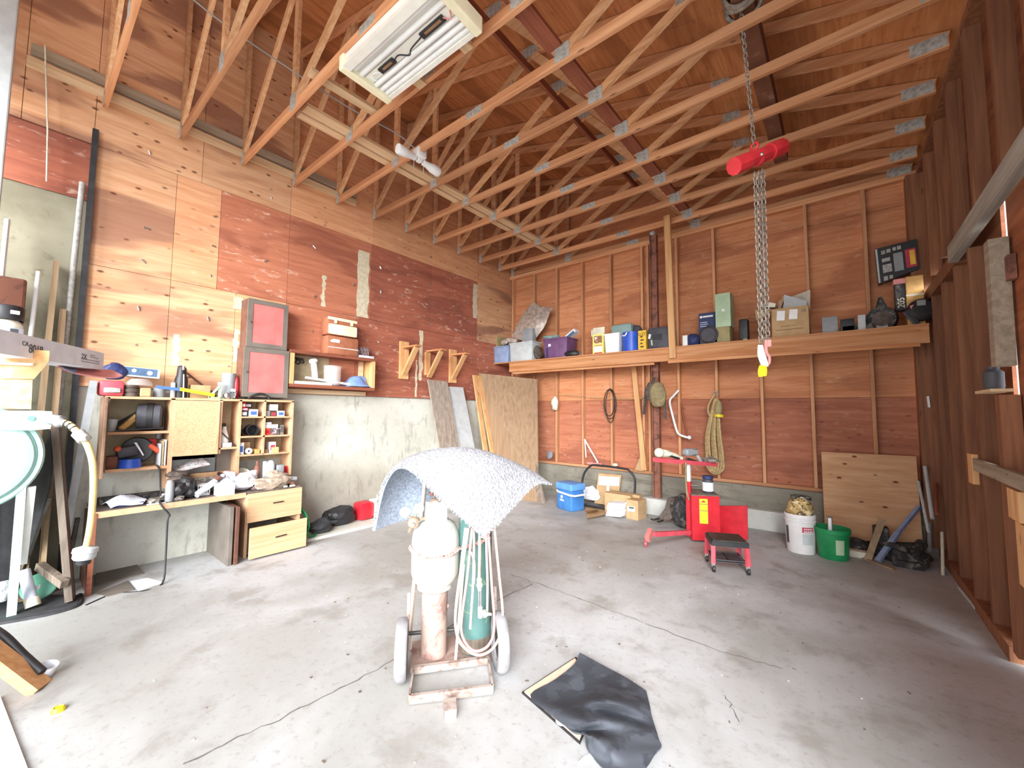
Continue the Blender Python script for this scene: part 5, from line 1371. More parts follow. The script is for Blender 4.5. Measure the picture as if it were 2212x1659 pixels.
for s, p in ((-1, PROP - U * .17 + W * .06), (1, OXY + U * .15 + W * .05)):
    part('upright_rail', B().bar(p + Z * .02, p + W * .20 + U * (-s * .10) + Z * 1.20, .022, .03), M['hose_w'] if s < 0 else rbm, ct)
    part('strut', B().bar(p - W * .06 + Z * .03, p + W * .02 + Z * .40, .02, .02), rbm, ct)
mid = (PROP + OXY) / 2 - W * .13
part('centre_rod', B().cyl(mid + Z * .03, mid + Z * .62 + U * .05 + W * .05, .009, n=8), M['hose_w'], ct)
part('axle', B().cyl(V((-2.151, 1.588, 0.000)) + Z * .17 + W * .16, V((-1.760, 2.045, 0.000)) + Z * .17 + W * .16, .012, n=10), M['steel_d'], ct)
for k, p in enumerate((V((-2.141, 1.574, 0.000)) + Z * .172, V((-1.739, 2.026, -0.000)) + Z * .172)):
    ww = part('wheel', B().lathe([(.10, -.028), (.16, -.034), (.172, -.02), (.174, 0), (.172, .02), (.16, .034), (.10, .028), (.10, -.028)], p, U, 36), M['tyre'], ct, 35)
    part('hub', B().lathe([(0, -.02), (.10, -.016), (.10, .016), (0, .02)], p, U, 28), M['steel_d'], ww, 35)
part('handle', B().tube([PROP - U * .08 + W * .24 + Z * 1.18, PROP - U * .05 + W * .25 + Z * 1.23, OXY + U * .03 + W * .24 + Z * 1.23, OXY + U * .05 + W * .25 + Z * 1.18], .013, 8), rbm, ct, 60)

pp = thing('rusty_pipe_stand', 'rusty pipe standing on the cart beneath the propane bottle', 'pipe', PROP + Z * .031)
part('pipe', B().cyl(PROP + Z * .031, PROP + Z * .46, .085, n=32), M['rustpipe'], pp, 40)
part('weld_bead', B().ball(PROP + Vector((.06, .06, .33)), .014), M['rustpipe'], pp, 60)
pt = thing('propane_bottle', 'dirty white propane bottle standing on the rusty pipe', 'gas bottle', PROP + Z * .46)
part('tank', B().lathe([(0, .03), (.12, .03), (.145, .06), (.157, .10), (.158, .225), (.161, .23), (.161, .245), (.158, .25), (.158, .30), (.15, .36), (.125, .41), (.08, .44), (0, .455)], PROP + Z * .46, n=44), M['tank'], pt, 30)
part('foot_ring', B().lathe([(.10, 0), (.115, 0), (.118, .04), (.11, .06)], PROP + Z * .46, n=36), M['tank'], pt, 40)
tow = Vector((-PROP.x, -PROP.y, 0)).normalized()
sd = Vector((-tow.y, tow.x, 0))
cl = []
for k in range(9):
    a = -1.0 + 2.0 * k / 8
    cl.append(PROP + tow * .075 * math.cos(a) + sd * .085 * math.sin(a) + Z * .86)
part('collar', B().sheet([[p, p + Z * .165] for p in cl], .005), M['collar'], pt, 40)
part('valve', B().cyl(PROP + Z * .90, PROP + Z * 1.0, .025).ball(PROP + Z * 1.02, .04, (1.2, 1.2, .6)), M['brass'], pt, 40)
part('valve_wheel', B().torus(PROP + Z * 1.065 + sd * .02, .042, .015, (0.2, .1, 1), 18, 8).bar(PROP + Z * 1.06 + sd * .06, PROP + Z * 1.075 - sd * .05, .03, .03, bev=.008), M['brown_steel'], pt, 60)
rg = part('regulator', B().lathe([(0, -.03), (.03, -.03), (.036, -.01), (.036, .02), (.025, .035), (.012, .04), (.012, .07), (0, .07)], (-2.182, 1.671, 0.906), tow, 20).cyl((-2.170, 1.706, 0.919), (-2.159, 1.793, 0.916), .012).cyl((-2.183, 1.648, 0.867), (-2.174, 1.630, 0.852), .01), M['brass'], pt, 40)
for p in ((-2.221, 1.633, 0.972), (-2.151, 1.689, 0.996)):
    part('gauge', B().lathe([(0, -.02), (.03, -.02), (.033, -.01), (.033, .015), (.028, .02), (0, .018)], p, tow + Z * .15, 22), M['bone'], rg, 40)
part('gauge_stem', B().cyl((-2.223, 1.646, 0.957), (-2.194, 1.673, 0.915), .008).cyl((-2.166, 1.690, 0.979), (-2.187, 1.678, 0.921), .008), M['brass'], rg)

ox = thing('oxygen_bottle', 'tall scuffed green oxygen bottle standing on the cart', 'gas bottle', OXY + Z * .031)
part('cylinder', B().lathe([(0, .0), (.09, 0), (.112, .03), (.114, .08), (.114, .98), (.10, 1.06), (.06, 1.12), (.04, 1.15), (0, 1.15)], OXY + Z * .031, n=40), M['oxy'], ox, 35)
part('base_band', B().lathe([(.112, .02), (.1155, .03), (.1155, .11), (.1145, .115)], OXY + Z * .031, n=40), M['old_z'], ox, 40)
part('valve', B().cyl(OXY + Z * 1.17, OXY + Z * 1.27, .025).cyl(OXY + Z * 1.25 - sd * .07, OXY + Z * 1.25 + sd * .07, .014).cyl(OXY + Z * 1.27, OXY + Z * 1.29, .035), M['brass'], ox, 40)

# chain round both bottles
chn = thing('safety_chain', 'rusty chain wrapped across the propane and oxygen bottles', 'chain', PROP + tow * .165 + Z * .69)
pts = []
for k in range(13):
    a = -1.35 + 2.5 * k / 12
    z = .70 - .05 * math.cos(a * .9) + .05
    pts.append(PROP + tow * .168 * math.cos(a) + sd * .168 * math.sin(a) + Z * z)
pts = crom(pts, 3)
tb_ = B()
for k in range(0, len(pts) - 1):
    p = pts[k]
    d = (pts[k + 1] - pts[k]).normalized()
    o = (p - PROP)
    o.z = 0
    o.normalize()
    s = o if k % 2 else d.cross(o)
    tb_.tube([p + d * .016, p + d * .009 + s * .010, p - d * .009 + s * .010, p - d * .016, p - d * .009 - s * .010, p + d * .009 - s * .010], .0042, 5, True)
part('wrapped_links', tb_, M['chain_r'], chn, 60)
part('twisted_length', chain(chain(B(), (-1.988, 1.897, 0.718), (-1.871, 1.911, 0.766), .028, .011, .005), (-1.871, 1.911, 0.766), (-1.792, 1.997, 0.814), .028, .011, .005), M['chain_r'], chn, 60)

# twin hose and torch
hs = thing('torch_hose', 'pinkish twin gas hose hung in long loops from the oxygen bottle', 'hose', (-1.811, 1.913, 0.110))
def hose(pts, r, m, nm='hose_loop'):
    part(nm, B().tube(pts, r, 9, False, 6), M[m], hs, 60)
hose([(-1.863, 1.855, 0.890), (-1.897, 1.837, 0.630), (-1.921, 1.814, 0.378), (-1.915, 1.816, 0.253), (-1.862, 1.841, 0.164), (-1.797, 1.898, 0.122), (-1.742, 1.965, 0.154), (-1.721, 2.015, 0.239), (-1.714, 2.022, 0.365), (-1.737, 2.010, 0.591), (-1.776, 2.005, 0.874)], .0085, 'rope_p')
hose([(-1.852, 1.877, 0.888), (-1.871, 1.861, 0.602), (-1.892, 1.839, 0.349), (-1.889, 1.838, 0.239), (-1.840, 1.859, 0.165), (-1.796, 1.897, 0.148), (-1.757, 1.951, 0.183), (-1.751, 1.986, 0.282), (-1.769, 1.976, 0.536), (-1.794, 1.967, 0.850)], .0085, 'pink')
hose([(-1.884, 1.851, 0.887), (-1.881, 1.827, 0.751), (-1.896, 1.821, 0.607), (-1.909, 1.805, 0.440), (-1.911, 1.802, 0.302), (-1.889, 1.815, 0.207), (-1.844, 1.844, 0.156)], .008, 'hose_w')
hose([(-1.852, 1.890, 0.885), (-1.840, 1.884, 0.773), (-1.846, 1.886, 0.544), (-1.861, 1.889, 0.369), (-1.870, 1.891, 0.258)], .0075, 'hose_w')
hose([(-1.851, 1.851, 0.751), (-1.829, 1.858, 0.731), (-1.827, 1.878, 0.664), (-1.841, 1.890, 0.544)], .007, 'rope_p')
hose([(-1.804, 1.956, 0.880), (-1.794, 1.953, 0.708), (-1.789, 1.959, 0.536), (-1.799, 1.969, 0.330)], .0075, 'hose_w')
hose([(-1.817, 1.917, 0.915), (-1.803, 1.896, 0.835), (-1.800, 1.895, 0.722), (-1.801, 1.894, 0.581)], .0105, 'clay')
to = thing('welding_torch', 'brass and steel welding torch hanging before the oxygen bottle', 'torch', (-1.795, 1.905, 0.355))
part('handle', B().cyl((-1.801, 1.894, 0.581), (-1.801, 1.900, 0.509), .016, .012).ball((-1.793, 1.890, 0.545), .02), M['hose_w'], to, 40)
part('twin_tube', B().cyl((-1.805, 1.897, 0.509), (-1.809, 1.903, 0.393), .005).cyl((-1.796, 1.904, 0.509), (-1.800, 1.911, 0.393), .005), M['chrome'], to, 40)
part('valve_body', B().cyl((-1.796, 1.900, 0.407), (-1.796, 1.905, 0.346), .016).cyl((-1.790, 1.908, 0.369), (-1.741, 1.948, 0.364), .014, .008).cyl((-1.776, 1.918, 0.387), (-1.773, 1.923, 0.349), .012), M['steel'], to, 40)

# shaggy white mat draped over the top
mt = one('shag_mat', 'white shaggy bath mat draped over the tops of the gas bottles', 'mat', B().sheet(crom_grid([
    [(-1.748, 1.875, 0.851), (-1.910, 1.685, 1.073), (-2.116, 1.537, 1.285), (-2.342, 1.545, 1.150), (-2.550, 1.612, 0.806)],
    [(-1.717, 2.046, 0.959), (-1.867, 1.837, 1.210), (-2.122, 1.657, 1.340), (-2.414, 1.663, 1.204), (-2.582, 1.740, 0.809)],
    [(-1.716, 2.220, 1.050), (-1.862, 2.002, 1.298), (-2.104, 1.823, 1.377), (-2.437, 1.822, 1.234), (-2.598, 1.883, 0.810)],
    [(-1.717, 2.395, 1.114), (-1.877, 2.196, 1.302), (-2.091, 2.016, 1.369), (-2.400, 1.982, 1.239), (-2.563, 2.014, 0.825)],
    [(-1.708, 2.559, 1.093), (-1.864, 2.421, 1.223), (-2.075, 2.241, 1.311), (-2.327, 2.172, 1.227), (-2.514, 2.157, 0.832)]], 9, 9), .02), None, (-2.051, 1.980, 1.269), None, 60)
g = G('shag_white', 0.95)
v_ = g.obj()
n_ = g.noise(v_, 60, 3, 0.6)
mt.data.materials.clear()
mt.data.materials.append(g.done(g.mix(g.ramp(n_, 0.3, 0.7), '#828184', '#adacb0'), n_, 1.0, 0.02))
gb = G('mat_backing', 0.95)
nb_ = gb.noise(gb.obj(), 55, 3, 0.6)
mbk = gb.done(gb.mix(gb.ramp(nb_, 0.35, 0.65), '#8f9aab', '#b3bccb'))
mt.data.materials.append(mbk)
nt_ = 37 * 37
me_ = mt.data
_d = me_.polygons
# underside faces carry the backing
me_.update()
_nu = 0
for p in _d:
    if p.normal.z < -0.02 or (p.normal.dot(Vector((0.3, 0.9, 0.0))) < 0 and False):
        p.material_index = 1
# fringe of tufts along the edges
tu_ = B()
rr = random.Random(8)
def tufts(pts, n, L):
    P = crom([V(p) for p in pts], 12)
    for k in range(n):
        a = rr.random() * (len(P) - 1)
        i = int(a)
        p = P[i].lerp(P[min(i + 1, len(P) - 1)], a - i)
        o = Vector((rr.uniform(-1, 1), rr.uniform(-1, 1), rr.uniform(-1.2, .3))) * L
        q = p + o
        r_ = rr.uniform(.005, .009)
        vs = [tu_.bm.verts.new(q + Vector(d) * r_) for d in ((1, 0, 0), (-1, 0, 0), (0, 1, 0), (0, -1, 0), (0, 0, 1), (0, 0, -1))]
        for i, j, k2 in ((0, 2, 4), (2, 1, 4), (1, 3, 4), (3, 0, 4), (2, 0, 5), (1, 2, 5), (3, 1, 5), (0, 3, 5)):
            tu_.bm.faces.new((vs[i], vs[j], vs[k2]))
tufts([(-1.748, 1.875, 0.851), (-1.910, 1.685, 1.073), (-2.116, 1.537, 1.285), (-2.342, 1.545, 1.150), (-2.550, 1.612, 0.806)], 260, .008)
tufts([(-1.748, 1.875, 0.851), (-1.717, 2.046, 0.959), (-1.716, 2.220, 1.050), (-1.717, 2.395, 1.114), (-1.708, 2.559, 1.093)], 220, .008)
tufts([(-2.550, 1.612, 0.806), (-2.582, 1.740, 0.809), (-2.598, 1.883, 0.810), (-2.563, 2.014, 0.825)], 100, .008)
o_ = part('tuft_edge', tu_, mt.data.materials[0], mt, 60)

# ================================================================ black floor mat
fm = thing('rubber_floor_mat', 'crumpled black car floor mat lying folded on the concrete', 'mat', (-1.090, 2.086, -0.000))
part('bottom_rim', B().prism([(-1.497, 1.943, 0.000), (-1.429, 2.441, 0.000), (-1.137, 2.234, 0.000), (-1.056, 1.841, 0.000)], (0, 0, .008)), M['black'], fm)
part('tan_lining', B().prism([(V((-1.483, 1.950, 0.000)) + Z * .008)[:], (V((-1.419, 2.411, 0.000)) + Z * .008)[:], (V((-1.158, 2.217, 0.000)) + Z * .008)[:], (V((-1.066, 1.854, 0.000)) + Z * .008)[:]], (0, 0, .008)), plain('tan_lining', '#d8b9a0', .7, 0, .08), fm)
def f3(p, z):
    return V(p) * (1 - z / 1.63) + Vector((0, 0, z))
grid = [
    [f3((-1.442, 2.512, 0.000), .06), f3((-1.247, 2.485, 0.000), .03), f3((-1.093, 2.467, -0.000), .02), f3((-0.951, 2.430, 0.000), .015)],
    [f3((-1.406, 2.378, 0.000), .03), f3((-1.239, 2.362, 0.000), .035), f3((-1.074, 2.358, 0.000), .03), f3((-0.920, 2.376, 0.000), .015)],
    [f3((-1.418, 2.167, 0.000), .022), f3((-1.222, 2.224, 0.000), .03), f3((-1.067, 2.268, 0.000), .085), f3((-0.887, 2.318, 0.000), .015)],
    [f3((-1.454, 1.970, 0.000), .022), f3((-1.232, 2.082, 0.000), .03), f3((-1.082, 2.193, 0.000), .10), f3((-0.855, 2.256, 0.000), .015)],
    [f3((-1.316, 1.920, 0.000), .022), f3((-1.177, 2.014, -0.000), .075), f3((-1.065, 2.134, 0.000), .02), f3((-0.820, 2.202, -0.000), .015)],
    [f3((-1.202, 1.899, 0.000), .025), f3((-1.109, 1.977, 0.000), .085), f3((-0.999, 2.093, 0.000), .045), f3((-0.793, 2.161, -0.000), .015)],
    [f3((-1.122, 1.895, 0.000), .03), f3((-1.074, 1.943, 0.000), .015), f3((-0.951, 2.045, 0.000), .03), f3((-0.768, 2.121, -0.000), .015)],
    [f3((-1.070, 1.907, -0.000), .04), f3((-1.023, 1.931, -0.000), .09), f3((-0.906, 1.999, 0.000), .03), f3((-0.746, 2.092, 0.000), .015)],
    [f3((-1.018, 1.841, 0.000), .012), f3((-0.963, 1.887, 0.000), .06), f3((-0.862, 1.936, 0.000), .03), f3((-0.753, 2.041, 0.000), .02)],
    [f3((-0.947, 1.809, 0.000), .012), f3((-0.900, 1.848, 0.000), .02), f3((-0.820, 1.882, 0.000), .02), f3((-0.755, 1.968, 0.000), .012)],
    [f3((-0.871, 1.787, 0.000), .012), f3((-0.828, 1.799, 0.000), .015), f3((-0.785, 1.824, 0.000), .015), f3((-0.765, 1.876, 0.000), .012)]]
fmm = spotted('black_mat_fabric', '#34363c', '#3f4248', '#4a4d54', 9, 0.85)
part('mat', B().sheet(crom_grid(grid, 4, 7), .008), fmm, fm, 50)
part('lining_cutout', B().cyl((V((-1.194, 1.890, 0.000)) + Z * .0165), (V((-1.194, 1.890, 0.000)) + Z * .018), .03, n=20), M['paper'], fm)
one('white_tag', 'small white printed tag on the floor at the edge of the black mat', 'tag', B().prism([(-1.012, 1.751, 0.000), (-1.006, 1.796, 0.000), (-0.984, 1.842, 0.000), (-0.957, 1.837, 0.000), (-0.977, 1.794, 0.000), (-0.990, 1.751, 0.000)], (0, 0, .003)), M['paper'], (-0.986, 1.793, 0.000))
db = B()
rr = random.Random(17)
for k in range(80):
    x, y = rr.uniform(-3.6, 0.3), rr.uniform(0.6, 5.2)
    db.cbox((x, y, .003), (rr.uniform(.003, .012), rr.uniform(.003, .009), .003), (0, 0, rr.uniform(0, 3)))
o = one('floor_debris', 'scattered pale chips and grit on the concrete floor', 'debris', db, M['bone'], (-1.6, 2.9, 0))
o['kind'] = 'stuff'
db = B()
for k in range(70):
    x, y = rr.uniform(-3.6, 0.4), rr.uniform(0.6, 5.2)
    db.cbox((x, y, .003), (rr.uniform(.004, .022), rr.uniform(.004, .014), .004), (0, 0, rr.uniform(0, 3)))
o = one('dark_debris', 'scattered dark leaf bits and dirt on the concrete floor', 'debris', db, M['old_z'], (-1.6, 2.9, 0))
o['kind'] = 'stuff'

# ================================================================ long shelf on the back wall
ZS = 2.64
sh = thing('wall_shelf', 'long wooden shelf with a deep front board across the back wall', 'shelf', (-2.4, 6.6, 2.40))
part('deck', B().box((-5.68, 6.34, 2.615), (0.78, 6.85, 2.638)), M['fir_x'], sh)
part('front_board', B().box((-5.27, 6.355, 2.425), (-2.28, 6.393, 2.612), .003), M['fir_x'], sh)
part('front_board', B().box((-2.28, 6.350, 2.42), (0.78, 6.388, 2.637), .003), M['fir_x'], sh)
part('lower_rail', B().box((-2.06, 6.33, 2.385), (0.70, 6.349, 2.425)), M['fir_x'], sh)
part('lower_rail', B().box((-5.2, 6.40, 2.385), (-2.30, 6.44, 2.43)), M['fir_x'], sh)
one('hanger_post', 'pale upright post hung from a truss chord to the front of the long shelf', 'post', B().bar((-1.985, 6.325, 2.455), (-2.035, 6.325, 4.73), .10, .038, (0, 1, 0), .004), M['fir_z'], (-1.985, 6.325, 2.455))
def sb(name, lab, cat, a, b, dep, m, bev=.006, z0=ZS, grp=None):
    return bx(name, lab, cat, (a[0], a[1], z0), (b[0], a[1] + dep, a[2]), M[m] if isinstance(m, str) else m, bev, grp)
def taper(name, lab, cat, a, b, dep, m, ins=.02, z0=ZS):
    x0, x1, y0, y1, z1 = a[0], b[0], a[1], a[1] + dep, a[2]
    t = thing(name, lab, cat, ((x0 + x1) / 2, (y0 + y1) / 2, z0))
    bm_ = B()
    bm_.box((x0, y0, z0), (x1, y1, z1), .008)
    cx_, cy_ = (x0 + x1) / 2, (y0 + y1) / 2
    for v in bm_.bm.verts:
        k = 1 - ins * 2 * (1 - (v.co.z - z0) / (z1 - z0)) / (x1 - x0)
        v.co.x = cx_ + (v.co.x - cx_) * k
        v.co.y = cy_ + (v.co.y - cy_) * k
    part('tub', bm_, M[m], t, 40)
    rm = B()
    rm.box((x0 - .01, y0 - .01, z1 - .025), (x1 + .01, y0, z1)).box((x0 - .01, y1, z1 - .025), (x1 + .01, y1 + .01, z1)).box((x0 - .01, y0, z1 - .025), (x0, y1, z1)).box((x1, y0, z1 - .025), (x1 + .01, y1, z1))
    part('rim', rm, M[m], t)
    return t
taper('greyblue_bin', 'grey-blue ribbed plastic bin at the very end of the long shelf', 'bin', (-5.739, 6.360, 2.987), (-5.298, 6.360, 2.657), .3, 'tote_blue')
taper('grey_bin', 'light grey plastic bin next to the grey-blue bin', 'bin', (-5.265, 6.360, 3.019), (-4.683, 6.360, 2.631), .3, 'lgrey')
bx('wall_card', 'tan and grey card pinned to the plywood in the corner above the shelf bins', 'card', (-5.69, 6.42, 2.86), (-5.665, 6.78, 3.22), M['olive'], .002)
a = (-5.025, 6.500, 3.302)
bx('grey_case', 'small grey plastic case on top of the grey bin', 'case', (a[0], 6.45, 2.882), (a[0] + .27, 6.6, a[2]), M['mgrey'], .02)
lath('red_cup', 'dark red cup standing on the grey-blue bin', 'cup', (-5.52, 6.5, 2.885), canp(.04, .12), 'brown_steel')
one('cloth_roll', 'rolled grey cloth lying across the grey shelf bins', 'cloth', B().tube([(-5.530, 6.450, 3.068), (-5.352, 6.450, 3.109), (-5.169, 6.500, 3.077)], .06, 12).torus((-5.390, 6.390, 3.065), .035, .018, (0.3, 1, 0), 18, 8), M['foil'], (-5.25, 6.45, 2.885), None, 50)
one('silver_bag', 'crumpled silvery plastic bag standing tall behind the grey bins', 'bag', B().sheet(crom_grid([
    [(-5.391, 6.620, 3.207), (-5.062, 6.550, 3.092), (-4.760, 6.620, 3.137)],
    [(-5.299, 6.660, 3.432), (-4.885, 6.550, 3.332), (-4.555, 6.620, 3.339)],
    [(-5.157, 6.700, 3.669), (-4.770, 6.600, 3.555), (-4.480, 6.640, 3.530)],
    [(-4.921, 6.740, 3.907), (-4.689, 6.680, 3.750), (-4.431, 6.700, 3.685)]], 6, 6), .03), M['foil'], (-4.8, 6.6, 2.64), None, 30)
one('fur_hat', 'brown furry bundle wedged between the grey and purple bins', 'bundle', B().lump((-4.64, 6.5, 2.78), (.14, .25, .28), 81, .2), M['suede_d'], (-4.64, 6.5, ZS))
t = taper('purple_bin', 'purple plastic bin with a white label on the long shelf', 'bin', (-4.437, 6.370, 3.019), (-3.897, 6.370, 2.608), .38, 'purple', .03)
part('label', B().cbox((-4.282, 6.364, 2.885), (.055, .006, .05)), M['white'], t)
part('groove', B().box((-4.36, 6.366, ZS + .02), (-4.33, 6.372, ZS + .2)), M['navy'], t)
one('clear_wrap', 'crumpled clear and blue wrapping in the top of the purple bin', 'wrapping', B().lump((-4.353, 6.550, 3.063), (.36, .25, .1), 83, .3), M['teal'], (-4.353, 6.550, 2.990))
bt_ = thing('tilted_carton', 'white and blue printed carton tilted up out of the purple bin', 'box', (-3.975, 6.500, 2.970))
part('carton', B().bar((-4.057, 6.500, 2.952), (-3.766, 6.500, 3.130), .14, .07, (-.6, 0, .8)), M['paper'], bt_)
part('blue_print', B().bar((-3.940, 6.425, 3.000), (-3.781, 6.425, 3.103), .006, .05, (-.6, 0, .8)), M['slate'], bt_)
one('black_pouch', 'black pouch lying in front of the purple bin', 'pouch', B().lump((-3.806, 6.400, 2.689), (.34, .14, .12), 84, .25), M['black'], (-3.806, 6.400, 2.629))
t = thing('yellow_plant_box', 'tall yellow box with a picture and an open flap on the long shelf', 'box', (-3.62, 6.45, ZS))
a, b = (-3.389, 6.400, 2.994), (-3.177, 6.400, 2.628)
part('carton', B().box((a[0], 6.40, ZS), (b[0], 6.6, a[2]), .002), M['lemon'], t)
part('flap', B().box((a[0], 6.42, a[2]), (b[0] + .01, 6.43, a[2] + .12)).box((a[0] - .03, 6.41, a[2] - .03), (a[0] - .005, 6.42, a[2] + .09)), M['bone'], t)
w_ = b[0] - a[0]
part('picture', B().box((a[0] + .03, 6.396, ZS + .19), (b[0] - .03, 6.40, ZS + .32)), M['photo'], t)
part('white_panel', B().box((a[0] + .03, 6.396, ZS + .04), (b[0] - .03, 6.40, ZS + .13)), M['white'], t)
part('red_strip', B().box((a[0] + .03, 6.396, ZS + .145), (b[0] - .03, 6.40, ZS + .155)).box((a[0] + .03, 6.396, ZS + .005), (b[0] - .03, 6.40, ZS + .025)), M['inkr'], t)
bx('olive_case', 'dark olive case behind the white bin on the long shelf', 'case', (-3.46, 6.66, ZS), (-3.2, 6.8, 3.02), M['olive'], .01)
a, b = (-3.138, 6.600, 3.170), (-2.755, 6.600, 2.992)
bx('teal_tub', 'teal plastic tub upside down behind the white bin and blue bucket', 'tub', (a[0], 6.6, ZS), (b[0], 6.78, a[2]), M['teal'], .05)
taper('white_bin', 'plain white plastic bin beside the yellow picture box', 'bin', (-3.155, 6.380, 2.972), (-2.878, 6.380, 2.617), .18, 'white', .02)
a, b = (-2.867, 6.420, 2.969), (-2.589, 6.420, 2.604)
t = thing('blue_bucket', 'bright blue round bucket on the long shelf', 'bucket', ((a[0] + b[0]) / 2, 6.52, ZS))
rB = (b[0] - a[0]) / 2
part('body', B().lathe([(0, 0), (rB - .01, 0), (rB, .01), (rB, a[2] - ZS), (rB - .008, a[2] - ZS), (rB - .015, .02), (0, .02)], ((a[0] + b[0]) / 2, 6.52, ZS), n=32), M['blue'], t, 40)
part('handle', B().tube([(-2.808, 6.360, 2.905), (-2.763, 6.350, 2.899), (-2.730, 6.350, 2.949)], .012, 8, False, 4), M['white'], t, 60)
a, b = (-2.576, 6.440, 2.969), (-2.441, 6.440, 2.632)
t = thing('yellow_printed_box', 'yellow box with black lettering beside the blue bucket', 'box', ((a[0] + b[0]) / 2, 6.5, ZS))
part('carton', B().box((a[0], 6.44, ZS), (b[0], 6.6, a[2]), .002), M['yellow_b'], t)
lettering(t, 'KLEY', .085, (a[0] - .01, 6.437, a[2] - .09), (1, 0, 0), (0, 0, 1), M['black'], squash=.75)
for k in range(4):
    part('printed_mark', B().box((a[0] + .04, 6.437, ZS + .05 + k * .055), (b[0] - .04 - .02 * (k % 2), 6.44, ZS + .07 + k * .055)), M['black'], t)
one('black_boots', 'dark grey boots poking up behind the yellow lettered box', 'boots', B().lump((-2.70, 6.72, 2.90), (.24, .2, .52), 87, .25), M['dgrey'], (-2.7, 6.72, ZS))
a, b = (-2.405, 6.420, 2.968), (-2.044, 6.420, 2.616)
t = thing('black_tool_case', 'black plastic tool case with a white sticker beside the hanger post', 'tool case', ((a[0] + b[0]) / 2, 6.5, ZS))
part('shell', B().box((a[0], 6.42, ZS), (b[0], 6.58, a[2] + .02), .02), M['dgrey'], t, 40)
part('sticker', B().cbox((-2.375, 6.417, 2.850), (.035, .004, .075), (0, .2, 0)), M['white'], t)
part('green_tag', B().cbox((-2.339, 6.415, 2.747), (.025, .004, .09), (0, -.1, 0)), M['sage'], t)
part('recess', B().cbox((-2.249, 6.418, 2.828), (.15, .008, .09)), M['black'], t)
a = (-1.866, 6.420, 2.808)
bx('white_carton_small', 'small white carton just beyond the hanger post', 'box', (a[0], 6.42, ZS), (a[0] + .07, 6.52, a[2]), M['white'], .003)
one('navy_bag', 'small navy and black bag beside the small white carton', 'bag', B().lump((-1.73, 6.5, 2.73), (.2, .16, .22), 88, .12), M['navy'], (-1.73, 6.5, ZS))
one('grey_power_pack', 'rounded dark grey power tool case in front of the blue printed box', 'case', B().lathe([(0, -.07), (.10, -.07), (.135, -.04), (.135, .05), (.10, .07), (0, .07)], (-1.49, 6.46, 2.775), (.1, 1, 0), 20).box((-1.62, 6.42, ZS), (-1.36, 6.52, 2.74), .02), M['dgrey'], (-1.49, 6.46, ZS), None, 35)
a, b = (-1.671, 6.600, 3.153), (-1.468, 6.600, 2.825)
t = thing('blue_printed_box', 'dark blue printed box with a cup picture behind the grey case', 'box', ((a[0] + b[0]) / 2, 6.65, ZS))
part('carton', B().box((a[0], 6.60, ZS), (b[0] + .03, 6.74, a[2]), .003), M['navy'], t)
part('white_title', B().box((a[0] + .06, 6.597, a[2] - .07), (b[0], 6.60, a[2] - .045)).cyl((a[0] + .035, 6.597, a[2] - .058), (a[0] + .035, 6.6, a[2] - .058), .02, n=12), M['white'], t)
part('text_lines', B().box((a[0] + .02, 6.597, a[2] - .15), (a[0] + .12, 6.6, a[2] - .14)).box((a[0] + .02, 6.597, a[2] - .18), (a[0] + .13, 6.6, a[2] - .17)).box((a[0] + .02, 6.597, a[2] - .21), (a[0] + .11, 6.6, a[2] - .2)), M['paper_b'], t)
part('cup_picture', B().box((a[0] + .14, 6.596, ZS + .1), (a[0] + .21, 6.60, ZS + .24)), M['paper_b'], t)
a, b = (-1.420, 6.420, 2.874), (-1.213, 6.420, 2.633)
bx('olive_box', 'squat olive-tan box under the tall sage green box', 'box', (a[0], 6.42, ZS), (b[0], 6.72, a[2]), M['olive'], .004)
zt = a[2]
a, b = (-1.398, 6.430, 3.371), (-1.197, 6.430, 2.861)
t = thing('sage_box', 'tall sage green box with a small white mark standing on the olive box', 'box', ((a[0] + b[0]) / 2, 6.5, zt))
part('carton', B().box((a[0], 6.43, zt + .002), (b[0], 6.68, a[2]), .003), M['sage'], t)
part('white_mark', B().cbox((-1.292, 6.428, 3.119), (.035, .004, .035)), M['white'], t)
a, b = (-1.105, 6.460, 2.962), (-0.992, 6.460, 2.669)
bx('black_canister', 'tall black canister beside the olive box', 'canister', (a[0], 6.46, ZS), (b[0], 6.62, a[2]), M['black'], .02)
bx('tan_shim', 'small tan strip lying at the foot of the black canister', 'strip', (a[0] + .06, 6.40, ZS), (b[0], 6.45, ZS + .03), M['olive'], .003)
a, b = (-0.697, 6.400, 3.059), (-0.292, 6.400, 2.596)
t = thing('cardboard_box', 'open cardboard box with two white labels on the long shelf', 'box', ((a[0] + b[0]) / 2, 6.55, ZS))
x0, x1, zt = a[0], b[0], (-0.277, 6.400, 3.029)[2]
part('carton', B().box((x0, 6.40, ZS), (x1, 6.41, zt)).box((x0, 6.79, ZS), (x1, 6.80, zt)).box((x0, 6.41, ZS), (x0 + .01, 6.79, zt)).box((x1 - .01, 6.41, ZS), (x1, 6.79, zt)).box((x0, 6.40, ZS), (x1, 6.8, ZS + .01)), M['card'], t)
wd_ = x1 - x0
part('flap', B().prism([(x0, 6.41, zt), (x0, 6.79, zt), (x0 - .20, 6.75, zt + .10), (x0 - .19, 6.38, zt + .06)], (0, .0, .008)), M['card'], t)
part('flap', B().prism([(x0, 6.40, zt), (x0 - .01, 6.32, zt - .08), (x0 - .17, 6.32, zt - .14), (x0 - .19, 6.39, zt + .02)], (0, .006, .006)), M['card'], t)
part('flap', B().prism([(x0 + .03, 6.78, zt), (x1, 6.79, zt), (x1 + .01, 6.83, zt + .30), (x0 + .05, 6.82, zt + .20)], (0, .008, 0)), M['bone'], t)
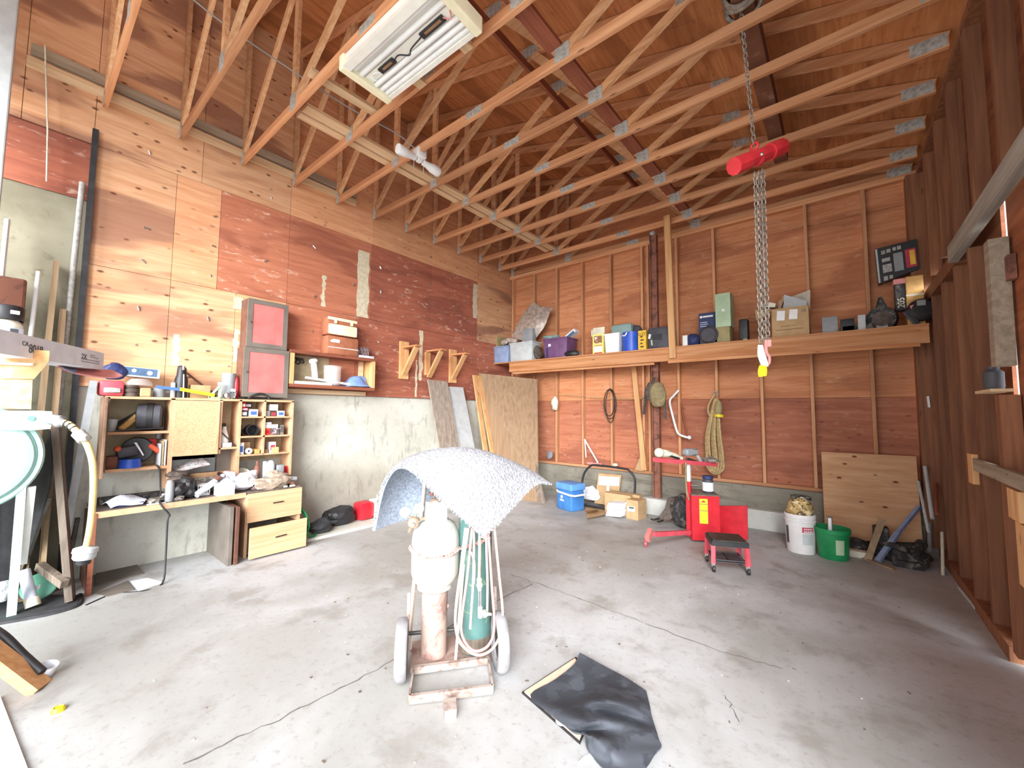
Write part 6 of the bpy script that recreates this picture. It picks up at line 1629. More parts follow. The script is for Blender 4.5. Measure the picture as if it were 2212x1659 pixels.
part('flap', B().prism([(x0 + .06, 6.5, zt), (x0 + .09, 6.5, zt), (x0 + .15, 6.55, zt + .2), (x0 + .12, 6.55, zt + .2)], (0, .1, 0)), M['card'], t)
for xa in (.26, .60):
    part('label', B().cbox((x0 + xa * wd_, 6.396, zt - .10), (.09, .006, .13), (0, .08, 0)), M['white'], t)
part('printed_line', B().box((x0 + .25 * wd_, 6.397, ZS + .14), (x0 + .65 * wd_, 6.40, ZS + .147)).box((x0 + .12 * wd_, 6.397, ZS + .09), (x0 + .85 * wd_, 6.40, ZS + .10)), M['card_d'], t)
lettering(t, '15', .055, (x0 + .80 * wd_, 6.397, zt - .085), (1, 0, 0), (0, 0, 1), M['ink'])
one('foam_wedge', 'pale grey foam wedge sticking out of the cardboard box', 'foam', B().prism([(x0 + .12, 6.52, zt - .05), (x1 - .02, 6.52, zt - .05), (x1 - .02, 6.52, zt + .08), (x0 + .14, 6.52, zt + .21)], (0, .22, 0)), M['lgrey'], (x0 + .2, 6.6, zt - .05))
one('foam_slab', 'white foam slab lying across the open cardboard box flap', 'foam', B().prism([(x0 - .16, 6.42, zt + .07), (x0 + .04, 6.42, zt + .03), (x0 + .05, 6.42, zt + .08), (x0 - .02, 6.42, zt + .11)], (0, .22, 0)), M['bone'], (x0 - .06, 6.5, zt + .03))
a, b = (-0.161, 6.420, 2.847), (-0.004, 6.420, 2.626)
bx('grey_metal_box', 'grey metal box on the long shelf past the cardboard box', 'box', (a[0], 6.42, ZS), (b[0], 6.56, a[2]), M['mgrey'], .006)
a, b = (0.020, 6.450, 2.803), (0.155, 6.450, 2.635)
bx('black_metal_box', 'black box between the two grey boxes on the long shelf', 'box', (a[0], 6.45, ZS), (b[0], 6.6, a[2]), M['black'], .006)
a, b = (0.184, 6.420, 2.827), (0.257, 6.420, 2.635)
bx('pale_grey_box', 'narrow pale grey box beside the black box on the long shelf', 'box', (a[0], 6.42, ZS), (b[0], 6.56, a[2]), M['lgrey'], .006)
dk_ = thing('sander_drum', 'dark round machine with a peaked top near the shelf end', 'machine', (.17, 6.55, ZS))
part('drum', B().lathe([(0, -.08), (.14, -.08), (.15, 0), (.14, .08), (0, .09)], (0.410, 6.550, 2.767), (.2, 1, 0), 24), M['junk_d'], dk_, 35)
part('face', B().lathe([(0, 0), (.09, 0), (.09, .01), (0, .012)], (0.408, 6.460, 2.762), (0, -1, 0), 20), M['suede_d'], dk_, 35)
part('peak', B().cyl((0.412, 6.580, 2.898), (0.406, 6.580, 3.048), .06, .015, 12), M['junk_d'], dk_, 35)
part('foot', B().box((.03, 6.45, ZS), (.35, 6.66, ZS + .08), .01), M['junk_d'], dk_)
cb = thing('clamp_bundle', 'bundle of dark clamps beside the round machine on the shelf', 'clamps', (.40, 6.5, ZS))
part('bar', B().bar((.38, 6.5, ZS + .01), (.36, 6.52, ZS + .26), .03, .02).bar((.43, 6.5, ZS + .01), (.42, 6.53, ZS + .2), .02, .02), M['steel_d'], cb)
part('jaw', B().box((.35, 6.46, ZS), (.47, 6.5, ZS + .06), .01), M['steel'], cb)
gt = thing('tan_grinder_box', 'large tan printed box standing at the end of the long shelf', 'box', (.62, 6.55, ZS))
a, b = (0.620, 6.440, 3.219), (0.768, 6.440, 2.697)
part('carton', B().box((a[0], 6.44, ZS), (b[0], 6.72, a[2]), .01), M['gold'], gt)
part('dark_side', B().box((a[0] - .09, 6.46, ZS + .2), (a[0] - .002, 6.6, a[2] - .06), .004), M['junk_d'], gt)
part('pink_flap', B().box((a[0] - .10, 6.45, a[2] - .07), (a[0], 6.6, a[2] - .01)), M['pink'], gt)
part('white_band', B().box((a[0], 6.437, ZS + .345), (b[0], 6.44, ZS + .365)), M['bone'], gt)
lettering(gt, '205', .085, (a[0] - .015, 6.455, ZS + .22), (0, 0, 1), (-1, 0, 0), M['bone'])
hl_ = thing('black_helmet', 'black helmet-shaped tool with a grey window before the tan box', 'helmet', (.70, 6.42, ZS))
part('shell', B().lathe([(0, -.06), (.10, -.06), (.125, -.02), (.125, .04), (.09, .08), (0, .09)], (0.731, 6.400, 2.801), (.2, -1, .1), 24), M['black'], hl_, 35)
part('window', B().cbox((0.724, 6.310, 2.868), (.07, .01, .06), (0, 0, .1)), M['mgrey'], hl_)
part('pink_patch', B().cbox((0.664, 6.320, 2.806), (.035, .01, .10), (0, -.3, 0)), M['pink'], hl_)
part('strap', B().bar((0.593, 6.330, 2.798), (0.690, 6.360, 2.641), .03, .06, bev=.01), M['dgrey'], hl_)
st = thing('socket_set_case', 'open black socket set case with a red and yellow label hung in the corner', 'tool case', (.42, 6.75, 3.2))
a, b, c_, d_ = V((0.390, 6.700, 3.692)), V((0.763, 6.700, 3.722)), V((0.771, 6.700, 3.358)), V((0.407, 6.700, 3.239))
part('shell', B().prism([a, b, c_, d_], (0, .10, 0)), M['black'], st)
ex, ez = (b - a), (d_ - a)
def q(u, v):
    return a + ex * u + ez * v + Vector((0, -.004, 0))
def patch(nm, u0, v0, u1, v1, m):
    part(nm, B().prism([q(u0, v0), q(u1, v0), q(u1, v1), q(u0, v1)], (0, .006, 0)), M[m], st)
patch('label', .70, .22, .95, .72, 'inkr')
part('label_print', B().prism([q(.80, .27) - Vector((0, .003, 0)), q(.92, .27) - Vector((0, .003, 0)), q(.92, .66) - Vector((0, .003, 0)), q(.80, .66) - Vector((0, .003, 0))], (0, .004, 0)), M['yellow_b'], st)
patch('grey_tray', .42, .25, .64, .75, 'mgrey')
for (u0, v0, u1, v1) in ((.14, .10, .24, .2), (.27, .09, .37, .19), (.42, .08, .5, .17), (.53, .07, .62, .17), (.14, .32, .34, .42), (.14, .5, .36, .72), (.14, .82, .24, .94), (.28, .82, .36, .92)):
    patch('socket', u0, v0, u1, v1, 'steel')
patch('edge_strip', .0, .02, .05, .97, 'lgrey')

# ================================================================ hung on the back wall studs
YS = 6.83
one('hung_white_rag', 'crumpled whitish rag hung on a back wall stud', 'rag', B().lump((-4.438, 6.780, 1.783), (.15, .1, .28), 91, .25), M['bone'], (-4.438, 6.780, 1.636))
wc_ = thing('wire_coil', 'loose coil of dark wire hung on a stud', 'coil', (-3.275, 6.800, 1.559))
for k, (rx, rz, ox_, oz_) in enumerate(((.10, .24, 0, 0), (.12, .27, .02, -.02), (.09, .30, .03, -.06))):
    c = V((-3.273, 6.800, 1.793))
    part('loop', B().tube([c + Vector((ox_ + rx * math.cos(t_ * PI / 8), -.01 * k, oz_ + rz * math.sin(t_ * PI / 8))) for t_ in range(16)], .008, 6, True), M['steel_d'], wc_, 60)
one('stretched_string', 'thin string stretched between the back wall studs', 'string', B().tube([(-4.390, 6.840, 1.969), (-3.820, 6.830, 1.922), (-3.251, 6.830, 1.870), (-2.609, 6.830, 1.869)], .008, 6), M['rope'], (-3.439, 6.840, 1.898))
one('leaning_stud', 'pale loose stud leaning under the long shelf', 'stud', B().bar((-2.640, 6.800, 0.643), (-2.803, 6.800, 2.438), .085, .038, (0, 1, 0)), M['fir_z'], (-2.640, 6.800, 0.643))
one('triangle_offcut', 'tan triangular plywood offcut standing at the foot of the studs', 'offcut', B().prism([(-2.811, 6.800, 0.634), (-2.672, 6.800, 0.624), (-2.709, 6.800, 0.879)], (0, .02, 0)), M['card'], (-2.737, 6.800, 0.634))
one('white_block', 'small white block standing on the back concrete ledge', 'block', B().box((-2.46, 6.80, .63), (-2.38, 6.85, .84), .004), M['bone'], (-2.42, 6.82, .63))
sc_ = thing('steel_column', 'brown steel column standing against the back wall on a white block', 'column', (-2.36, 6.60, .26))
part('web', B().box((-2.40, 6.598, .26), (-2.31, 6.61, 4.60)), M['brown_steel'], sc_)
part('flange', B().box((-2.41, 6.56, .26), (-2.395, 6.65, 4.60)), M['brown_steel'], sc_)
part('flange', B().box((-2.31, 6.56, .26), (-2.295, 6.65, 4.60)), M['brown_steel'], sc_)
part('cap_bolt', B().ball((-2.36, 6.58, 4.62), .05, (1, 1, .7)), M['steel'], sc_, 60)
bx('column_footing', 'rough white concrete block under the brown steel column', 'block', (-2.58, 6.48, 0), (-2.17, 6.76, .255), M['conc_w'], .012)
bx('black_strip', 'thin black strip standing beside the white concrete footing', 'strip', (-2.61, 6.45, 0), (-2.60, 6.50, .28), M['black'], .002)
lb_ = thing('tool_belt', 'worn suede tool bag with dark straps hung on the studs', 'bag', (-2.335, 6.500, 1.632))
part('bag', B().lump((-2.272, 6.460, 1.905), (.27, .14, .42), 95, .16), M['leather'], lb_, 60)
part('dark_flap', B().lump((-2.375, 6.480, 1.960), (.20, .1, .34), 96, .2), M['suede_d'], lb_, 60)
part('strap', B().bar((-2.473, 6.500, 2.024), (-2.525, 6.520, 1.593), .05, .02), M['suede_d'], lb_)
part('strap', B().bar((-2.184, 6.500, 1.853), (-2.182, 6.520, 1.523), .04, .02), M['suede_d'], lb_)
part('hook_strap', B().bar((-2.336, 6.460, 2.092), (-2.36, 6.57, 2.2), .03, .01), M['suede_d'], lb_)
wt = thing('white_bent_tube', 'white bent tubular handle hung on the back wall', 'tube', (-1.897, 6.800, 1.210))
part('tube', B().tube([(-2.049, 6.790, 1.987), (-2.110, 6.770, 1.913), (-2.183, 6.760, 1.815), (-2.156, 6.760, 1.634), (-2.082, 6.760, 1.336), (-2.028, 6.770, 1.264), (-1.901, 6.790, 1.225)], .018, 10, False, 4), M['white'], wt, 60)
part('end_fitting', B().ball((-1.900, 6.790, 1.232), .032), M['white'], wt, 60)
one('brown_rod', 'thin reddish rod leaning behind the white bent tube', 'rod', B().cyl((-2.038, 6.860, 1.786), (-1.930, 6.820, 1.229), .014, n=8), M['red_lum'], (-1.930, 6.820, 1.229))
rp = thing('rope_hank', 'long hank of tan rope with a yellow-green float hung on the wall', 'rope', (-1.534, 6.720, 0.676))
for k in range(9):
    f = (k - 4) / 4
    a0 = V((-1.480, 6.720, 1.835)) + Vector((.02 * f, -.02 * (k % 2), 0))
    a1 = V((-1.520, 6.700, 1.324)) + Vector((.10 * f, -.03 * (k % 3), 0))
    a2 = V((-1.509, 6.700, 0.977)) + Vector((.12 * f, -.03 * (k % 3), 0))
    a3 = V((-1.519, 6.700, 0.818)) + Vector((.105 * f, 0, -.06 + .07 * f * f))
    part('strand', B().tube([a0, a1, a2, a3], .017, 7, False, 5), M['rope'], rp, 60)
for k, w in enumerate((.12, .085, .05)):
    c = V((-1.508, 6.680, 0.842))
    part('bottom_loop', B().tube([c + Vector((w, 0, .06)), c + Vector((w * .85, -.01 * k, -.06)), c + Vector((0, -.012 * k, -.13 + .02 * k)), c + Vector((-w * .85, 0, -.06)), c + Vector((-w, 0, .06))], .015, 7, False, 5), M['rope'], rp, 60)
part('top_loop', B().tube([(-1.491, 6.720, 1.920), (-1.575, 6.700, 1.765), (-1.591, 6.700, 1.638), (-1.541, 6.700, 1.533)], .016, 7, False, 5), M['rope'], rp, 60)
part('hook', B().torus((-1.489, 6.740, 1.921), .035, .008, (0, 1, 0), 14, 6).cyl((-1.484, 6.720, 1.948), (-1.537, 6.900, 1.942), .008), M['steel'], rp, 60)
fl_ = part('float', B().lathe([(0, -.10), (.03, -.10), (.05, -.06), (.055, .02), (.04, .09), (.015, .12), (0, .12)], (-1.439, 6.660, 1.694), (.05, 0, 1), 16), M['olive'], rp, 40)
part('float_band', B().lathe([(.05, -.02), (.064, -.02), (.064, .02), (.05, .02)], (-1.435, 6.660, 1.584), (.05, 0, 1), 16), M['yellow'], fl_, 40)
one('fishing_net', 'small wire fishing gear hung at the first corner stud', 'fishing gear', B().cyl((-5.064, 6.800, 2.078), (-5.049, 6.800, 1.517), .012, n=8).torus((-5.025, 6.800, 1.632), .06, .01, (0.2, 1, 0), 16, 6).torus((-4.883, 6.800, 1.548), .05, .01, (-.2, 1, 0), 16, 6).torus((-5.121, 6.800, 1.516), .04, .01, (.4, 1, .3), 16, 6), M['chain'], (-5.049, 6.800, 1.517), None, 60)
one('grey_outlet_box', 'grey round metal box at the foot of a stud', 'box', B().lathe([(0, 0), (.07, 0), (.08, .01), (.08, .05), (.05, .06), (0, .06)], (-4.539, 6.800, 0.760), (-.5, -1, .2), 20), M['mgrey'], (-4.539, 6.800, 0.668), None, 40)
wd = thing('white_brush', 'white-handled floor brush propped on the concrete ledge', 'brush', (-3.553, 6.770, 0.692))
part('handle', B().cyl((-3.778, 6.800, 1.101), (-3.483, 6.760, 0.699), .015, n=8).cyl((-3.795, 6.830, 1.116), (-3.761, 6.820, 0.772), .012, n=8), M['white'], wd)
part('head', B().bar((-3.696, 6.770, 0.680), (-3.396, 6.770, 0.672), .05, .04), M['pink'], wd)
one('white_lump', 'white lump lying on the ledge at the foot of a stud', 'lump', B().lump((-3.168, 6.800, 0.690), (.1, .07, .06), 97, .3), M['bone'], (-3.168, 6.800, 0.657))

# ================================================================ on the floor at the back
# blue cooler
co = thing('blue_cooler', 'blue picnic cooler with a white handle strap on the floor', 'cooler', (-3.62, 5.98, 0))
def cz(dx, dy, dz, o, bev):
    return B().cbox((-3.595 + o[0], 5.975 + o[1], o[2]), (dx, dy, dz), (0, 0, -.30), bev, 3)
part('body', cz(.37, .29, .30, (0, 0, .15), .02), M['cooler'], co, 40)
part('lid', cz(.40, .32, .11, (0, 0, .385), .02), M['cooler_l'], co, 40)
part('neck', cz(.35, .27, .05, (0, 0, .315), .004), M['cooler'], co, 40)
part('handle_strap', B().tube([(-3.79, 5.87, .30), (-3.76, 5.85, .285), (-3.46, 5.755, .27), (-3.40, 5.79, .265), (-3.33, 5.98, .27)], .016, 8), M['white'], co, 50)
ed = Vector((math.cos(-.30), math.sin(-.30), 0))
en = Vector((math.sin(-.30), -math.cos(-.30), 0))
fc = Vector((-3.595, 5.975, 0)) + en * .147
part('emblem', B().prism([fc + ed * (-.05 + .028 * math.cos(t_ * PI / 4)) + Vector((0, 0, .21 + .028 * math.sin(t_ * PI / 4))) for t_ in range(8)], en * .003), M['paper_b'], co)
part('printed_lines', B().bar(fc + ed * -.10 + Z * .165, fc + ed * .0 + Z * .165, .003, .012).bar(fc + ed * -.09 + Z * .145, fc + ed * .01 + Z * .145, .003, .01), M['paper_b'], co)
one('white_sack', 'white plastic sack behind the blue cooler', 'sack', B().lump((-3.506, 6.500, 0.187), (.34, .12, .24), 98, .3), M['paper'], (-3.480, 6.450, 0.022))
fb = thing('framed_board', 'wood-framed white board leaning on the back concrete behind the boxes', 'board', (-3.1, 6.6, 0))
a, b = V((-3.434, 6.680, 0.530)), V((-3.003, 6.680, 0.542))
part('panel', B().prism([a, b, V((b.x - .02, 6.55, .02)), V((a.x - .02, 6.55, .02))], (0, .02, 0)), M['card'], fb)
part('white_face', B().prism([V((-3.409, 6.650, 0.486)), V((-3.023, 6.650, 0.504)), V((-3.015, 6.610, 0.360)), V((-3.399, 6.610, 0.330))], (0, .01, 0)), M['whitebd'], fb)
part('peeled_streak', B().prism([V((-3.233, 6.600, 0.415)), V((-3.181, 6.600, 0.421)), V((-3.182, 6.580, 0.249)), V((-3.234, 6.580, 0.259))], (0, .006, 0)), M['bone'], fb)
hd_ = thing('hand_truck_handle', 'black bent-tube handle of a low dolly standing behind the boxes', 'dolly', (-3.0, 6.35, 0))
part('handle', B().tube([(-3.684, 6.404, 0.000), (-3.596, 6.350, 0.286), (-3.549, 6.350, 0.531), (-3.422, 6.350, 0.687), (-3.289, 6.350, 0.715), (-2.829, 6.350, 0.703), (-2.726, 6.350, 0.683), (-2.626, 6.350, 0.560), (-2.629, 6.350, 0.333), (-2.640, 6.350, 0.134)], .018, 10, False, 4), M['black'], hd_, 60)
part('base', B().box((-3.5, 6.2, .03), (-2.65, 6.35, .06)), M['black'], hd_)
cA = thing('brown_carton', 'brown cardboard carton standing behind the stack of white sheets', 'box', (-2.95, 6.25, 0))
part('carton', B().box((-3.03, 6.22, 0.06), (-2.5, 6.34, .33), .004).box((-3.03, 6.1, 0.0), (-2.6, 6.2, .33), .003), M['card'], cA)
flc = thing('flattened_carton', 'flattened cardboard carton lying open on the floor by the cooler', 'box', (-3.05, 5.85, 0))
part('panel', B().prism([(-3.085, 5.614, 0.000), (-3.444, 6.204, 0.000), (-3.233, 6.610, 0.000), (-2.971, 6.239, 0.000)], (0, 0, .012)), M['card'], flc)
part('raised_flap', B().prism([(-3.251, 5.916, 0.000), (-3.201, 6.202, 0.000), f3((-3.248, 6.245, 0.000), .12), f3((-3.355, 6.027, 0.000), .12)], (0.01, 0.01, 0)), M['card'], flc)
part('front_flap', B().prism([(-3.072, 5.590, 0.000), (-2.929, 6.117, 0.000), f3((-2.948, 6.140, 0.000), .05), f3((-3.098, 5.638, 0.000), .05)], (0, .012, 0)), M['card'], flc)
for k in range(6):
    z = .03 + k * .036
    one('white_folder', ['bottom', 'second', 'third', 'fourth', 'fifth', 'top'][k] + ' white folder of the leaning stack before the brown carton', 'folder', B().cbox((-2.77 + .008 * (k % 3) - .012 * (5 - k) * .4, 6.03, z + .006), (.26, .24, .03), (.02, -.10, -.05 + .05 * (k % 2)), .002), M['paper'], (-2.77, 6.03, z - .01), 'stack of white folders')
cB = thing('labelled_carton', 'brown carton with a white label beside the stack of white folders', 'box', (-2.53, 6.13, 0))
part('carton', B().cbox((-2.52, 6.14, .145), (.20, .26, .29), (0, 0, -.12), .003), M['card'], cB)
part('label', B().cbox((-2.545, 6.005, .155), (.12, .004, .075), (0, -.05, -.12)), M['white'], cB)
part('label_print', B().cbox((-2.54, 6.001, .175), (.08, .004, .025), (0, -.05, -.12)), M['ink'], cB)
sm = thing('rusty_stump', 'rusty flared metal stand on the floor left of the red machine', 'stand', (-2.0, 6.05, 0))
part('cone', B().prism([(-2.162, 6.004, 0.067), (-1.987, 6.017, 0.082), (-1.918, 6.068, 0.142), (-1.957, 6.145, 0.379), (-2.025, 6.089, 0.378), (-2.062, 6.072, 0.230)], (.05, .22, 0)), M['suede_d'], sm)
part('claw', B().tube([(-2.112, 5.978, 0.094), (-2.156, 5.878, 0.087), (-2.187, 5.852, 0.100)], .014, 6).tube([(-2.054, 5.962, 0.081), (-2.078, 5.878, 0.074), (-2.098, 5.861, 0.081)], .014, 6), M['steel_d'], sm)
one('black_sack', 'dark sack slumped on the floor between the rusty stand and the red machine', 'sack', B().lump((-1.80, 6.1, .22), (.36, .34, .48), 99, .2), M['junk_d'], (-1.8, 6.1, 0))

# red stand machine
rm = thing('red_roller_stand', 'red wheeled work stand with a T-shaped top bar and a cabinet body', 'machine', (-1.35, 5.5, 0))
e1 = Vector((.86, .50, 0)).normalized()
e2 = Vector((-e1.y, e1.x, 0))
k0 = V((-1.518, 5.464, 0.000))
def rp_(u, v, z):
    return k0 + e1 * u + e2 * v + Vector((0, 0, z))
part('cabinet', B().prism([rp_(0, 0, .03), rp_(.33, 0, .03), rp_(.33, .25, .03), rp_(0, .25, .03)], (0, 0, .55)), M['red'], rm)
part('cabinet_top', B().prism([rp_(0, 0, .581), rp_(.33, 0, .581), rp_(.33, .3, .60), rp_(0, .3, .60)], (0, 0, .012)), M['old_z'], rm)
part('rear_panel', B().prism([(-1.329, 5.980, 0.390), (-0.988, 5.980, 0.442), (-0.994, 5.980, 0.018), (-1.339, 5.980, -0.028)], (0, .03, 0)), M['red'], rm)
part('skid', B().bar(rp_(.2, .0, .025), rp_(.5, .2, .025), .05, .04), M['red'], rm)
ly = part('warning_label', B().prism([rp_(.09, -.003, .24), rp_(.19, -.003, .24), rp_(.19, -.003, .545), rp_(.09, -.003, .545)], e2 * .002), M['yellow'], rm)
part('label_rule', B().bar(rp_(.09, -.004, .40), rp_(.19, -.004, .40), .003, .006).bar(rp_(.09, -.004, .48), rp_(.19, -.004, .48), .003, .006), M['ink'], ly)
part('label_symbol', B().prism([rp_(.11, -.005, .50), rp_(.17, -.005, .50), rp_(.14, -.005, .53)], e2 * .001), M['inkr'], ly)
mb = rp_(.0, .12, 0)
part('mast', B().bar(mb + Z * .05, mb + Z * .74, .06, .06), M['red'], rm)
part('mast_sleeve', B().bar(mb + Z * .74, mb + Z * .985, .05, .05), M['white'], rm)
part('mast_knob', B().cyl(mb + Z * .69, mb + Z * .69 + e1 * .12, .012), M['chrome'], rm)
part('top_bar', B().bar((-1.837, 5.086, 1.037), (-1.331, 5.896, 0.946), .09, .05), M['red_l'], rm)
part('saddle', B().cbox(mb + Z * .99, (.14, .1, .02), (0, 0, .5)), M['white'], rm)
part('hanging_strap', B().tube([(-1.557, 5.382, 1.005), (-1.562, 5.400, 0.760), (-1.558, 5.415, 0.614), (-1.537, 5.414, 0.531)], .012, 6, False, 4), M['leather'], rm, 60)
part('leg', B().bar(rp_(.02, .1, .10), (-1.761, 4.793, 0.207), .05, .05), M['red_l'], rm)
part('leg_foot', B().bar((-1.785, 4.770, 0.250), (-1.783, 4.648, 0.178), .05, .07), M['red_p'], rm)
cs_ = part('caster', B().lathe([(0, -.015), (.035, -.015), (.04, 0), (.035, .015), (0, .015)], V((-1.908, 4.925, 0.000)) + Z * .04, (1, .3, 0), 18), M['red_l'], rm, 40)
part('axle_cap', B().ball(V((-1.904, 4.929, -0.000)) + Z * .05 + Vector((0, -.02, 0)), .014), M['chrome'], cs_)
ja = thing('blue_lidded_jar', 'jar with a blue lid and white label on top of the red cabinet', 'jar', rp_(.24, .14, .60))
jb = rp_(.24, .14, .605)
part('jar', B().lathe([(0, 0), (.06, 0), (.065, .01), (.065, .15), (.05, .17), (0, .17)], jb, n=20), M['dgrey'], ja, 40)
part('label', B().lathe([(.066, .02), (.067, .02), (.067, .13), (.066, .13)], jb, n=20), M['paper'], ja, 40)
part('lid', B().lathe([(.06, .17), (.065, .175), (.065, .21), (0, .215)], jb, n=20), M['navy'], ja, 40)
hg = thing('white_heat_gun', 'whitish power tool lying on the end of the red top bar', 'tool', (-1.724, 5.265, 1.077))
part('body', B().bar((-1.802, 5.107, 1.129), (-1.710, 5.275, 1.100), .09, .09, bev=.025), M['bone'], hg, 40)
part('head', B().ball((-1.793, 5.114, 1.124), .06), M['bone'], hg, 40)
part('handle', B().bar((-1.723, 5.264, 1.106), (-1.619, 5.459, 1.034), .05, .06, bev=.015), M['bone'], hg, 40)
part('grip_gap', B().bar((-1.690, 5.215, 1.083), (-1.634, 5.341, 1.048), .05, .018), M['black'], hg)
gm_ = thing('grey_grinder', 'grey hand grinder lying at the middle of the red top bar', 'tool', (-1.545, 5.519, 1.028))
part('body', B().bar((-1.597, 5.469, 1.117), (-1.499, 5.652, 1.116), .10, .09, bev=.02), M['mgrey'], gm_, 40)
part('handle', B().bar((-1.581, 5.489, 1.040), (-1.468, 5.651, 0.982), .03, .03, bev=.008), M['steel_d'], gm_)
part('tongs', B().tube([(-1.497, 5.618, 1.095), (-1.466, 5.648, 1.036), (-1.445, 5.670, 0.976)], .02, 7), M['steel'], gm_)
one('chain_heap', 'small heap of steel chain at the far end of the red top bar', 'chain', chain(chain(chain(B(), (-1.460, 5.666, 1.035), (-1.331, 5.903, 1.012), .03, .014, .006), (-1.331, 5.903, 1.012), (-1.424, 5.699, 0.993), .03, .014, .006), (-1.385, 5.777, 1.061), (-1.270, 5.955, 0.976), .03, .014, .006).lump((-1.373, 5.791, 1.007), (.2, .1, .06), 103, .4), M['chain'], (-1.374, 5.793, 0.982), None, 60)

# red stool with black seat
so = thing('red_stool', 'low red rolling stool with a black padded seat in front of the red stand', 'stool', (-.95, 4.85, 0))
f0, f1 = V((-1.080, 4.610, 0.000)), V((-0.791, 4.748, -0.000))
rx = (f1 - f0)
ry = Vector((-rx.y, rx.x, 0)).normalized() * .30
def ss(u, v, z):
    return f0 + rx * u + ry * v + Vector((0, 0, z))
part('seat', B().prism([ss(-.04, -.02, .265), ss(1.04, -.02, .265), ss(1.04, 1.02, .265), ss(-.04, 1.02, .265)], (0, 0, .045)), M['black'], so)
part('seat_top', B().prism([ss(0.0, .02, .31), ss(1.0, .02, .31), ss(1.0, .98, .31), ss(0, .98, .31)], (0, 0, .012)), M['steel_d'], so)
for u, v in ((0, 0), (1, 0), (0, 1), (1, 1)):
    part('leg', B().bar(ss(u, v, .085), ss(u * .96 + .02, v * .9 + .05, .265), .04, .03), M['red_l'], so)
    cst = part('caster', B().lathe([(0, -.012), (.034, -.012), (.036, 0), (.034, .012), (0, .012)], ss(u, v, .038), (.8, .4, 0), 18), M['black'], so, 40)
    part('caster_fork', B().cbox(ss(u, v, .075), (.03, .03, .04)), M['chrome'], cst)
tr_ = part('tool_tray', B().prism([ss(.05, .05, .10), ss(.95, .05, .10), ss(.95, .95, .10), ss(.05, .95, .10)], (0, 0, .006)), M['dgrey'], so)
part('tray_rim', B().tube([ss(.05, .05, .12), ss(.95, .05, .12), ss(.95, .95, .12), ss(.05, .95, .12)], .01, 6, True).bar(ss(.5, .05, .115), ss(.5, .95, .115), .01, .015), M['black'], tr_)

# buckets
WBK = Vector((-.44, 5.98, 0))
wb_ = thing('white_bucket', 'white plastic bucket with red printing on the floor by the plywood sheet', 'bucket', WBK)
part('body', B().lathe([(0, 0), (.135, 0), (.14, .01), (.152, .40), (.158, .40), (.158, .43), (.15, .445), (.145, .44), (.13, .02), (0, .015)], WBK, n=36), M['bucket'], wb_, 35)
part('rib', B().lathe([(.151, .355), (.158, .36), (.158, .375), (.151, .38)], WBK, n=36), M['bucket'], wb_, 35)
tw_ = Vector((-WBK.x * 0 + .25, -1, 0)).normalized()
sd_ = Vector((-tw_.y, tw_.x, 0))
def curved(nm, parent, cen, r, a0, a1, z0, z1, m, rt=None):
    rt = r if rt is None else rt
    g_ = []
    for k in range(9):
        a_ = a0 + (a1 - a0) * k / 8
        dv = tw_ * math.cos(a_) + sd_ * math.sin(a_)
        g_.append([cen + dv * (r + .0015) + Z * z0, cen + dv * (rt + .0015) + Z * z1])
    part(nm, B().sheet(g_, .002), M[m], parent, 50)
curved('red_print', wb_, WBK, .1475, -.05, .78, .25, .31, 'inkr', .149)
curved('grey_print', wb_, WBK, .1435, -.05, .78, .11, .235, 'lgrey', .147)
curved('side_print', wb_, WBK, .1425, -1.35, -1.05, .10, .30, 'ink', .149)
for r_, zz in ((0, .29), (1, .262)):
    for k in range(5):
        a_ = .07 + k * .13
        curved('print_mark', wb_, WBK, .1495, a_, a_ + .09, zz - .008, zz + .008, 'bucket', .1497)
cm = thing('camo_bundle', 'camouflage cloth bundle stuffed in the white bucket', 'cloth', WBK + Z * .44)
part('cloth', B().lump(WBK + Vector((0, 0, .50)), (.26, .22, .26), 111, .3), M['camo'], cm, 60)
part('dark_fold', B().lump(WBK + Vector((0.02, 0, .62)), (.22, .12, .07), 112, .3), M['junk_d'], cm, 60)
part('bail', B().tube([WBK + Vector((.02, -.05, .64)), WBK + Vector((.14, -.05, .58)), WBK + Vector((.19, -.04, .48))], .006, 6, False, 4), M['chrome'], cm, 60)
GBK = Vector((-.14, 5.96, 0))
gb_ = thing('green_bucket', 'bright green plastic bucket with a faded label beside the white bucket', 'bucket', GBK)
part('body', B().lathe([(0, 0), (.135, 0), (.14, .01), (.155, .28), (.168, .285), (.17, .335), (.162, .335), (.155, .30), (.13, .02), (0, .015)], GBK, n=36), M['green'], gb_, 35)
curved('faded_label', gb_, GBK, .1435, -.05, .5, .07, .23, 'sage', .152)
sk = thing('white_stick', 'short white-sided stick standing in the green bucket', 'stick', GBK + Z * .02)
part('stick', B().bar(GBK + Vector((-.02, .05, .03)), GBK + Vector((-.02, .08, .44)), .05, .02, (0, 1, 0)), M['old_z'], sk)
part('white_face', B().bar(GBK + Vector((-.02, .038, .03)), GBK + Vector((-.02, .068, .42)), .03, .004, (0, 1, 0)), M['white'], sk)

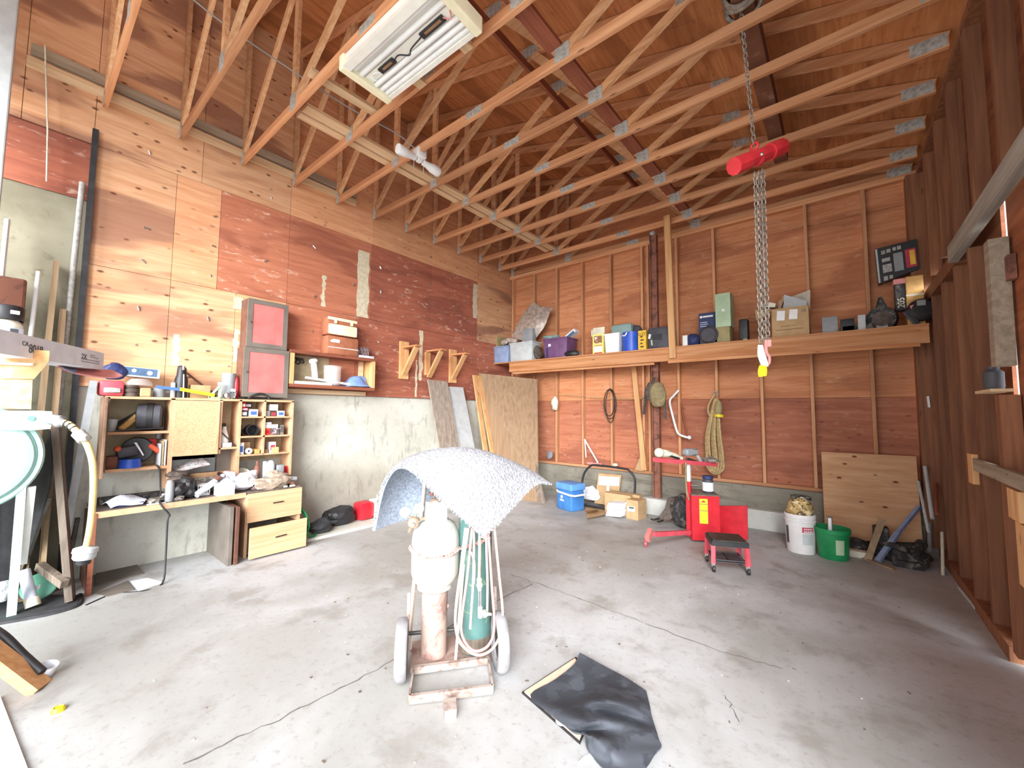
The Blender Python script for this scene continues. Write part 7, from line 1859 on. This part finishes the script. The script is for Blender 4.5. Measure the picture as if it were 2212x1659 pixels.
# plywood offcut leaning in the back corner
ps = thing('plywood_offcut', 'knotty pale plywood sheet leaning on the back wall in the dark corner', 'plywood sheet', (.22, 6.55, 0))
part('sheet', B().prism([(-0.236, 6.750, 1.124), (0.655, 6.750, 1.131), (0.652, 6.600, 0.174), (-0.227, 6.600, 0.027)], (0, .015, 0)), M['ply_new'], ps)
cj_ = [('lumber_block', 'pale block of wood on the floor beside the green bucket', 'block', B().box((.0, 6.12, 0), (.17, 6.24, .07), .004), 'bone', (.08, 6.18, 0)),
       ('black_shoe', 'black shoe-like bundle lying behind the pale block', 'bundle', B().lump((.06, 6.34, .09), (.24, .2, .16), 121, .2), 'junk_d', (.06, 6.34, 0)),
       ('wood_frame_piece', 'tan slat leaning among the corner clutter', 'slat', B().bar((0.152, 6.089, -0.008), (0.307, 6.307, 0.431), .06, .025, (0, 1, 0)), 'tan_z', (0.152, 6.089, -0.008)),
       ('floor_slat', 'tan slat lying on the floor before the corner clutter', 'slat', B().bar((0.126, 6.132, -0.000), (0.371, 5.905, 0.000), .05, .03), 'tan_z', (0.251, 6.003, -0.000)),
       ('blue_handled_tool', 'blue-handled tool leaning diagonally across the plywood sheet', 'tool', B().bar((0.238, 6.027, 0.030), (0.431, 6.289, 0.314), .05, .03).bar((0.431, 6.289, 0.314), (0.638, 6.591, 0.571), .035, .035), 'tote_blue', (0.238, 6.027, 0.030)),
       ('dark_engine_part', 'dark greasy machine part heaped in the corner', 'machine part', B().lump((.48, 6.25, .08), (.40, .36, .18), 122, .35).torus((.40, 6.2, .15), .09, .03, (.3, .6, 1), 18, 8).cyl((.52, 6.15, .1), (.62, 6.35, .22), .05).box((.36, 6.05, .0), (.60, 6.12, .07), .01), 'junk_d', (.48, 6.22, 0)),
       ('grey_casting', 'grey metal casting lying before the greasy machine part', 'casting', B().lump((0.464, 6.410, -0.023), (.24, .14, .09), 123, .25, 2), 'mud', (0.463, 6.413, -0.064)),
       ('black_box_clutter', 'small dark box behind the leaning tan slat', 'box', B().box((.22, 6.30, 0), (.36, 6.44, .34), .02), 'junk_d', (.29, 6.37, 0))]
for n_, l_, c_, b_, m_, o_ in cj_:
    one(n_, l_, c_, b_, M[m_], o_, None, 40)
for k, (p, q_, r_, m_, l_) in enumerate((
        ((0.700, 6.234, 0.522), (0.718, 6.700, 1.023), .018, 'lgrey', 'white pipe leaning highest in the dark back corner'),
        ((0.660, 6.179, 0.382), (0.657, 6.700, 0.846), .014, 'lgrey', 'thin pale pipe leaning nearest the plywood offcut'),
        ((0.680, 6.380, 0.144), (0.728, 6.700, 0.383), .018, 'mgrey', 'grey pipe standing low in the corner clutter'),
        ((0.729, 6.037, 0.000), (0.785, 6.391, 0.359), .014, 'bone', 'thin whitish stick standing nearest on the stud wall'),
        ((0.720, 6.093, 0.600), (0.802, 6.720, 0.834), .014, 'red_lum', 'reddish pipe standing against the corner post'))):
    one('leaning_pipe', l_, 'pipe', B().cyl(p, q_, r_, n=10), M[m_], p, 'pipes leaning in the corner')
one('white_strip_light', 'small white strip fixed to the corner post', 'strip', B().bar((0.779, 6.730, 1.839), (0.785, 6.730, 1.709), .02, .02), M['white'], (0.785, 6.730, 1.709))
one('floor_rod', 'thin pale rod lying on the floor along the stud wall', 'rod', B().cyl(V((0.784, 5.665, 0.000)) + Z * .012, V((0.803, 5.163, 0.000)) + Z * .012, .012, n=8), M['lgrey'], (0.795, 5.406, 0.000))
